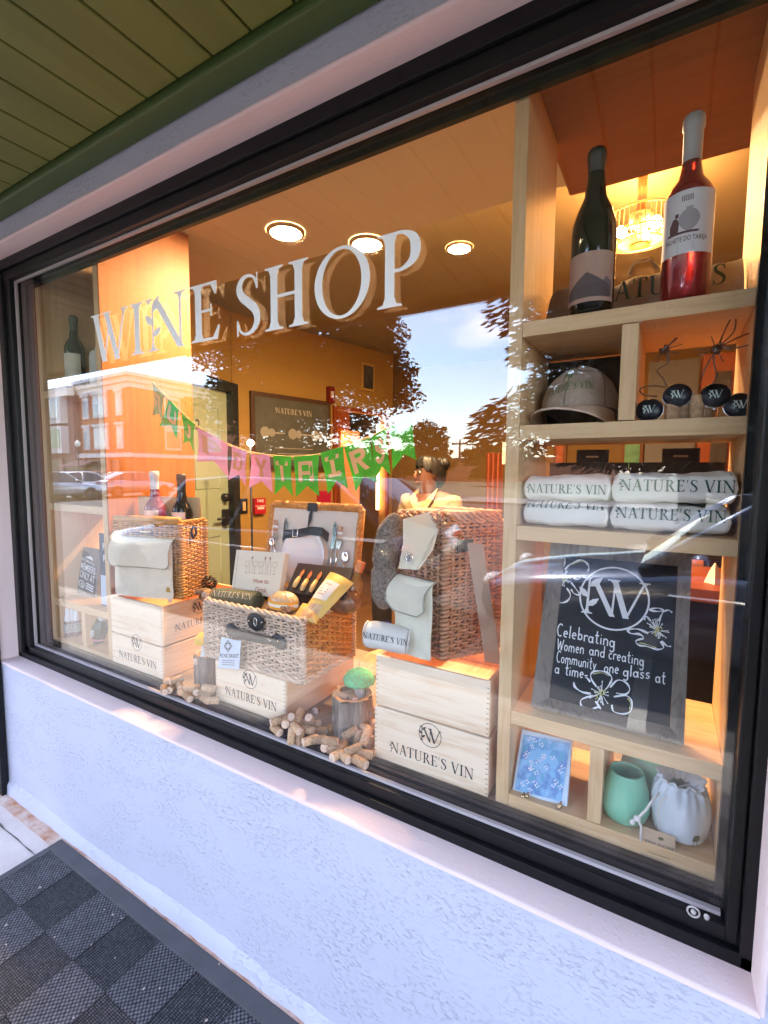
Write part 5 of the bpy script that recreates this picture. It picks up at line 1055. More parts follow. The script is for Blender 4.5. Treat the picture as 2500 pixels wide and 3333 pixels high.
wire_ornament([(2172, 1145), (2175, 1180), (2140, 1205), (2160, 1235), (2168, 1260), (2130, 1255), (2085, 1265), (2095, 1285), (2140, 1290)], 2162, 1138, 'curly dark wire ornament rising left of the black stoppers')
wire_ornament([(2318, 1248), (2335, 1225), (2325, 1185), (2330, 1140), (2385, 1085), (2395, 1040), (2380, 1035), (2345, 1120), (2400, 1100), (2445, 1085), (2440, 1120), (2380, 1135), (2340, 1135), (2300, 1190), (2282, 1240)], 2331, 1138, 'looping dark wire ornament rising right of the black stoppers')
# folded shirts
def shirt(u0, v0, u1, v1, lab, tv, tu0, tu1, seed, cut=0):
    y = 1.03; A, B = at(u0, v1, y), at(u1, v1, y); top = at((u0 + u1) / 2, v0, y).z; z0 = (A.z + B.z) / 2
    return A, B, top, z0
def folded(x0, x1, z0, z1, lab, seed, cap_h, zt, xo=0, sl=0):
    t = thing('folded_shirt', lab, 'shirt', ((x0 + x1) / 2, 1.1, z0), 'folded white shirts'); rnd = random.Random(seed); ph = [rnd.uniform(0, 6.28) for _ in range(5)]
    y0, y1 = 1.028, 1.25; hz = (z1 - z0) / 2; zc = (z0 + z1) / 2
    def f(s, a):
        e = min(1, 22 * s, 22 * (1 - s)) ** .3 if 0 < s < 1 else .05
        ang = 2 * math.pi * a; cc, ss = math.cos(ang), math.sin(ang); sg = lambda v_: math.copysign(abs(v_) ** .38, v_)
        yy = (y0 + y1) / 2 - sg(cc) * (y1 - y0) / 2 * (.96 + .04 * e) + .003 * math.sin(9 * s + ph[0]); zz = zc + sg(ss) * hz * e * (1 + .06 * math.sin(7 * s + ph[1]) + .05 * math.sin(15 * s + ph[2] + 4 * ang) + .025 * math.sin(37 * s + ph[3])) + sl * (s - .5)
        zz = max(zz, z0 + .0005)
        return V(x0 + (x1 - x0) * s, yy, zz)
    b = MB(); b.grid(f, 60, 60, cu=False); 
    b.build('cotton', M['cotton'], t)
    ps, wd = serif("&ATURE'S VIN"); k = (x1 - x0) * .91 / wd
    def g(x, y, kk):
        s = .05 + xo + x * k / (x1 - x0); z = zt + y * k * 1.0; s = min(.985, s); lo, hi = -.2, .2
        for _ in range(18):
            mid = (lo + hi) / 2
            if f(s, mid).z < z + sl * 0: lo = mid
            else: hi = mid
        p = f(s, lo); return p + V(0, -.0022 - kk * 3e-6, .0)
    decal(cut(ps, .08, .12), g, 'printed_name', M['greenink'], t)
folded(-.268, -.100, 1.287, 1.338, 'white folded shirt at lower left, its lettering half tucked under the one above', 1, 0, 1.326)
folded(-.098, .098, 1.287, 1.340, 'white folded shirt at lower right of the four', 2, 0, 1.313, .0)
folded(-.268, -.098, 1.340, 1.394, 'white folded shirt at upper left of the four', 3, 0, 1.357, .0, .004)
folded(-.098, .104, 1.342, 1.400, 'white folded shirt at upper right, its lettering running off the edge', 4, 0, 1.366, .02, .006)
for k, (xa, xb, lab) in enumerate(((-.262, -.085, 'left dark garment card with a hang hole standing behind the folded shirts'), (-.083, .10, 'right dark garment card with a hang hole standing behind the folded shirts'))):
    t = thing('garment_card', lab, 'card', ((xa + xb) / 2, 1.26, 1.287)); xm = (xa + xb) / 2 + .01; b = MB(); b.box(xa, xb, 1.256, 1.262, 1.287, 1.424); b.box(xm - .036, xm + .036, 1.2565, 1.2615, 1.4242, 1.455)
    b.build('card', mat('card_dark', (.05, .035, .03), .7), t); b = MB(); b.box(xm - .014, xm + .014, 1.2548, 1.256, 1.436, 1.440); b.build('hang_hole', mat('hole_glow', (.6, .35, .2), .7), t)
# chalk board, leaning back in its compartment
BLc, BRc = atz(1739, 2303, .8795), atz(2224, 2417, .8795)
yb_ = max(1.04, min(BLc.y, BRc.y)); TLc, TRc = at(1754, 1771, 1.20), at(2291, 1799, 1.20)
BLc.y = BRc.y = (BLc.y + BRc.y) / 2; BLc = V(at(1739, 2303, BLc.y).x, BLc.y, .8795); BRc = V(at(2224, 2417, BRc.y).x, BRc.y, .8795)
cb = thing('chalkboard_sign', 'large black chalkboard in a grey wood frame reading Celebrating Women, with monogram and flowers', 'chalkboard', (BLc + BRc) / 2)
bux = (BRc - BLc); buy = V(0, TLc.y - BLc.y, (TLc.z + TRc.z) / 2 - BLc.z); bn = bux.cross(buy).normalized(); bn = -bn if bn.y > 0 else bn
BW_, BH_ = bux.length, buy.length; bx, by = bux.normalized(), buy.normalized()
onb2 = lambda u, v: on(u, v, BLc + bn * .014, bn)
xi0 = (onb2(1787, 2272) - BLc).dot(bx); xi1 = (onb2(2190, 2200) - BLc).dot(bx); zi0 = (onb2(1787, 2272) - BLc).dot(by); zi1 = (onb2(1900, 1815) - BLc).dot(by)
Bp = lambda x, z, o=0: BLc + bx * x + by * z + bn * o
for nm, pl in (('frame_bottom', [(0, 0), (BW_, 0), (xi1, zi0), (xi0, zi0)]), ('frame_top', [(0, BH_), (BW_, BH_), (xi1, zi1), (xi0, zi1)]), ('frame_side', [(0, 0), (xi0, zi0), (xi0, zi1), (0, BH_)]), ('frame_side', [(BW_, 0), (xi1, zi0), (xi1, zi1), (BW_, BH_)])):
    b = MB(); outer = .016; vs = []
    for (x, z) in pl:
        inner = abs(x - xi0) < 1e-6 or abs(x - xi1) < 1e-6; vs += [Bp(x, z, -.006), Bp(x, z, .016 if inner else .034)]
    b.add(vs, [(1, 3, 5, 7), (0, 2, 4, 6), (0, 1, 3, 2), (2, 3, 5, 4), (4, 5, 7, 6), (6, 7, 1, 0)]); b.build(nm, M['greywood'], cb)
b = MB(); b.prism([Bp(xi0 + .0005, zi0 + .0005), Bp(xi1 - .0005, zi0 + .0005), Bp(xi1 - .0005, zi1 - .0005), Bp(xi0 + .0005, zi1 - .0005)], bn * .0138); b.build('board', M['board'], cb)
Q2 = lambda u, v: onb2(u, v)
def pxmap(k0=0): return lambda u, v, k: onb2(u, v) + bn * (.0008 + (k + k0) * 3e-6)
c0 = Q2(1997, 1947); rx = (Q2(2116, 1955) - c0).length
decal([[(x * rx / .86, y * rx / .86) for x, y in p] for p in monogram()], plane_map(c0, bx, by, .0008), 'chalk_monogram', M['chalk'], cb)
for s, (ua, va), (ub, vb), hh in (('Celebrating', (1811, 2068), (2004, 2108), 32), ('Women', (1812, 2113), (1902, 2131), 30), ('and', (1917, 2130), (1970, 2143), 30), ('creating', (1980, 2144), (2098, 2168), 30), ('Community', (1810, 2153), (1942, 2181), 30), ('one', (1965, 2188), (2016, 2194), 30), ('glass', (2027, 2200), (2118, 2210), 30), ('at', (2132, 2222), (2168, 2228), 32), ('a', (1805, 2190), (1822, 2194), 30), ('time-', (1838, 2196), (1915, 2212), 30)):
    A_, B_ = Q2(ua, va), Q2(ub, vb); H_t = (Q2(ua, va - hh) - A_).length * 1.25; ps, wd = hand(s, .10); e = B_ - A_
    decal(ps, lambda x, y, k, A_=A_, e=e, wd=wd, H_t=H_t: A_ + e * (x / wd) + by * (y * H_t) + bn * (.0009 + k * 3e-6), 'chalk_writing', M['chalk'], cb)
def flower(cu, cv, petals, r0):
    for col, P, wd in petals:
        decal(ribbon([(u, v, wd * (1.1 + .5 * math.sin(i * .9))) for i, (u, v) in enumerate(catmull([(cu + a, cv + c) for a, c in P], 4))], 1), pxmap(8), 'chalk_flower', M[col], cb)
    rnd = random.Random(cu); ps = []
    for k in range(22):
        a = rnd.uniform(0, 6.28); l = rnd.uniform(.45, 1) * r0; x, y = cu + l * math.cos(a), cv + l * math.sin(a); ps += ribbon([(cu + .3 * l * math.cos(a), cv + .3 * l * math.sin(a), 2), (x, y, 2)], 1) + [[(x - 2, y - 2), (x + 2, y - 2), (x + 2, y + 2), (x - 2, y + 2)]]
    decal(ps, pxmap(9), 'chalk_stamens', M['chalk'], cb)
    decal([[(x - 1.8, y - 1.8), (x + 1.8, y - 1.8), (x + 1.8, y + 1.8), (x - 1.8, y + 1.8)] for x, y in [(cu + rnd.gauss(0, r0 * .22), cv + rnd.gauss(0, r0 * .22)) for _ in range(40)]], pxmap(10), 'chalk_centre', M['yellowchalk'], cb)
flower(1835, 1884, [('chalk', [(-8, -30), (-18, -58), (-10, -72), (4, -66), (2, -48), (-4, -32)], 4), ('chalk', [(4, -30), (20, -46), (44, -58), (62, -60), (78, -48), (82, -34), (78, -24)], 4), ('yellowchalk', [(24, -46), (46, -54), (66, -56), (76, -46)], 2), ('chalk', [(-16, 22), (-30, 44), (-28, 66), (-10, 78), (12, 72), (22, 52), (10, 30)], 4), ('chalk', [(24, 12), (38, 30), (52, 52), (34, 48), (24, 34)], 4), ('chalk', [(30, -4), (46, 2), (56, -6)], 4)], 32)
flower(2140, 2052, [('chalk', [(-22, -30), (-36, -46), (-42, -34)], 4), ('chalk', [(4, -30), (14, -52), (20, -64), (4, -72), (-20, -70), (-26, -66), (-6, -62), (18, -62)], 4), ('chalk', [(22, -62), (36, -66), (48, -58)], 4), ('chalk', [(-30, 10), (-62, -4), (-96, -2), (-86, 10), (-60, 12), (-44, 22)], 5), ('chalk', [(-44, 26), (-70, 34), (-60, 48), (-34, 52), (0, 62), (20, 56), (10, 36)], 4), ('yellowchalk', [(-60, 40), (-34, 46), (-4, 56)], 2), ('chalk', [(14, 34), (30, 50), (44, 52)], 4)], 40)
flower(1958, 2258, [('chalk', [(-16, -22), (-34, -50), (-30, -70), (-2, -74), (22, -66), (34, -50), (26, -30), (20, -20)], 4), ('yellowchalk', [(-28, -64), (0, -68), (24, -58)], 2), ('chalk', [(28, -20), (52, -44), (80, -36), (92, -14), (78, 2), (48, -2)], 4), ('chalk', [(40, 10), (80, 6), (98, 24), (96, 54), (74, 66), (40, 58), (34, 36)], 4), ('yellowchalk', [(84, 14), (94, 28), (92, 50)], 2), ('chalk', [(-20, 24), (-2, 50), (-12, 44), (-44, 52), (-66, 38), (-64, 18), (-28, 6)], 4), ('chalk', [(-34, 0), (-64, -6), (-86, -22), (-90, -38)], 5), ('chalk', [(-36, -38), (-46, -50), (-52, -54)], 4)], 40)
# notebook on its little easel
t = thing('notebook', 'blue flowered notebook standing on a small brass easel', 'notebook', at(1770, 2600, 1.03))
q = [at(1667, 2577, 1.028), at(1845, 2625, 1.028), at(1862, 2412, 1.075), at(1700, 2374, 1.075)]; nn_ = (q[1] - q[0]).cross(q[3] - q[0]).normalized()
def floral(name):
    m = mat(name, (.16, .36, .68), .5); n = m.node_tree; b = n.nodes['Principled BSDF']; tc = n.nodes.new('ShaderNodeTexCoord')
    v = n.nodes.new('ShaderNodeTexVoronoi'); v.inputs['Scale'].default_value = 75; ns = n.nodes.new('ShaderNodeTexNoise'); ns.inputs['Scale'].default_value = 60; ns.inputs['Detail'].default_value = 4
    n.links.new(tc.outputs['Object'], v.inputs[0]); n.links.new(tc.outputs['Object'], ns.inputs[0])
    r2 = n.nodes.new('ShaderNodeValToRGB'); r2.color_ramp.elements[0].color = (.10, .24, .52, 1); r2.color_ramp.elements[1].color = (.22, .46, .72, 1); r2.color_ramp.elements[0].position = .4; r2.color_ramp.elements[1].position = .55
    n.links.new(ns.outputs['Fac'], r2.inputs[0]); n.links.new(r2.outputs[0], b.inputs['Base Color']); return m
card(q, .010, -nn_).build('pages', mat('notebook_pale_blue', (.55, .66, .78), .6), t)
n2x, n2y = (q[1] - q[0]), (q[3] - q[0]); npn = lambda fx, fy, o=.0008: q[0] + n2x * fx + n2y * fy + nn_ * o
card([npn(.05, .05), npn(.90, .05), npn(.90, .93), npn(.05, .93)], .0006, nn_).build('cover', floral('flower_print_blue'), t)
rnd = random.Random(8); fl1 = []; fl2 = []
for k in range(26):
    x, y = rnd.uniform(.1, .85), rnd.uniform(.09, .9)
    for j in range(4): a = j * 1.57 + rnd.uniform(-.5, .5); fl1 += [[(x + .032 * math.cos(a) + .016 * math.cos(b_), y + .026 * math.sin(a) + .013 * math.sin(b_)) for b_ in (0, 1.05, 2.1, 3.14, 4.2, 5.2)]]
for k in range(16):
    x, y, a0 = rnd.uniform(.1, .85), rnd.uniform(.09, .9), rnd.uniform(0, 6.28)
    for j in range(5): fl2 += leaf(x, y, a0 + j * .45, .10, .035)
decal(fl2, lambda x, y, k: npn(x, y, .0020 + k * 4e-6), 'leaf_print', mat('print_teal', (.10, .34, .55), .5), t)
decal(fl1, lambda x, y, k: npn(x, y, .0026 + k * 4e-6), 'flower_print', mat('print_white', (.72, .72, .80), .5), t)
e = thing('easel', 'small brass easel with ball feet under the blue notebook', 'easel', at(1770, 2640, 1.02)); b = MB()
for u, v0, u2_, v1 in ((1702, 2592, 1714, 2633), (1823, 2622, 1817, 2664)):
    p0, p1 = at(u, v0, 1.018), at(u2_, v1, 1.016); p1.z = max(p1.z, .686 + .0045); b.ball(p0, .0052, 12); b.ball(p1, .0050, 12); b.tube([p0 + V(.004, .004, 0), p1], .0025, 8); b.tube([p0, p0 + V(0, .05, .004)], .0022, 6); b.tube([p1, V(p1.x, 1.12, .69), p0 + V(0, .07, .08)], .0022, 6)
b.build('stand', M['brass'], e)
# cups
def cup(lab, c, r, h, m, fl=.62):
    t = thing('silicone_cup', lab, 'cup', c); b = MB(); b.lathe([(0, 0), (r * .55, .0), (r * .86, h * .10), (r * .99, h * .28), (r, h * .42), (r * .9, h * .68), (r * .70, h * .95), (r * .68, h), (r * .63, h), (r * .66, h * .94), (r * .85, h * .66), (r * .9, h * .4), (r * .5, h * .06), (0, h * .05)], c, 40); b.build('cup', m, t)
m_mint = mat('silicone_mint', (.22, .55, .36), .5, noise=(4, .08)); cc = at(2035, 2730, 1.055)
cup('mint green rounded cup standing at the left front of its compartment', (cc.x - .004, 1.062, .686), .046, .104, m_mint)
cup('larger pale green cup standing behind the cotton bag', (.008, 1.165, .686), .072, .145, mat('silicone_green', (.25, .60, .42), .5))
# drawstring bag
bc = at(2203, 2800, 1.06); t = thing('drawstring_bag', 'white cotton drawstring bag with a small tree print and a kraft tag', 'bag', (bc.x + .0, 1.072, .686)); bx_, by_2 = bc.x, 1.072
def bagf(s, q_):
    a = 2 * math.pi * s; pr = [(.0, 0), (.034, .001), (.047, .012), (.051, .045), (.050, .075), (.044, .098), (.036, .108), (.042, .116), (.040, .118), (.030, .112), (.02, .10)]
    i = min(len(pr) - 2, int(q_ * (len(pr) - 1))); f_ = q_ * (len(pr) - 1) - i; r = pr[i][0] * (1 - f_) + pr[i + 1][0] * f_; z = pr[i][1] * (1 - f_) + pr[i + 1][1] * f_
    pl = max(0, (z - .06) / .06); r *= 1 + .075 * pl * math.sin(17 * a) + .03 * math.sin(5 * a + z * 40) ; return V(bx_ + r * math.cos(a), by_2 + r * math.sin(a), .686 + z + .003 * pl * math.sin(9 * a))
b = MB(); b.grid(bagf, 90, 40, cu=True); b.build('cloth', mat('bag_cotton', (.70, .72, .76), .9, noise=(9, .08), bump=(300, .35, .001)), t)
b = MB(); dp_ = [at(u, v, y_) for u, v, y_ in ((2150, 2575, 1.05), (2128, 2600, 1.02), (2104, 2635, 1.012), (2078, 2662, 1.008), (2060, 2672, 1.008))]
b.tube(dp_, .0024, 6); b.tube([at(u, v, y_) for u, v, y_ in ((2076, 2660, 1.008), (2086, 2690, 1.008), (2086, 2738, 1.01))], .0024, 6); b.ball(at(2074, 2664, 1.008), .0065, 8); b.ball(at(2058, 2676, 1.008), .005, 8)
b.tube([at(u, v, y_) for u, v, y_ in catmull([(2175, 2572, 1.06), (2220, 2560, 1.08), (2270, 2551, 1.09), (2282, 2560, 1.09), (2262, 2572, 1.07)], 4)], .0024, 6); b.build('cord', M['cotton'], t)
kt = [at(u, v, y_) for u, v, y_ in ((2084, 2778, 1.012), (2195, 2818, 1.012), (2199, 2724, 1.016), (2092, 2688, 1.016))]; nk2 = (kt[1] - kt[0]).cross(kt[3] - kt[0]).normalized()
kg = card(kt, .001, nk2).build('tag', mat('kraft_card', (.52, .36, .23), .7), t)
kx, ky = kt[1] - kt[0], kt[3] - kt[0]; kp = lambda x, y, k: kt[0] + kx * x + ky * y + nk2 * (.0016 + k * 3e-6)
tree_ = lambda cx2, cy2, s: [[(cx2 + s * a, cy2 + s * c) for a, c in ((-.5, .2), (-.2, .1), (.3, .1), (.55, .25), (.5, .6), (.1, .7), (-.35, .62))], [(cx2 - .28 * s, cy2 + .2 * s), (cx2 - .2 * s, cy2 + .2 * s), (cx2 - .22 * s, cy2 - .3 * s), (cx2 - .28 * s, cy2 - .3 * s)], [(cx2 + .1 * s, cy2 + .2 * s), (cx2 + .2 * s, cy2 + .2 * s), (cx2 + .17 * s, cy2 - .25 * s), (cx2 + .11 * s, cy2 - .25 * s)]]
m_tree = mat('print_olive', (.10, .10, .04), .7)
decal(tree_(.55, .72, .16) + [[(.2, .46 - .09 * k), (.85, .46 - .09 * k), (.85, .44 - .09 * k), (.2, .44 - .09 * k)] for k in range(4)], kp, 'tag_print', m_tree, t)
ps = sans('SEREIN SILICONE'); decal([[(.52 + x * .085, .50 + y * .10) for x, y in p] for p in ps], kp, 'tag_print', M['ink'], t)
decal(tree_(0, 0, 1), lambda x, y, k: (lambda p: p + (p - V(bx_, by_2, p.z)).normalized() * .0012)(bagf(((-58 + x * 16) % 360) / 360, .22 + y * .07)), 'tree_print', m_tree, t)
b = MB(); b.tube([at(u, v, 1.02) for u, v in ((2150, 2705), (2142, 2650), (2150, 2610), (2172, 2590))], .001, 5); b.build('tag_string', M['canvas'], t)

# ------------------------------------------------------------------ left shelf
q = [at(u, v, y_) for u, v, y_ in ((248, 1953, 1.10), (312, 1966, 1.10), (330, 1790, 1.14), (262, 1778, 1.14))]; q[0].z = max(q[0].z, .847); nn2 = (q[1] - q[0]).cross(q[3] - q[0]).normalized()
t = thing('chalkboard_sign', 'small framed blackboard reading Members Only on the far left shelf', 'chalkboard', (q[0] + q[1]) / 2); card(q, .02, -nn2).build('frame', M['greywood'], t)
sx_, sy_ = q[1] - q[0], q[3] - q[0]; sp_ = lambda x, y, o=.001: q[0] + sx_ * x + sy_ * y + nn2 * o
card([sp_(.10, .13), sp_(.92, .13), sp_(.92, .95), sp_(.10, .95)], .0008, nn2).build('board', M['board'], t)
for s, y, h in (('MEMBERS', .56, .15), ('ONLY AT', .38, .16), ('INCOMING OIL', .74, .06)):
    ps = sans(s); wmax = max(abs(x) for p in ps for x, _ in p); decal([[(.50 + x / wmax * .36, y + yy * h) for x, yy in p] for p in ps], lambda x, y, k: sp_(x, y, .0024 + k * 3e-6), 'chalk_writing', M['chalk'], t)
decal([[(x * .15 + .27, y * .075 + .25) for x, y in p] for p in ring(0, 0, 1, 1, .2, .2) + ring(.1, -.1, .4, .5, .2, .2)] + [[(.48, .2 + .05 * k), (.85, .2 + .05 * k), (.85, .225 + .05 * k), (.48, .225 + .05 * k)] for k in range(3)] + [[(.3, .83), (.55, .90), (.75, .86), (.85, .83)]], lambda x, y, k: sp_(x, y, .0024 + k * 3e-6), 'chalk_drawing', M['chalk'], t)
q = [at(u, v, y_) for u, v, y_ in ((330, 1972, 1.05), (353, 1978, 1.05), (353, 1735, 1.06), (322, 1735, 1.06))]; q[1] = V(-1.853, 1.05, q[1].z); q[2] = V(-1.853, 1.06, q[2].z); q[0].z = q[1].z = .847
t = thing('poster_card', 'dark blue poster card with white script at the right of the far left shelf', 'poster', (q[0] + q[1]) / 2); nn3 = V(0, -1, 0); card(q, .003, (0, 1, 0)).build('card', mat('poster_blue', (.03, .05, .09), .6), t)
xx = q[1].x - q[0].x; zz = q[2].z - q[0].z; b = MB(); b.prism([(q[0].x + .002, 1.049, .853), (q[1].x - .001, 1.049, .853), (q[1].x - .001, 1.052, .853 + zz * .40), (q[0].x + .002, 1.052, .853 + zz * .40)], (0, .0006, 0)); b.build('picture', mat('poster_pale', (.60, .64, .74), .6), t)
for s, f in (('Pri', .78), ('Po', .62)): decal(sans(s), plane_map(V((q[0].x + q[1].x) / 2, 1.0495 - .0, .847 + zz * f), (.022, 0, 0), (0, .0, .028), .006), 'script', M['chalk'], t)
for k, (u, v) in enumerate(((226, 2110), (239, 2118), (255, 2124))):
    p = at(u, v, 1.04 + .014 * k); p.z = .6725; t = thing('spray_bottle', ('leftmost', 'middle', 'rightmost')[k] + ' of three small spray bottles with white caps on the bottom left shelf', 'spray bottle', p, 'small spray bottles'); b = MB(); b.lathe([(0, 0), (.0155, .001), (.0165, .006), (.0165, .062), (.011, .070)], p, 20); b.build('body', mat('spray_purple', (.11, .05, .07), .3), t)
    b = MB(); b.lathe([(.0125, .066), (.013, .086), (.0095, .098), (.0085, .126), (0, .127)], p, 20); b.build('spray_cap', mat('cap_white', (.70, .72, .76), .4), t)
    b = MB(); b.lathe([(.0168, .018), (.0168, .058)], p, 20); b.build('label', mat('label_smoke', (.42, .44, .45), .5, noise=(90, .7)), t)
P0 = at(308, 2138, 1.06); P0.z = .674; P1 = at(338, 2000, 1.08); dv = P1 - P0; L = dv.length; mm = Matrix.Translation(P0) @ dv.to_track_quat('Z', 'Y').to_matrix().to_4x4()
t = thing('sparkling_bottle', 'tilted green six sided sparkling wine box with pink band on the bottom left shelf', 'bottle', P0); pr = [(0, 0), (.038, 0), (.038, L * .60), (.018, L * .84), (.014, L), (0, L)]
b = MB(); b.lathe(pr, (0, 0, 0), 8, M=mm, smooth=False); b.build('body', mat('fizz_green', (.02, .05, .025), .35), t)
b = MB(); b.lathe([(.0192, L * .84), (.0145, L * 1.002)], (0, 0, 0), 8, M=mm, smooth=False); b.build('neck_label', mat('fizz_white', (.6, .66, .7), .4), t)
b = MB(); b.lathe([(.0385, L * .17), (.0385, L * .24)], (0, 0, 0), 8, M=mm, smooth=False); b.build('band', mat('fizz_pink', (.65, .25, .38), .4), t)
for s, z in (('Fizzy', .44), ('&', .36), ('JONES', .29)): decal(sans(s), lambda x, y, k, z=z: (lambda p: p)(mm @ Matrix.Rotation((mm.to_3x3().inverted() @ V(.1, -1, 0)).xy.angle_signed(V(1, 0)) if 0 else 0, 4, 'Z') @ V(0, 0, 0) + V(.3, -.95, 0) * .0385 + dv.normalized() * (L * z) + V(.95, .3, 0) * (x * .011) + dv.normalized() * (y * .018) + V(.3, -.95, 0) * .001), 'label_print', M['chalk'], t)

# ------------------------------------------------------------------ things in the shop behind
def wallbox(name, label, cat, s0, s1, z0, z1, th, parts, P=owall):
    t = thing(name, label, cat, P(s0, z0))
    for nm, m, a, c, d, e, o0, o1 in parts: slab(nm, m, s0 + (s1 - s0) * a, s0 + (s1 - s0) * c, z0 + (z1 - z0) * d, z0 + (z1 - z0) * e, o0, o1, P, t)
    return t
sa, za = os_(815, 1530); sb, zb = os_(1070, 1300)
t = wallbox('wall_chalkboard', 'wide grey chalkboard with three guitar drawings in a dark wood frame on the ochre wall', 'chalkboard', sa, sb, 1.40, 2.09, .04, [('frame', mat('frame_dark_brown', (.07, .03, .015), .5), 0, 1, 0, 1, .002, .03), ('board', mat('slate_grey', (.10, .10, .085), .6, noise=(8, .3)), .04, .96, .06, .94, .0305, .034)])
cm_ = owall((sa + sb) / 2, 1.92, .0355); ps, wd = serif("&ATURE'S VIN"); decal([[(x / wd * .42 - .21, y / wd * .42) for x, y in p] for p in ps], plane_map(cm_, wd_, (0, 0, 1)), 'chalk_writing', mat('chalk_dim', (.50, .46, .38), .8), t)
gt = []
for x in (-.30, 0, .27): gt += [[(x + .05 * math.cos(a) - .02, .05 * math.sin(a)) for a in [R(20 * k) for k in range(18)]], [(x + .036 * math.cos(a) + .05, .038 * math.sin(a)) for a in [R(20 * k) for k in range(18)]], [(x + .08, -.008), (x + .19, -.006), (x + .19, .006), (x + .08, .008)]]
decal(gt, plane_map(owall((sa + sb) / 2, 1.74, .0355), wd_, (0, 0, 1)), 'chalk_drawing', mat('chalk_faint', (.30, .28, .24), .8), t)
decal([[(-.22 + .03 * k, -.05 * k), (.22 - .03 * k, -.05 * k), (.22 - .03 * k, -.05 * k + .008), (-.22 + .03 * k, -.05 * k + .008)] for k in range(3)], plane_map(owall((sa + sb) / 2, 1.60, .0355), wd_, (0, 0, 1)), 'chalk_writing', mat('chalk_faint', (.30, .28, .24), .8), t)
sa, za = os_(1175, 1180); sb, zb = os_(1214, 1280)
wallbox('picture_frame', 'small black picture in a thin gold frame high on the ochre wall', 'picture', sa, sb, 2.27, 2.56, .03, [('frame', mat('gold_frame', (.55, .33, .08), .4), 0, 1, 0, 1, .002, .02), ('picture', mat('dark_picture', (.02, .018, .02), .5, noise=(12, .8), col2=(.12, .10, .1)), .1, .9, .08, .92, .0205, .024)])
sa, za = os_(772, 1700); 
t = wallbox('alarm_call_point', 'red fire alarm call point with white lettering on the wall beside the door', 'fire alarm', .155, .265, 1.01, 1.15, .05, [('body', mat('alarm_red', (.42, .01, .02), .4), 0, 1, 0, 1, .002, .045), ('pull_bar', mat('alarm_white', (.7, .62, .6), .5), .2, .8, .30, .45, .0452, .052)])
decal(sans('FIRE'), plane_map(owall(.21, 1.115, .046), wd_ * .028, (0, 0, .026)), 'lettering', M['chalk'], t); decal(sans('PULL DOWN'), plane_map(owall(.21, 1.075, .046), wd_ * .013, (0, 0, .014)), 'lettering', M['chalk'], t)
wallbox('light_switch', 'black switch plate with a pale rocker between the door and the red fire alarm', 'switch', .03, .10, 1.02, 1.15, .02, [('plate', M['black'], 0, 1, 0, 1, .002, .012), ('rocker', mat('rocker_ivory', (.7, .45, .2), .4), .3, .7, .2, .8, .0122, .018)])
s0, z0 = os_(1095, 1290); wallbox('alarm_strobe', 'dark red alarm strobe between the chalkboard and the orange doorway', 'alarm', 1.015, 1.09, 2.08, 2.24, .06, [('body', mat('alarm_darkred', (.16, .01, .01), .4), 0, 1, 0, 1, .002, .05), ('lens', mat('alarm_lens', (.6, .5, .45), .3), .25, .75, .3, .7, .0502, .058)])
s0, z0 = os_(1048, 1630); wallbox('fire_hose_box', 'crimson box low on the ochre wall above the basket lid', 'red box', s0 - .07, s0 + .07, z0 - .12, z0 + .10, .06, [('box', mat('box_crimson', (.45, .01, .05), .5), 0, 1, 0, 1, .002, .06), ('door', mat('box_crimson_door', (.38, .01, .04), .4), .1, .9, .08, .92, .0602, .066)])
# board leaning in the doorway
t = thing('leaning_panel', 'pale orange plywood panel leaning in the doorway', 'panel', owall(1.5, 0, -.3)); slab('panel', mat('ply_orange', (.62, .30, .10), .6), 1.50, 1.80, 1.0, 1.86, -.34, -.32, owall, t)
# globe table lamp seen beside the chalkboard
gp = at(815, 1442, 2.6); t = thing('globe_lamp', 'small glowing globe lamp on a slim black floor stem beside the wall chalkboard', 'lamp', gp); b = MB(); b.ball(gp, .024, 14); b.build('globe', mat('globe_glow', (1, .85, .7), .4, emit=((1, .72, .45), 10)), t); b = MB(); b.tube([gp - V(0, 0, .024), V(gp.x, gp.y, .012)], .008, 8); b.lathe([(0, .001), (.11, .001), (.11, .010), (.008, .016)], (gp.x, gp.y, 0), 16); b.build('stem', M['black'], t)
# orange table with a white napkin cone, a box and a black screen, seen through the right shelf
oz = .95; t = thing('orange_table', 'orange stained table seen beside the chalkboard through the right shelf', 'table', (.55, 2.6, 0)); b = MB(); b.box(-.15, 1.3, 2.2, 3.2, oz - .05, oz); b.build('tabletop', M['orangewood'], t)
for dx in (-.10, 1.25):
    for dy in (2.25, 3.15): b = MB(); b.box(dx - .03, dx + .03, dy - .03, dy + .03, 0, oz - .051); b.build('leg', M['orangewood'], t)
b = MB(); b.box(-.12, 1.27, 2.9, 2.92, .1, oz - .051); b.build('modesty_panel', M['board'], t)
c = atz(2322, 1925, oz + .04); c = on(2322, 1928, (0, 2.35, 0), (0, 1, 0)); c.z = oz + .001; t = thing('napkin_cone', 'white folded napkin cone on the orange table', 'napkin', c); b = MB(); b.lathe([(.035, 0), (.018, .05), (.002, .085)], c, 4, smooth=False); b.build('napkin', M['cotton'], t)
c = on(2330, 1880, (0, 2.75, 0), (0, 1, 0)); t = thing('till_screen', 'black till screen standing behind the white napkin cone', 'screen', (c.x, 2.75, oz)); b = MB(); b.box(c.x - .12, c.x + .10, 2.75, 2.78, oz + .03, oz + .20, bev=.008); b.build('screen', M['black'], t); b = MB(); b.box(c.x - .05, c.x + .03, 2.76, 2.83, oz + .001, oz + .029); b.build('foot', M['black'], t)
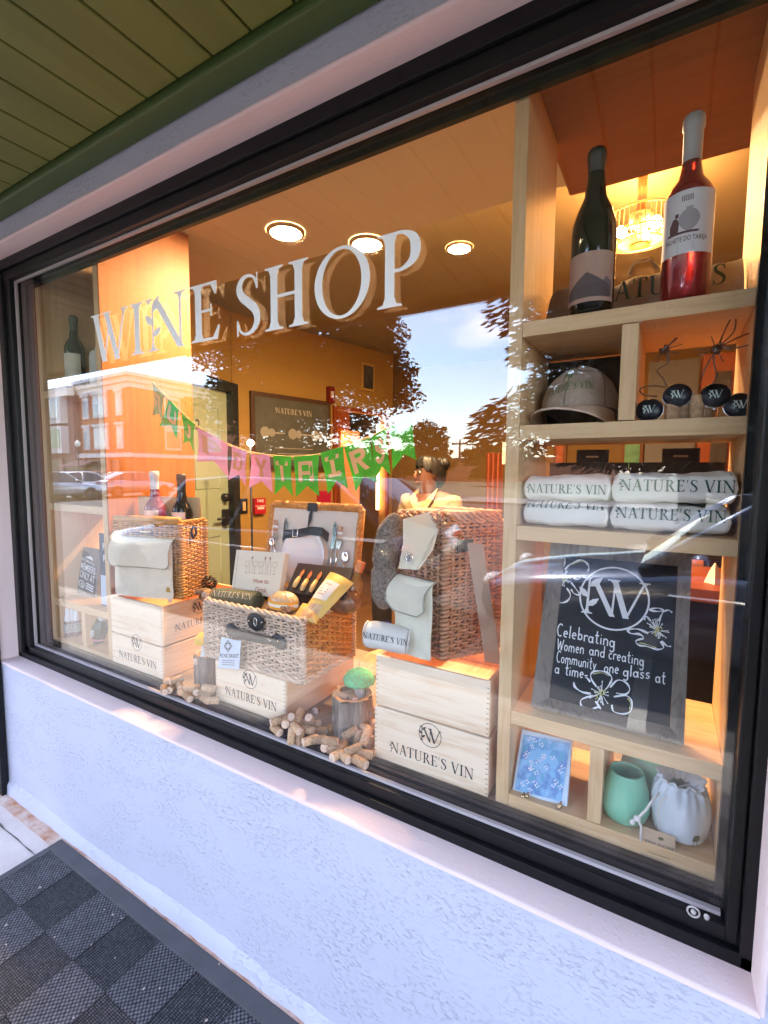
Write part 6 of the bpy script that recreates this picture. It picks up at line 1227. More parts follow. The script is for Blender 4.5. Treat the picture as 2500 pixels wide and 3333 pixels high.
c = on(2330, 1830, (0, 3.05, 0), (0, 1, 0)); t = thing('white_carton', 'pale green carton with a white lid behind the black till screen', 'carton', (c.x, 3.05, oz)); b = MB(); b.box(c.x - .14, c.x + .16, 3.0, 3.12, oz + .001, oz + .30); b.build('carton', mat('carton_green', (.40, .44, .28), .6), t); b = MB(); b.box(c.x - .15, c.x + .17, 2.99, 3.13, oz + .301, oz + .35); b.build('lid', mat('carton_white', (.75, .72, .66), .5), t)
# wall shelf far back with lit signs seen above the shirts
for k, (u0, u1, v0, v1, col, lab, em) in enumerate(((1800, 1845, 1467, 1490, (.75, .18, .05), 'orange framed print glimpsed above the folded shirts', 1.2), (2020, 2095, 1465, 1495, (.25, .6, .3), 'green and cream poster glimpsed above the folded shirts', 0), (2235, 2390, 1458, 1495, (.8, .75, .68), 'pale poster glimpsed above the right folded shirts', 0))):
    A_, B_ = at(u0, v1 + 40, 5.55), at(u1, v0 - 30, 5.55); t = thing('wall_poster', lab, 'poster', A_); b = MB(); b.box(A_.x, B_.x, 5.55, 5.58, A_.z, B_.z); b.build('frame', M['redwood'], t); b = MB(); b.box(A_.x + .03, B_.x - .03, 5.54, 5.5495, A_.z + .03, B_.z - .03); b.build('print', mat('poster_print_' + 'abc'[k], col, .5, noise=(9, .5)), t)
A_, B_ = at(2280, 1325, 4.5), at(2440, 1140, 4.5); t = thing('lit_cabinet', 'orange framed dark cabinet far behind the black bottle stoppers', 'cabinet', A_); b = MB(); b.box(A_.x, B_.x, 4.5, 4.9, .9, B_.z); b.build('carcass', M['orangewood'], t); b = MB(); b.box(A_.x + .08, B_.x - .10, 4.48, 4.499, .98, B_.z - .14); b.build('door', mat('cabinet_dark', (.05, .035, .03), .5), t)
A_, B_ = at(2105, 1330, 4.8), at(2280, 1160, 4.8); t = thing('grey_partition', 'grey panel far behind the wire ornaments', 'panel', A_); b = MB(); b.box(A_.x, B_.x, 4.85, 4.9, .9, B_.z); b.build('panel', mat('panel_grey', (.16, .15, .14), .7), t)
A_, B_ = at(1580, 1600, 4.0), at(1640, 1395, 4.0); t = thing('red_banner', 'tall orange red drape hanging behind the left post of the right shelf', 'drape', (A_.x, 4.0, .2)); b = MB()
b.grid(lambda s, q_: V(A_.x + (B_.x - A_.x) * s, 4.0 + .04 * math.sin(22 * s), .2 + 1.36 * q_), 30, 4); b.build('cloth', mat('drape_red', (.32, .075, .025), .8), t)
A_ = at(1580, 1500, 3.6); t = thing('notice_sheet', 'pale notice sheet pinned on the drape', 'notice', A_); b = MB(); b.box(A_.x + .03, A_.x + .12, 3.93, 3.934, A_.z - .02, A_.z + .16); b.build('sheet', mat('sheet_pale', (.7, .6, .55), .6), t)

# ------------------------------------------------------------------ the person behind the display
def skin_body(name, joints, edges, m, parent, sub=2):
    me = bpy.data.meshes.new(name); me.from_pydata([j[0] for j in joints], edges, []); o = bpy.data.objects.new(name, me); COL.objects.link(o)
    md = o.modifiers.new('s', 'SKIN'); md.use_smooth_shade = True
    for i, j in enumerate(joints): me.skin_vertices[0].data[i].radius = j[1]; me.skin_vertices[0].data[i].use_root = (i == 0)
    sb = o.modifiers.new('d', 'SUBSURF'); sb.levels = sub; sb.render_levels = sub
    dg = bpy.context.evaluated_depsgraph_get(); m2 = bpy.data.meshes.new_from_object(o.evaluated_get(dg)); bpy.data.objects.remove(o)
    o2 = bpy.data.objects.new(name, m2); COL.objects.link(o2); m2.materials.clear(); m2.materials.append(m); o2.parent = parent; o2.location = (0, 0, 0)
    for p in m2.polygons: p.use_smooth = True
    return o2
pc_ = at(1400, 1570, 2.9); PX, PYy = pc_.x, pc_.y
pr_ = thing('person', 'person in an open tan shirt with dark tied back hair, seated behind the display', 'person', (PX, PYy, 0))
rot = Matrix.Rotation(R(-8), 4, 'Z')
m_skin = mat('skin', (.20, .085, .05), .6)
J = [((0, 0, .70), (.15, .12)), ((0, 0, .88), (.135, .105)), ((0, -.01, 1.04), (.155, .105)), ((0, 0, 1.165), (.09, .075)), ((0, -.01, 1.19), (.052, .055)), ((-.005, -.02, 1.26), (.058, .066)), ((-.008, -.02, 1.33), (.070, .086)), ((-.004, -.012, 1.40), (.062, .074)),
     ((-.17, 0, 1.14), (.066, .062)), ((-.20, -.03, .90), (.048, .046)), ((-.12, -.20, .84), (.036, .034)), ((-.06, -.27, .84), (.026, .020)),
     ((.17, 0, 1.14), (.066, .062)), ((.20, -.03, .90), (.048, .046)), ((.12, -.20, .84), (.036, .034)), ((.06, -.27, .84), (.026, .020)),
     ((-.09, -.03, .68), (.085, .08)), ((-.11, -.38, .66), (.062, .06)), ((-.11, -.36, .34), (.05, .05)), ((-.11, -.34, .10), (.036, .036)), ((-.11, -.43, .05), (.036, .03)),
     ((.09, -.03, .68), (.085, .08)), ((.11, -.38, .66), (.062, .06)), ((.11, -.36, .34), (.05, .05)), ((.11, -.34, .10), (.036, .036)), ((.11, -.43, .05), (.036, .03))]
E_ = [(0, 1), (1, 2), (2, 3), (3, 4), (4, 5), (5, 6), (6, 7), (3, 8), (8, 9), (9, 10), (10, 11), (3, 12), (12, 13), (13, 14), (14, 15), (0, 16), (16, 17), (17, 18), (18, 19), (19, 20), (0, 21), (21, 22), (22, 23), (23, 24), (24, 25)]
for sx_2, base in ((-1, 11), (1, 15)):   # fingers and thumb
    hx, hy, hz_ = J[base][0]
    for k in range(5):
        ax = hx + sx_2 * (.022 - .011 * k); n0 = len(J)
        if k < 4: J += [((ax, hy - .035, hz_ - .004), (.0095, .0085)), ((ax, hy - .062 + .006 * abs(k - 1.4), hz_ - .016), (.0085, .008))]
        else: J += [((hx - sx_2 * .035, hy - .010, hz_ - .006), (.011, .010)), ((hx - sx_2 * .046, hy - .035, hz_ - .012), (.009, .009))]
        E_ += [(base, n0), (n0, n0 + 1)]
Jr = [((rot @ Vector(j)).to_tuple(), r) for j, r in J]
skin_body('body', Jr, E_, m_skin, pr_)
W = lambda x, y, z: Vector((PX, PYy, 0)) + (rot @ Vector((x, y, z)))
# head turned to the left: face features on the -x/-y side
hd_ = R(-38); fd = Vector((math.sin(hd_) , -math.cos(hd_), 0)); fs = Vector((math.cos(hd_), math.sin(hd_), 0)); hc = W(-.006, -.018, 1.325)
F = lambda a, o, z: hc + fs * a + fd * o + V(0, 0, z)
b = MB(); b.tube([F(0, .080, .018), F(0, .098, -.012), F(0, .092, -.022), F(0, .076, -.024)], [.008, .012, .013, .007], 8); b.build('nose', m_skin, pr_)
b = MB(); b.tube([F(-.022, .078, -.048), F(0, .086, -.050), F(.022, .078, -.048)], [.003, .006, .003], 6); b.build('mouth', mat('lips', (.30, .08, .06), .5), pr_)
for s in (-1, 1):
    b = MB(); b.ball(F(s * .030, .074, .014), .010, 10); b.build('eye', mat('eye_white', (.6, .55, .5), .3), pr_); b = MB(); b.ball(F(s * .030, .0825, .014), .005, 8); b.tube([F(s * .014, .084, .032), F(s * .032, .082, .036), F(s * .048, .072, .030)], .004, 5); b.build('brow', mat('hair_dark', (.012, .009, .008), .5), pr_)
    b = MB(); b.ball(F(s * .075, -.01, .0), .02, 10, sx=.5, sy=.8, sz=1.3); b.build('ear', m_skin, pr_)
b = MB(); rnd = random.Random(2)
def hairf(s, q_):
    a = 2 * math.pi * s; z = math.sin(q_ * math.pi / 2); front = .5 + .5 * math.cos(a)      # a=0 is the face
    lo = .035 * front - .085 * (1 - front) + .010 * math.sin(11 * a + 1) + .006 * math.sin(29 * a); rr = math.cos(q_ * math.pi / 2) ** .55; jj = 1 + .035 * math.sin(23 * a) + .02 * math.sin(9 * a + 5 * q_)
    return hc + V(0, 0, .012) - fd * .008 + (fd * math.cos(a) * .098 * rr + fs * math.sin(a) * .086 * rr) * jj - fd * .006 + V(0, 0, .01 + lo * (1 - q_) + .098 * z)
b.grid(hairf, 48, 12, cu=True); bun = hc - fd * .105 + V(0, 0, .065)
b.grid(lambda s, q_: bun + V(.05 * math.cos(6.283 * s) * math.sin(math.pi * q_), .05 * math.sin(6.283 * s) * math.sin(math.pi * q_), -.045 * math.cos(math.pi * q_)) * (1 + .12 * math.sin(6.283 * s * 7 + 6 * q_)), 30, 12, cu=True)
b.grid(lambda s, q_: hc - fd * (.06 + .03 * math.sin(3 * q_)) + V(.055 * math.cos(6.283 * s), .05 * math.sin(6.283 * s), 0) * (1 - .4 * q_) + V(0, 0, .06 - .15 * q_), 24, 6, cu=True)
b.build('hair', mat('hair_dark', (.012, .009, .008), .5), pr_)
m_sh = mat('shirt_tan', (.42, .32, .17), .85, noise=(30, .15), bump=(25, .4, .006))
J2 = [((0, 0, .70), (.175, .145)), ((0, 0, .88), (.16, .13)), ((0, -.005, 1.03), (.165, .12)), ((0, .008, 1.15), (.105, .09)), ((-.17, .004, 1.14), (.082, .076)), ((-.225, -.03, .90), (.064, .060)), ((-.15, -.15, .855), (.052, .05)), ((.17, .004, 1.14), (.082, .076)), ((.225, -.03, .90), (.064, .060)), ((.15, -.15, .855), (.052, .05))]
skin_body('shirt', [((rot @ Vector(j)).to_tuple(), r) for j, r in J2], [(0, 1), (1, 2), (2, 3), (3, 4), (4, 5), (5, 6), (3, 7), (7, 8), (8, 9)], m_sh, pr_)
for s in (-1, 1):
    b = MB(); b.add([W(0, -.125, 1.02), W(s * .095, -.105, 1.17), W(s * .075, -.02, 1.235), W(s * .030, -.085, 1.165)], [(0, 1, 2, 3)]); b.add([W(0, -.128, 1.02), W(s * .095, -.109, 1.17), W(s * .075, -.024, 1.235), W(s * .030, -.089, 1.165)], [(0, 1, 2, 3)]); b.build('collar', mat('collar_tan', (.50, .39, .21), .85), pr_)
b = MB(); b.add([W(0, -.131, 1.0), W(.03, -.11, 1.10), W(0, -.075, 1.165), W(-.03, -.11, 1.10)], [(0, 1, 2, 3)]); b.build('open_neck', m_skin, pr_)
J3 = [((0, 0, .72), (.165, .14)), ((-.09, -.05, .685), (.10, .09)), ((-.11, -.38, .665), (.075, .07)), ((-.11, -.36, .34), (.065, .065)), ((-.11, -.34, .13), (.055, .055)), ((.09, -.05, .685), (.10, .09)), ((.11, -.38, .665), (.075, .07)), ((.11, -.36, .34), (.065, .065)), ((.11, -.34, .13), (.055, .055))]
skin_body('trousers', [((rot @ Vector(j)).to_tuple(), r) for j, r in J3], [(0, 1), (1, 2), (2, 3), (3, 4), (0, 5), (5, 6), (6, 7), (7, 8)], mat('trousers_dark', (.03, .03, .04), .8), pr_)
pr_.location.z = .055
t = thing('bar_stool', 'dark stool under the seated person', 'stool', (PX, PYy, 0)); b = MB(); b.lathe([(0, .575), (.17, .575), (.175, .60), (.16, .62), (0, .623)], (PX, PYy, 0), 24); b.build('seat', mat('stool_dark', (.04, .03, .03), .5), t)
for k in range(4): a = R(45 + 90 * k); b = MB(); b.tube([(PX + .11 * math.cos(a), PYy + .11 * math.sin(a), .574), (PX + .19 * math.cos(a), PYy + .19 * math.sin(a), .004)], .013, 8); b.build('leg', mat('stool_dark', (.04, .03, .03), .5), t)

# ------------------------------------------------------------------ door mat and litter
t = thing('door_mat', 'black rubber mat with a woven checkerboard of ribbed and pebbled squares', 'mat', (-.6, .5, 0))
q0, q1 = atz(200, 2727, .012), atz(0, 2840, .012)
mx0, my1 = q0.x, .833; mx1, my0 = 1.3, -.55; TS = .162
b = MB(); 
for (xa, xb, ya, yb_) in ((mx0, mx1, my1 - .05, my1), (mx0, mx1, my0, my0 + .05), (mx0, mx0 + .03, my0 + .05, my1 - .05), (mx1 - .05, mx1, my0 + .05, my1 - .05)): b.box(xa, xb, ya, yb_, .0005, .010, bev=.004)
b.build('border', mat('rubber_border', (.075, .070, .075), .5, noise=(15, .25)), t)
def matmat(name, c, ribbed):
    m = mat(name, c, .75, spec=.3); n = m.node_tree; bs = n.nodes['Principled BSDF']; tc = n.nodes.new('ShaderNodeTexCoord'); mp = n.nodes.new('ShaderNodeMapping')
    mp.inputs['Rotation'].default_value = (0, 0, R(0 if ribbed else 45)); n.links.new(tc.outputs['Object'], mp.inputs[0])
    v = n.nodes.new('ShaderNodeTexVoronoi'); v.inputs['Scale'].default_value = 105; v.inputs['Randomness'].default_value = .12; mp.inputs['Scale'].default_value = (1, 1.9, 1) if ribbed else (1, 1, 1)
    n.links.new(mp.outputs[0], v.inputs[0]); r = n.nodes.new('ShaderNodeValToRGB'); r.color_ramp.elements[0].color = (*[k * 2.6 for k in c], 1); r.color_ramp.elements[1].color = (*[k * .12 for k in c], 1); r.color_ramp.elements[0].position = .25; r.color_ramp.elements[1].position = .62
    n.links.new(v.outputs['Distance'], r.inputs[0]); ns = n.nodes.new('ShaderNodeTexNoise'); ns.inputs['Scale'].default_value = 7; ns.inputs['Detail'].default_value = 6; n.links.new(tc.outputs['Object'], ns.inputs[0])
    mu = n.nodes.new('ShaderNodeMixRGB'); mu.blend_type = 'MULTIPLY'; mu.inputs[0].default_value = .6; n.links.new(r.outputs[0], mu.inputs[1]); n.links.new(ns.outputs['Fac'], mu.inputs[2])
    n.links.new(mu.outputs[0], bs.inputs['Base Color'])
    bp = n.nodes.new('ShaderNodeBump'); bp.inputs['Strength'].default_value = .9; bp.inputs['Distance'].default_value = .004; bp.invert = True; n.links.new(v.outputs['Distance'], bp.inputs['Height']); n.links.new(bp.outputs[0], bs.inputs['Normal']); return m
A_b, B_b = MB(), MB(); xs0, ys1 = mx0 + .03, my1 - .05; ix = 0; x = xs0
while x < mx1 - .05:
    iy = 0; y = ys1
    while y > my0 + .05:
        xe, ye = min(x + TS, mx1 - .05), max(y - TS, my0 + .05)
        hz = .0075 if (ix + iy) % 2 == 0 else .0062
        (A_b if (ix + iy) % 2 == 0 else B_b).box(x + .0004, xe - .0004, ye + .0004, y - .0004, .0004, hz); y -= TS; iy += 1
    x += TS; ix += 1
A_b.build('pebbled_squares', matmat('rubber_pebbled', (.078, .073, .082), False), t); B_b.build('ribbed_squares', matmat('rubber_ribbed', (.074, .068, .076), True), t)
rnd = random.Random(21); m_pet = mat('fallen_petal', (.42, .33, .28), .8)
for k, (u, v) in enumerate(((340, 2962), (367, 2978), (20, 3013), (20, 3076), (178, 3052), (297, 3076), (375, 3120), (467, 3220), (520, 3218), (713, 3139), (672, 3322), (240, 3315), (130, 2890), (395, 2990))):
    p = atz(u, v, .009); b = MB(); s = rnd.uniform(.0022, .0045) * (1.6 if k == 10 else 1); pts = [p + V(s * math.cos(a) * rnd.uniform(.5, 1), s * math.sin(a) * rnd.uniform(.5, 1), rnd.uniform(0, .002)) for a in [R(60 * q_) for q_ in range(6)]]
    b.prism(pts, (0, 0, .0012)); tag(b.build('fallen_petal', m_pet), 'tiny pale dry petal fallen on the black door mat', 'petal', 'petals fallen on the mat')

# ------------------------------------------------------------------ the street that the glass mirrors
def vir(u, v, yv): p = at(u, v, yv); return V(p.x, 2 * GY - p.y, p.z)     # a point of the mirror world, brought back to the street
# brick corner building
yv = 24.0; Cb = vir(419, 1212, yv); HT = Cb.z; ang = R(3.2)
e1 = V(-math.cos(ang), -math.sin(ang), 0); e2 = V(-math.sin(R(2.6)), -math.cos(R(2.6)), 0)
Cb.z = -.03; bd = thing('corner_building', 'three storey orange brick corner building with pale cornice and shopfront across the street', 'building', Cb)
bo = lambda a, c, z: V(Cb.x, Cb.y, 0) + e1 * a + e2 * c + V(0, 0, z)
m_br = mat('brick_orange', (.62, .22, .11), .85, noise=(3, .25)); m_pale = mat('stone_pale', (.80, .70, .66), .8); m_br2 = mat('brick_mauve', (.40, .20, .18), .85, noise=(3, .3))
def bslab(nm, m, face, a0, a1, z0, z1, d0, d1, par=None):
    b = MB()
    if face == 1: P = [bo(a0, d0, z0), bo(a1, d0, z0), bo(a1, d0, z1), bo(a0, d0, z1)]; dv = e2 * (d1 - d0)
    else: P = [bo(d0, a0, z0), bo(d0, a1, z0), bo(d0, a1, z1), bo(d0, a0, z1)]; dv = e1 * (d1 - d0)
    b.prism(P, dv); return b.build(nm, m, par or bd)
hs = HT / 3.35
b = MB(); b.prism([bo(0, 0, -.03), bo(9, 0, -.03), bo(9, 16, -.03), bo(0, 16, -.03)], (0, 0, HT - .6)); b.build('wall', m_br, bd)
b = MB(); b.prism([bo(9, -.6, -.03), bo(20, -.6, -.03), bo(20, 16, -.03), bo(9, 16, -.03)], (0, 0, HT - .4)); b.build('wall', m_br2, bd)
for k, (o, z0, z1) in enumerate(((.15, HT - 1.2, HT - .75), (.35, HT - .75, HT - .3), (.6, HT - .3, HT))):
    b = MB(); b.prism([bo(-o, -o, z0), bo(9.3, -o, z0), bo(9.3, 16, z0), bo(-o, 16, z0)], (0, 0, z1 - z0 - .001)); b.build('cornice', m_pale, bd)
b = MB(); b.prism([bo(8.8, -1.1, HT - 1.3), bo(20, -1.1, HT - 1.3), bo(20, -.5, HT - 1.3), bo(8.8, -.5, HT - 1.3)], (0, 0, .9)); b.build('cornice', m_pale, bd)
m_wg = mat('window_pale_glass', (.45, .50, .52), .1, spec=.8); m_wg2 = mat('window_green_glass', (.05, .22, .14), .1)
for zf in (hs * 1.12, hs * 2.12):
    for a0, wd2, big in ((1.1, 1.1, 0), (3.6, 2.6, 1), (7.0, 1.2, 0)):
        f = bslab('window_frame', m_pale, 1, a0, a0 + wd2, zf, zf + hs * .72, -.12, -.02); bslab('pane', m_wg, 1, a0 + .12, a0 + wd2 - .12, zf + .2, zf + hs * .72 - .35, -.16, -.121, f); bslab('lintel', m_pale, 1, a0 - .15, a0 + wd2 + .15, zf + hs * .72, zf + hs * .72 + .25, -.22, -.02, f)
    for c0 in (3.2, 8.0, 12.4):
        f = bslab('window_frame', m_pale, 2, c0, c0 + 1.7, zf, zf + hs * .72, -.12, -.02); bslab('pane', m_wg if c0 > 4 else m_wg2, 2, c0 + .15, c0 + 1.55, zf + .2, zf + hs * .72 - .35, -.16, -.121, f); bslab('lintel', m_pale, 2, c0 - .3, c0 + 2.0, zf + hs * .72, zf + hs * .72 + .25, -.25, -.02, f)
    for a0 in (10, 14.2):
        f = bslab('bay_window', m_pale, 1, a0, a0 + 3.1, zf - .3, zf + hs * .8, -1.3, -.61); bslab('pane', m_wg if zf > hs * 2 else m_wg2, 1, a0 + .3, a0 + 2.8, zf + .2, zf + hs * .7, -1.36, -1.301, f)
b = MB(); b.prism([bo(-.1, -.12, hs * .86), bo(20, -.8, hs * .86), bo(20, -.6, hs * .86), bo(-.1, .0, hs * .86)], (0, 0, .4)); b.prism([bo(-.12, 0, hs * .86), bo(-.12, 16, hs * .86), bo(0, 16, hs * .86), bo(0, 0, hs * .86)], (0, 0, .35)); b.build('string_course', m_pale, bd)
bslab('shopfront', mat('shopfront_dark', (.03, .025, .03), .3), 1, .8, 19.5, .3, hs * .78, -.72, -.61)
for a0 in (2.2, 6.5, 11, 15.4): bslab('pillar', m_br2, 1, a0, a0 + .5, -.03, hs * .85, -.85, -.721)
b = MB(); b.prism([bo(5, -.75, hs * .72), bo(9, -.75, hs * .72), bo(9, -2.0, hs * .55), bo(5, -2.0, hs * .55)], (0, 0, .12)); b.build('awning', m_br2, bd)
# a low long building and a dark hedge far right, utility poles
p0, p1 = vir(1250, 1530, 70), vir(1700, 1530, 70)
lb = thing('low_building', 'long low brick coloured building far down the street', 'building', (p0.x, p0.y, -.16)); b = MB(); b.box(p0.x - 4, p1.x + 12, p0.y - 8, p0.y, -.15, 3.0); b.build('wall', m_br, lb); b = MB(); b.box(p0.x - 4.4, p1.x + 12.4, p0.y - 8.4, p0.y + .4, 3.001, 3.5); b.build('roof', mat('roof_dark', (.1, .07, .06), .8), lb)
for k, (u, vt, d) in enumerate(((1495, 1430, 95), (1537, 1453, 110))):
    p = vir(u, 1530, d); top = vir(u, vt, d).z; t = thing('utility_pole', ('taller nearer', 'shorter farther')[k] + ' wooden utility pole with cross arm against the pale sky', 'utility pole', (p.x, p.y, -.15)); b = MB(); b.tube([(p.x, p.y, -.15), (p.x, p.y, top)], [.28, .2], 8); b.build('pole', mat('pole_wood', (.10, .08, .06), .9), t)
    b = MB(); b.box(p.x - 1.8, p.x + 1.8, p.y - .12, p.y + .12, top - 1.1, top - .8); b.build('cross_arm', mat('pole_wood', (.10, .08, .06), .9), t); b = MB()
    for dx in (-1.6, -.8, .8, 1.6): b.tube([(p.x + dx, p.y, top - .8), (p.x + dx, p.y, top - .45)], .09, 6)
    b.build('insulator', m_pale, t)
# trees: tapering trunk, limbs and a crown of many small leaf faces in uneven clumps
def tree(label, base, h, crown, leaves, m_leaf, m_trunk, ls, seed, drop=0, needle=False):
    rnd = random.Random(seed); t = thing('street_tree', label, 'tree', base, 'street trees mirrored in the glass'); base = Vector(base)
    b = MB(); cx, cyy, cz, rx, ry, rz = crown; cc = base + V(cx, cyy, cz)
    pts = [base + V(0, 0, h * k / 8) + V(rnd.uniform(-.08, .08), rnd.uniform(-.08, .08), 0) * (k > 0) for k in range(9)]; b.tube(pts, [h * .028 * (1 - .1 * k) for k in range(9)], 10)
    clumps = []
    for k in range(70):
        while True:
            d = V(rnd.uniform(-1, 1), rnd.uniform(-1, 1), rnd.uniform(-1, 1))
            if d.length < 1 and d.length > .25: break
        clumps.append((cc + V(d.x * rx, d.y * ry, d.z * rz), rnd.uniform(.14, .30) * min(rx, rz)))
    for c, r in clumps[:26]:
        a = pts[rnd.randint(3, 8)]; mid = a.lerp(c, .5) + V(0, 0, rnd.uniform(-.1, .3)); b.tube([a, mid, c], [h * .010, h * .006, h * .002], 5)
    b.build('trunk', m_trunk, t); vs = []; fs = []
    for k in range(leaves):
        c, r = rnd.choice(clumps); u_ = V(rnd.gauss(0, 1), rnd.gauss(0, 1), rnd.gauss(0, 1)).normalized() * (r * rnd.random() ** .45 * 1.15); p = c + V(u_.x * 1.3, u_.y * 1.3, u_.z * .8 - drop * abs(u_.x))
        a = V(rnd.gauss(0, 1), rnd.gauss(0, 1), rnd.gauss(0, .6)).normalized(); bb = a.orthogonal().normalized(); s = ls * rnd.uniform(.6, 1.4)
        wdl = .22 if needle else .5
        if needle: a = (V(u_.x, u_.y, -.3 * abs(u_.length)) + a * .25).normalized(); bb = a.orthogonal().normalized()
        i = len(vs); vs += [p - a * s, p + bb * s * wdl, p + a * s, p - bb * s * wdl]; fs.append((i, i + 1, i + 2, i + 3))
    b = MB(); b.add(vs, fs); b.build('crown', m_leaf, t, fix=False)
    return t
m_l1 = mat('leaf_olive', (.055, .065, .012), .7, noise=(.8, .5)); m_l2 = mat('leaf_dark', (.035, .035, .014), .7, noise=(1, .4)); m_tr = mat('trunk_bark', (.09, .07, .05), .9, noise=(20, .4))
p = vir(960, 1540, 13); tree('broad leafy street tree mirrored across the middle of the window', (p.x, p.y, -.05), 8.5, (0, 0, 5.3, 3.8, 2.4, 4.2), 62000, m_l1, m_tr, .085, 5, .25)
p = vir(1385, 1500, 26); tree('small light green street tree farther off, mirrored beside the bunting', (p.x, p.y, -.05), 4.2, (0, 0, 3.0, 1.5, 1.3, 1.3), 4200, mat('leaf_light', (.07, .11, .02), .7, noise=(1, .4)), m_tr, .11, 8)
p = vir(2250, 1400, 9); tree('dark feathery evergreen mirrored over the right shelf', (p.x, p.y, -.05), 7.8, (0, 0, 3.9, 3.0, 2.2, 3.1), 90000, m_l2, m_tr, .115, 11, .25, True)
for k, (u, d) in enumerate(((1300, 52), (1400, 58), (1590, 50), (1640, 60), (640, 46), (780, 44), (920, 47), (1060, 44), (1180, 46))):
    p = vir(u, 1545, d); tree(('first', 'second', 'third', 'fourth', 'fifth', 'sixth', 'seventh', 'eighth', 'ninth')[k] + ' low round tree of the distant row of trees mirrored behind the cars', (p.x, p.y, -.15), 3.4, (0, 0, 2.6, 3.2, 2, 1.9), 1500, m_l2 if k % 2 else m_l1, m_tr, .35, 30 + k)
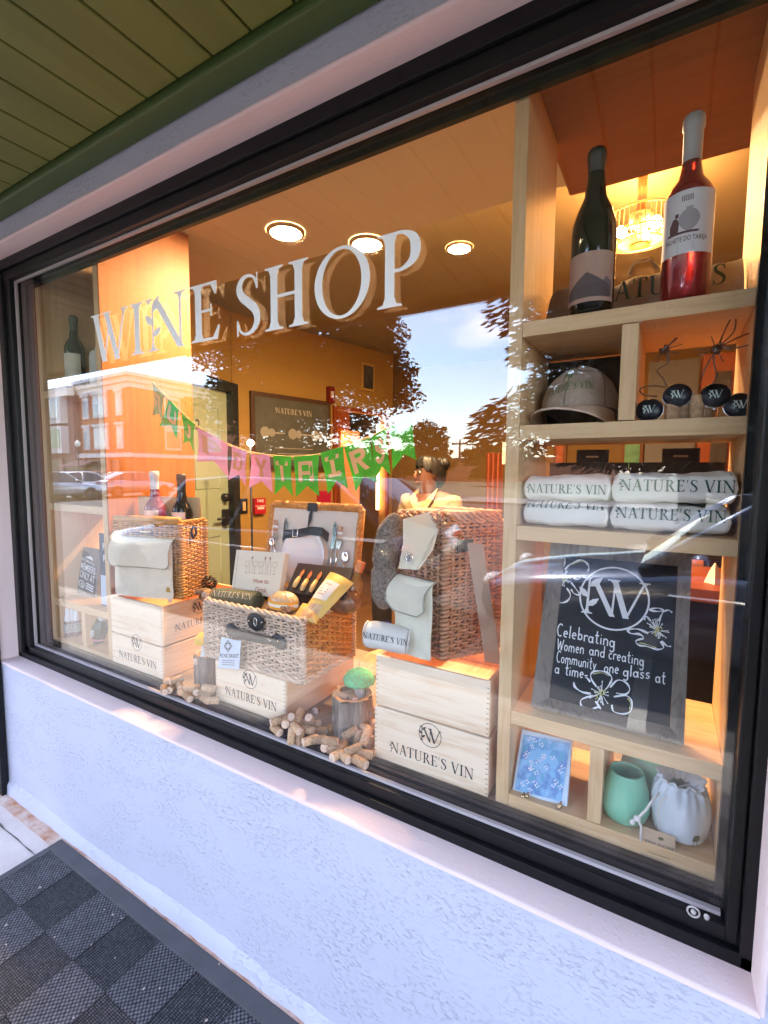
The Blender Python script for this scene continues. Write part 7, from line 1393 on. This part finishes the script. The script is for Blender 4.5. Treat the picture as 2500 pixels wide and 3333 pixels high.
# cars
def car(label, x, y, rz, m_paint, kind='sedan', L=4.5, Wd=1.78, H=1.42, parent_grp='cars parked along the street'):
    t = thing('parked_car', label, 'car', (x, y, -.126), parent_grp); MM = Matrix.Translation((x, y, -.126)) @ Matrix.Rotation(rz, 4, 'Z')
    X = lambda f: -L / 2 + L * f; hw = Wd / 2
    # stations: fraction along, belt height, half width
    st = [(0, .48, .62), (.012, .62, .78), (.05, .70, .90), (.15, .78, .96), (.27, .86, .99), (.32, .90, 1), (.55, .93, 1), (.75, .95, .99), (.88, .95, .95), (.965, .92, .88), (.99, .80, .82), (1, .6, .70)]
    k = H / 1.42; b = MB(); n = len(st); ring_ = []
    for f, hb, wf in st:
        w2 = hw * wf; hb *= k; lo = .24 if .03 < f < .97 else .34
        ring_.append([(X(f), -w2 * .86, lo), (X(f), -w2, lo + .12), (X(f), -w2 * 1.0, lo + (hb - lo) * .55), (X(f), -w2 * .97, hb - .07), (X(f), -w2 * .90, hb), (X(f), 0, hb + .035), (X(f), w2 * .90, hb), (X(f), w2 * .97, hb - .07), (X(f), w2, lo + (hb - lo) * .55), (X(f), w2, lo + .12), (X(f), w2 * .86, lo)])
    vs = [p for r in ring_ for p in r]; m_ = 11; fs = [(i * m_ + j, (i + 1) * m_ + j, (i + 1) * m_ + (j + 1) % m_, i * m_ + (j + 1) % m_) for i in range(n - 1) for j in range(m_)]; fs += [tuple(range(m_)), tuple((n - 1) * m_ + j for j in range(m_))[::-1]]
    b.add(vs, fs, True, MM); body = b.build('body', m_paint, t)
    g = [(.26, .86, .86), (.40, 1.36, .70), (.50, 1.42, .70), (.68, 1.38, .69), (.90, .95, .82)] if kind == 'sedan' else [(.24, .88, .86), (.36, 1.38, .72), (.5, 1.42, .73), (.82, 1.40, .72), (.96, .95, .84)]
    b = MB(); gv = []
    for f, z, wf in g: gv += [(X(f), -hw * wf, z * k - (0 if z < 1 else .035)), (X(f), -hw * wf * .8, z * k + .002), (X(f), 0, z * k + .02), (X(f), hw * wf * .8, z * k + .002), (X(f), hw * wf, z * k - (0 if z < 1 else .035))]
    # glasshouse: windscreen, side glass, rear glass
    wb = [(X(g[0][0]), .93 * hw), (X(g[-1][0]), .93 * hw)]
    def P(i, j): return gv[i * 5 + j]
    b.add([P(0, j) for j in range(5)] + [P(1, j) for j in range(5)], [(j, j + 1, 6 + j, 5 + j) for j in range(4)], True, MM); b.add([P(3, j) for j in range(5)] + [P(4, j) for j in range(5)], [(j, j + 1, 6 + j, 5 + j) for j in range(4)], True, MM)
    for s, j in ((-1, 0), (1, 4)):
        base = [(X(f), s * hw * .93, .90 * k) for f in (g[0][0], g[1][0], g[2][0], g[3][0], g[4][0])]; top = [P(i, j) for i in range(5)]; b.add(base + top, [(i, i + 1, 6 + i, 5 + i) for i in range(4)], False, MM)
    b.build('windows', mat('car_glass', (.012, .016, .022), .04, spec=1.0, coat=.6), body)
    b = MB(); b.add([P(i, j) for i in (1, 2, 3) for j in range(5)], [(i * 5 + j, i * 5 + j + 1, (i + 1) * 5 + j + 1, (i + 1) * 5 + j) for i in range(2) for j in range(4)], True, MM)
    for s, j in ((-1, 0), (1, 4)):
        b.tube([MM @ Vector(P(i, j)) + V(0, 0, .006) for i in range(5)], .035, 6)
        b.tube([MM @ Vector((X(.56), s * hw * .935, .92 * k)), MM @ (Vector(P(2, j)).lerp(Vector(P(3, j)), .3))], .03, 5)
    b.build('roof', m_paint, body)
    for f in (.19, .80):
        for s in (-1, 1):
            c = MM @ Vector((X(f), s * (hw - .10), .32)); wm = Matrix.Translation(c) @ Matrix.Rotation(rz, 4, 'Z') @ Matrix.Rotation(R(90), 4, 'X'); b = MB(); b.lathe([(.20, -.10), (.30, -.105), (.32, -.07), (.32, .07), (.30, .105), (.20, .10)], (0, 0, 0), 24, M=wm); wl = b.build('wheel', mat('tyre_rubber', (.02, .02, .022), .8), t)
            b = MB(); b.lathe([(0, -.09), (.05, -.095), (.06, -.07), (.2, -.085), (.205, -.06), (.205, .06), (.2, .085), (.06, .07), (.05, .095), (0, .09)], (0, 0, 0), 10, M=wm, smooth=False); b.build('rim', mat('rim_dark', (.08, .08, .085), .4, .6), wl)
    for s in (-1, 1):
        b = MB(); b.ball(MM @ Vector((X(.022), s * hw * .62, .62 * k)), .13, 10, sx=.6, sy=1, sz=.55); b.build('headlight', mat('headlight_clear', (.7, .72, .75), .08, coat=.6), body)
        b = MB(); b.ball(MM @ Vector((X(.982), s * hw * .66, .80 * k)), .12, 10, sx=.4, sy=1, sz=.6); b.build('tail_light', mat('tail_red', (.35, .01, .01), .15), body)
        b = MB(); b.ball(MM @ Vector((X(.335), s * hw * 1.06, .98 * k)), .10, 8, sx=.6, sy=.9, sz=.65); b.build('mirror', m_paint, body)
        b = MB(); b.tube([MM @ Vector((X(f), s * hw * 1.0, .74 * k)) for f in (.30, .5, .86)], .012, 5); b.build('trim_line', M['steel'], body)
    return t
def paint(n, c, metal=.5): return mat(n, c, .22, metal, coat=1.0)
def car_copy(src, x, y, rz, label, mp=None):
    def cp(o, par):
        c = o.copy(); COL.objects.link(c); c.parent = par
        if mp and o.name.split('.')[0] in ('body', 'roof', 'mirror'): c.data = o.data.copy(); c.data.materials[0] = mp
        for ch in o.children: cp(ch, c)
        return c
    r = cp(src, None); r.location = (x, y, src.location.z); r.rotation_euler = (0, 0, rz); r['label'] = label; return r
c1 = car('dark blue grey sedan parked nearest the shop window, mirrored across its middle', -4.12, -2.30, 0, paint('paint_blue_grey', (.05, .06, .09)), 'hatch', 4.55, 1.78, 1.46)
c2 = car('slate blue hatchback parked nearest the right end of the window', .95, -2.55, 0, paint('paint_slate', (.10, .13, .20)), 'sedan', 4.6, 1.8, 1.40)
for k, (u, d, rz, lab, m_) in enumerate(((165, 11.5, R(96), 'silver parked car at the far left of the row across the street', paint('paint_silver', (.45, .47, .50))), (265, 13.5, R(92), 'white parked car beside the silver one across the street', paint('paint_white', (.7, .7, .72), 0)), (330, 17, R(94), 'dark red parked car in front of the corner building', paint('paint_red', (.25, .02, .02))), (150, 18, R(90), 'black parked car behind the silver one across the street', paint('paint_black', (.02, .02, .024))), (430, 16, R(88), 'light grey parked car right of the corner building entrance', paint('paint_grey', (.3, .31, .33))))):
    p = vir(u, 1600, d); car_copy(c2, p.x, p.y, rz, lab, m_)
# street lamp post by the corner
p = vir(255, 1500, 19); t = thing('street_lamp', 'black street lamp with a warm lantern before the corner building', 'street lamp', (p.x, p.y, -.03)); b = MB(); b.tube([(p.x, p.y, -.03), (p.x, p.y, 3.0)], [.07, .045], 8); b.build('post', M['black'], t); b = MB(); b.lathe([(.05, 0), (.16, .06), (.18, .32), (.10, .45), (0, .5)], (p.x, p.y, 3.0), 10); b.build('lantern', mat('lantern_white', (.8, .75, .65), .3), t)
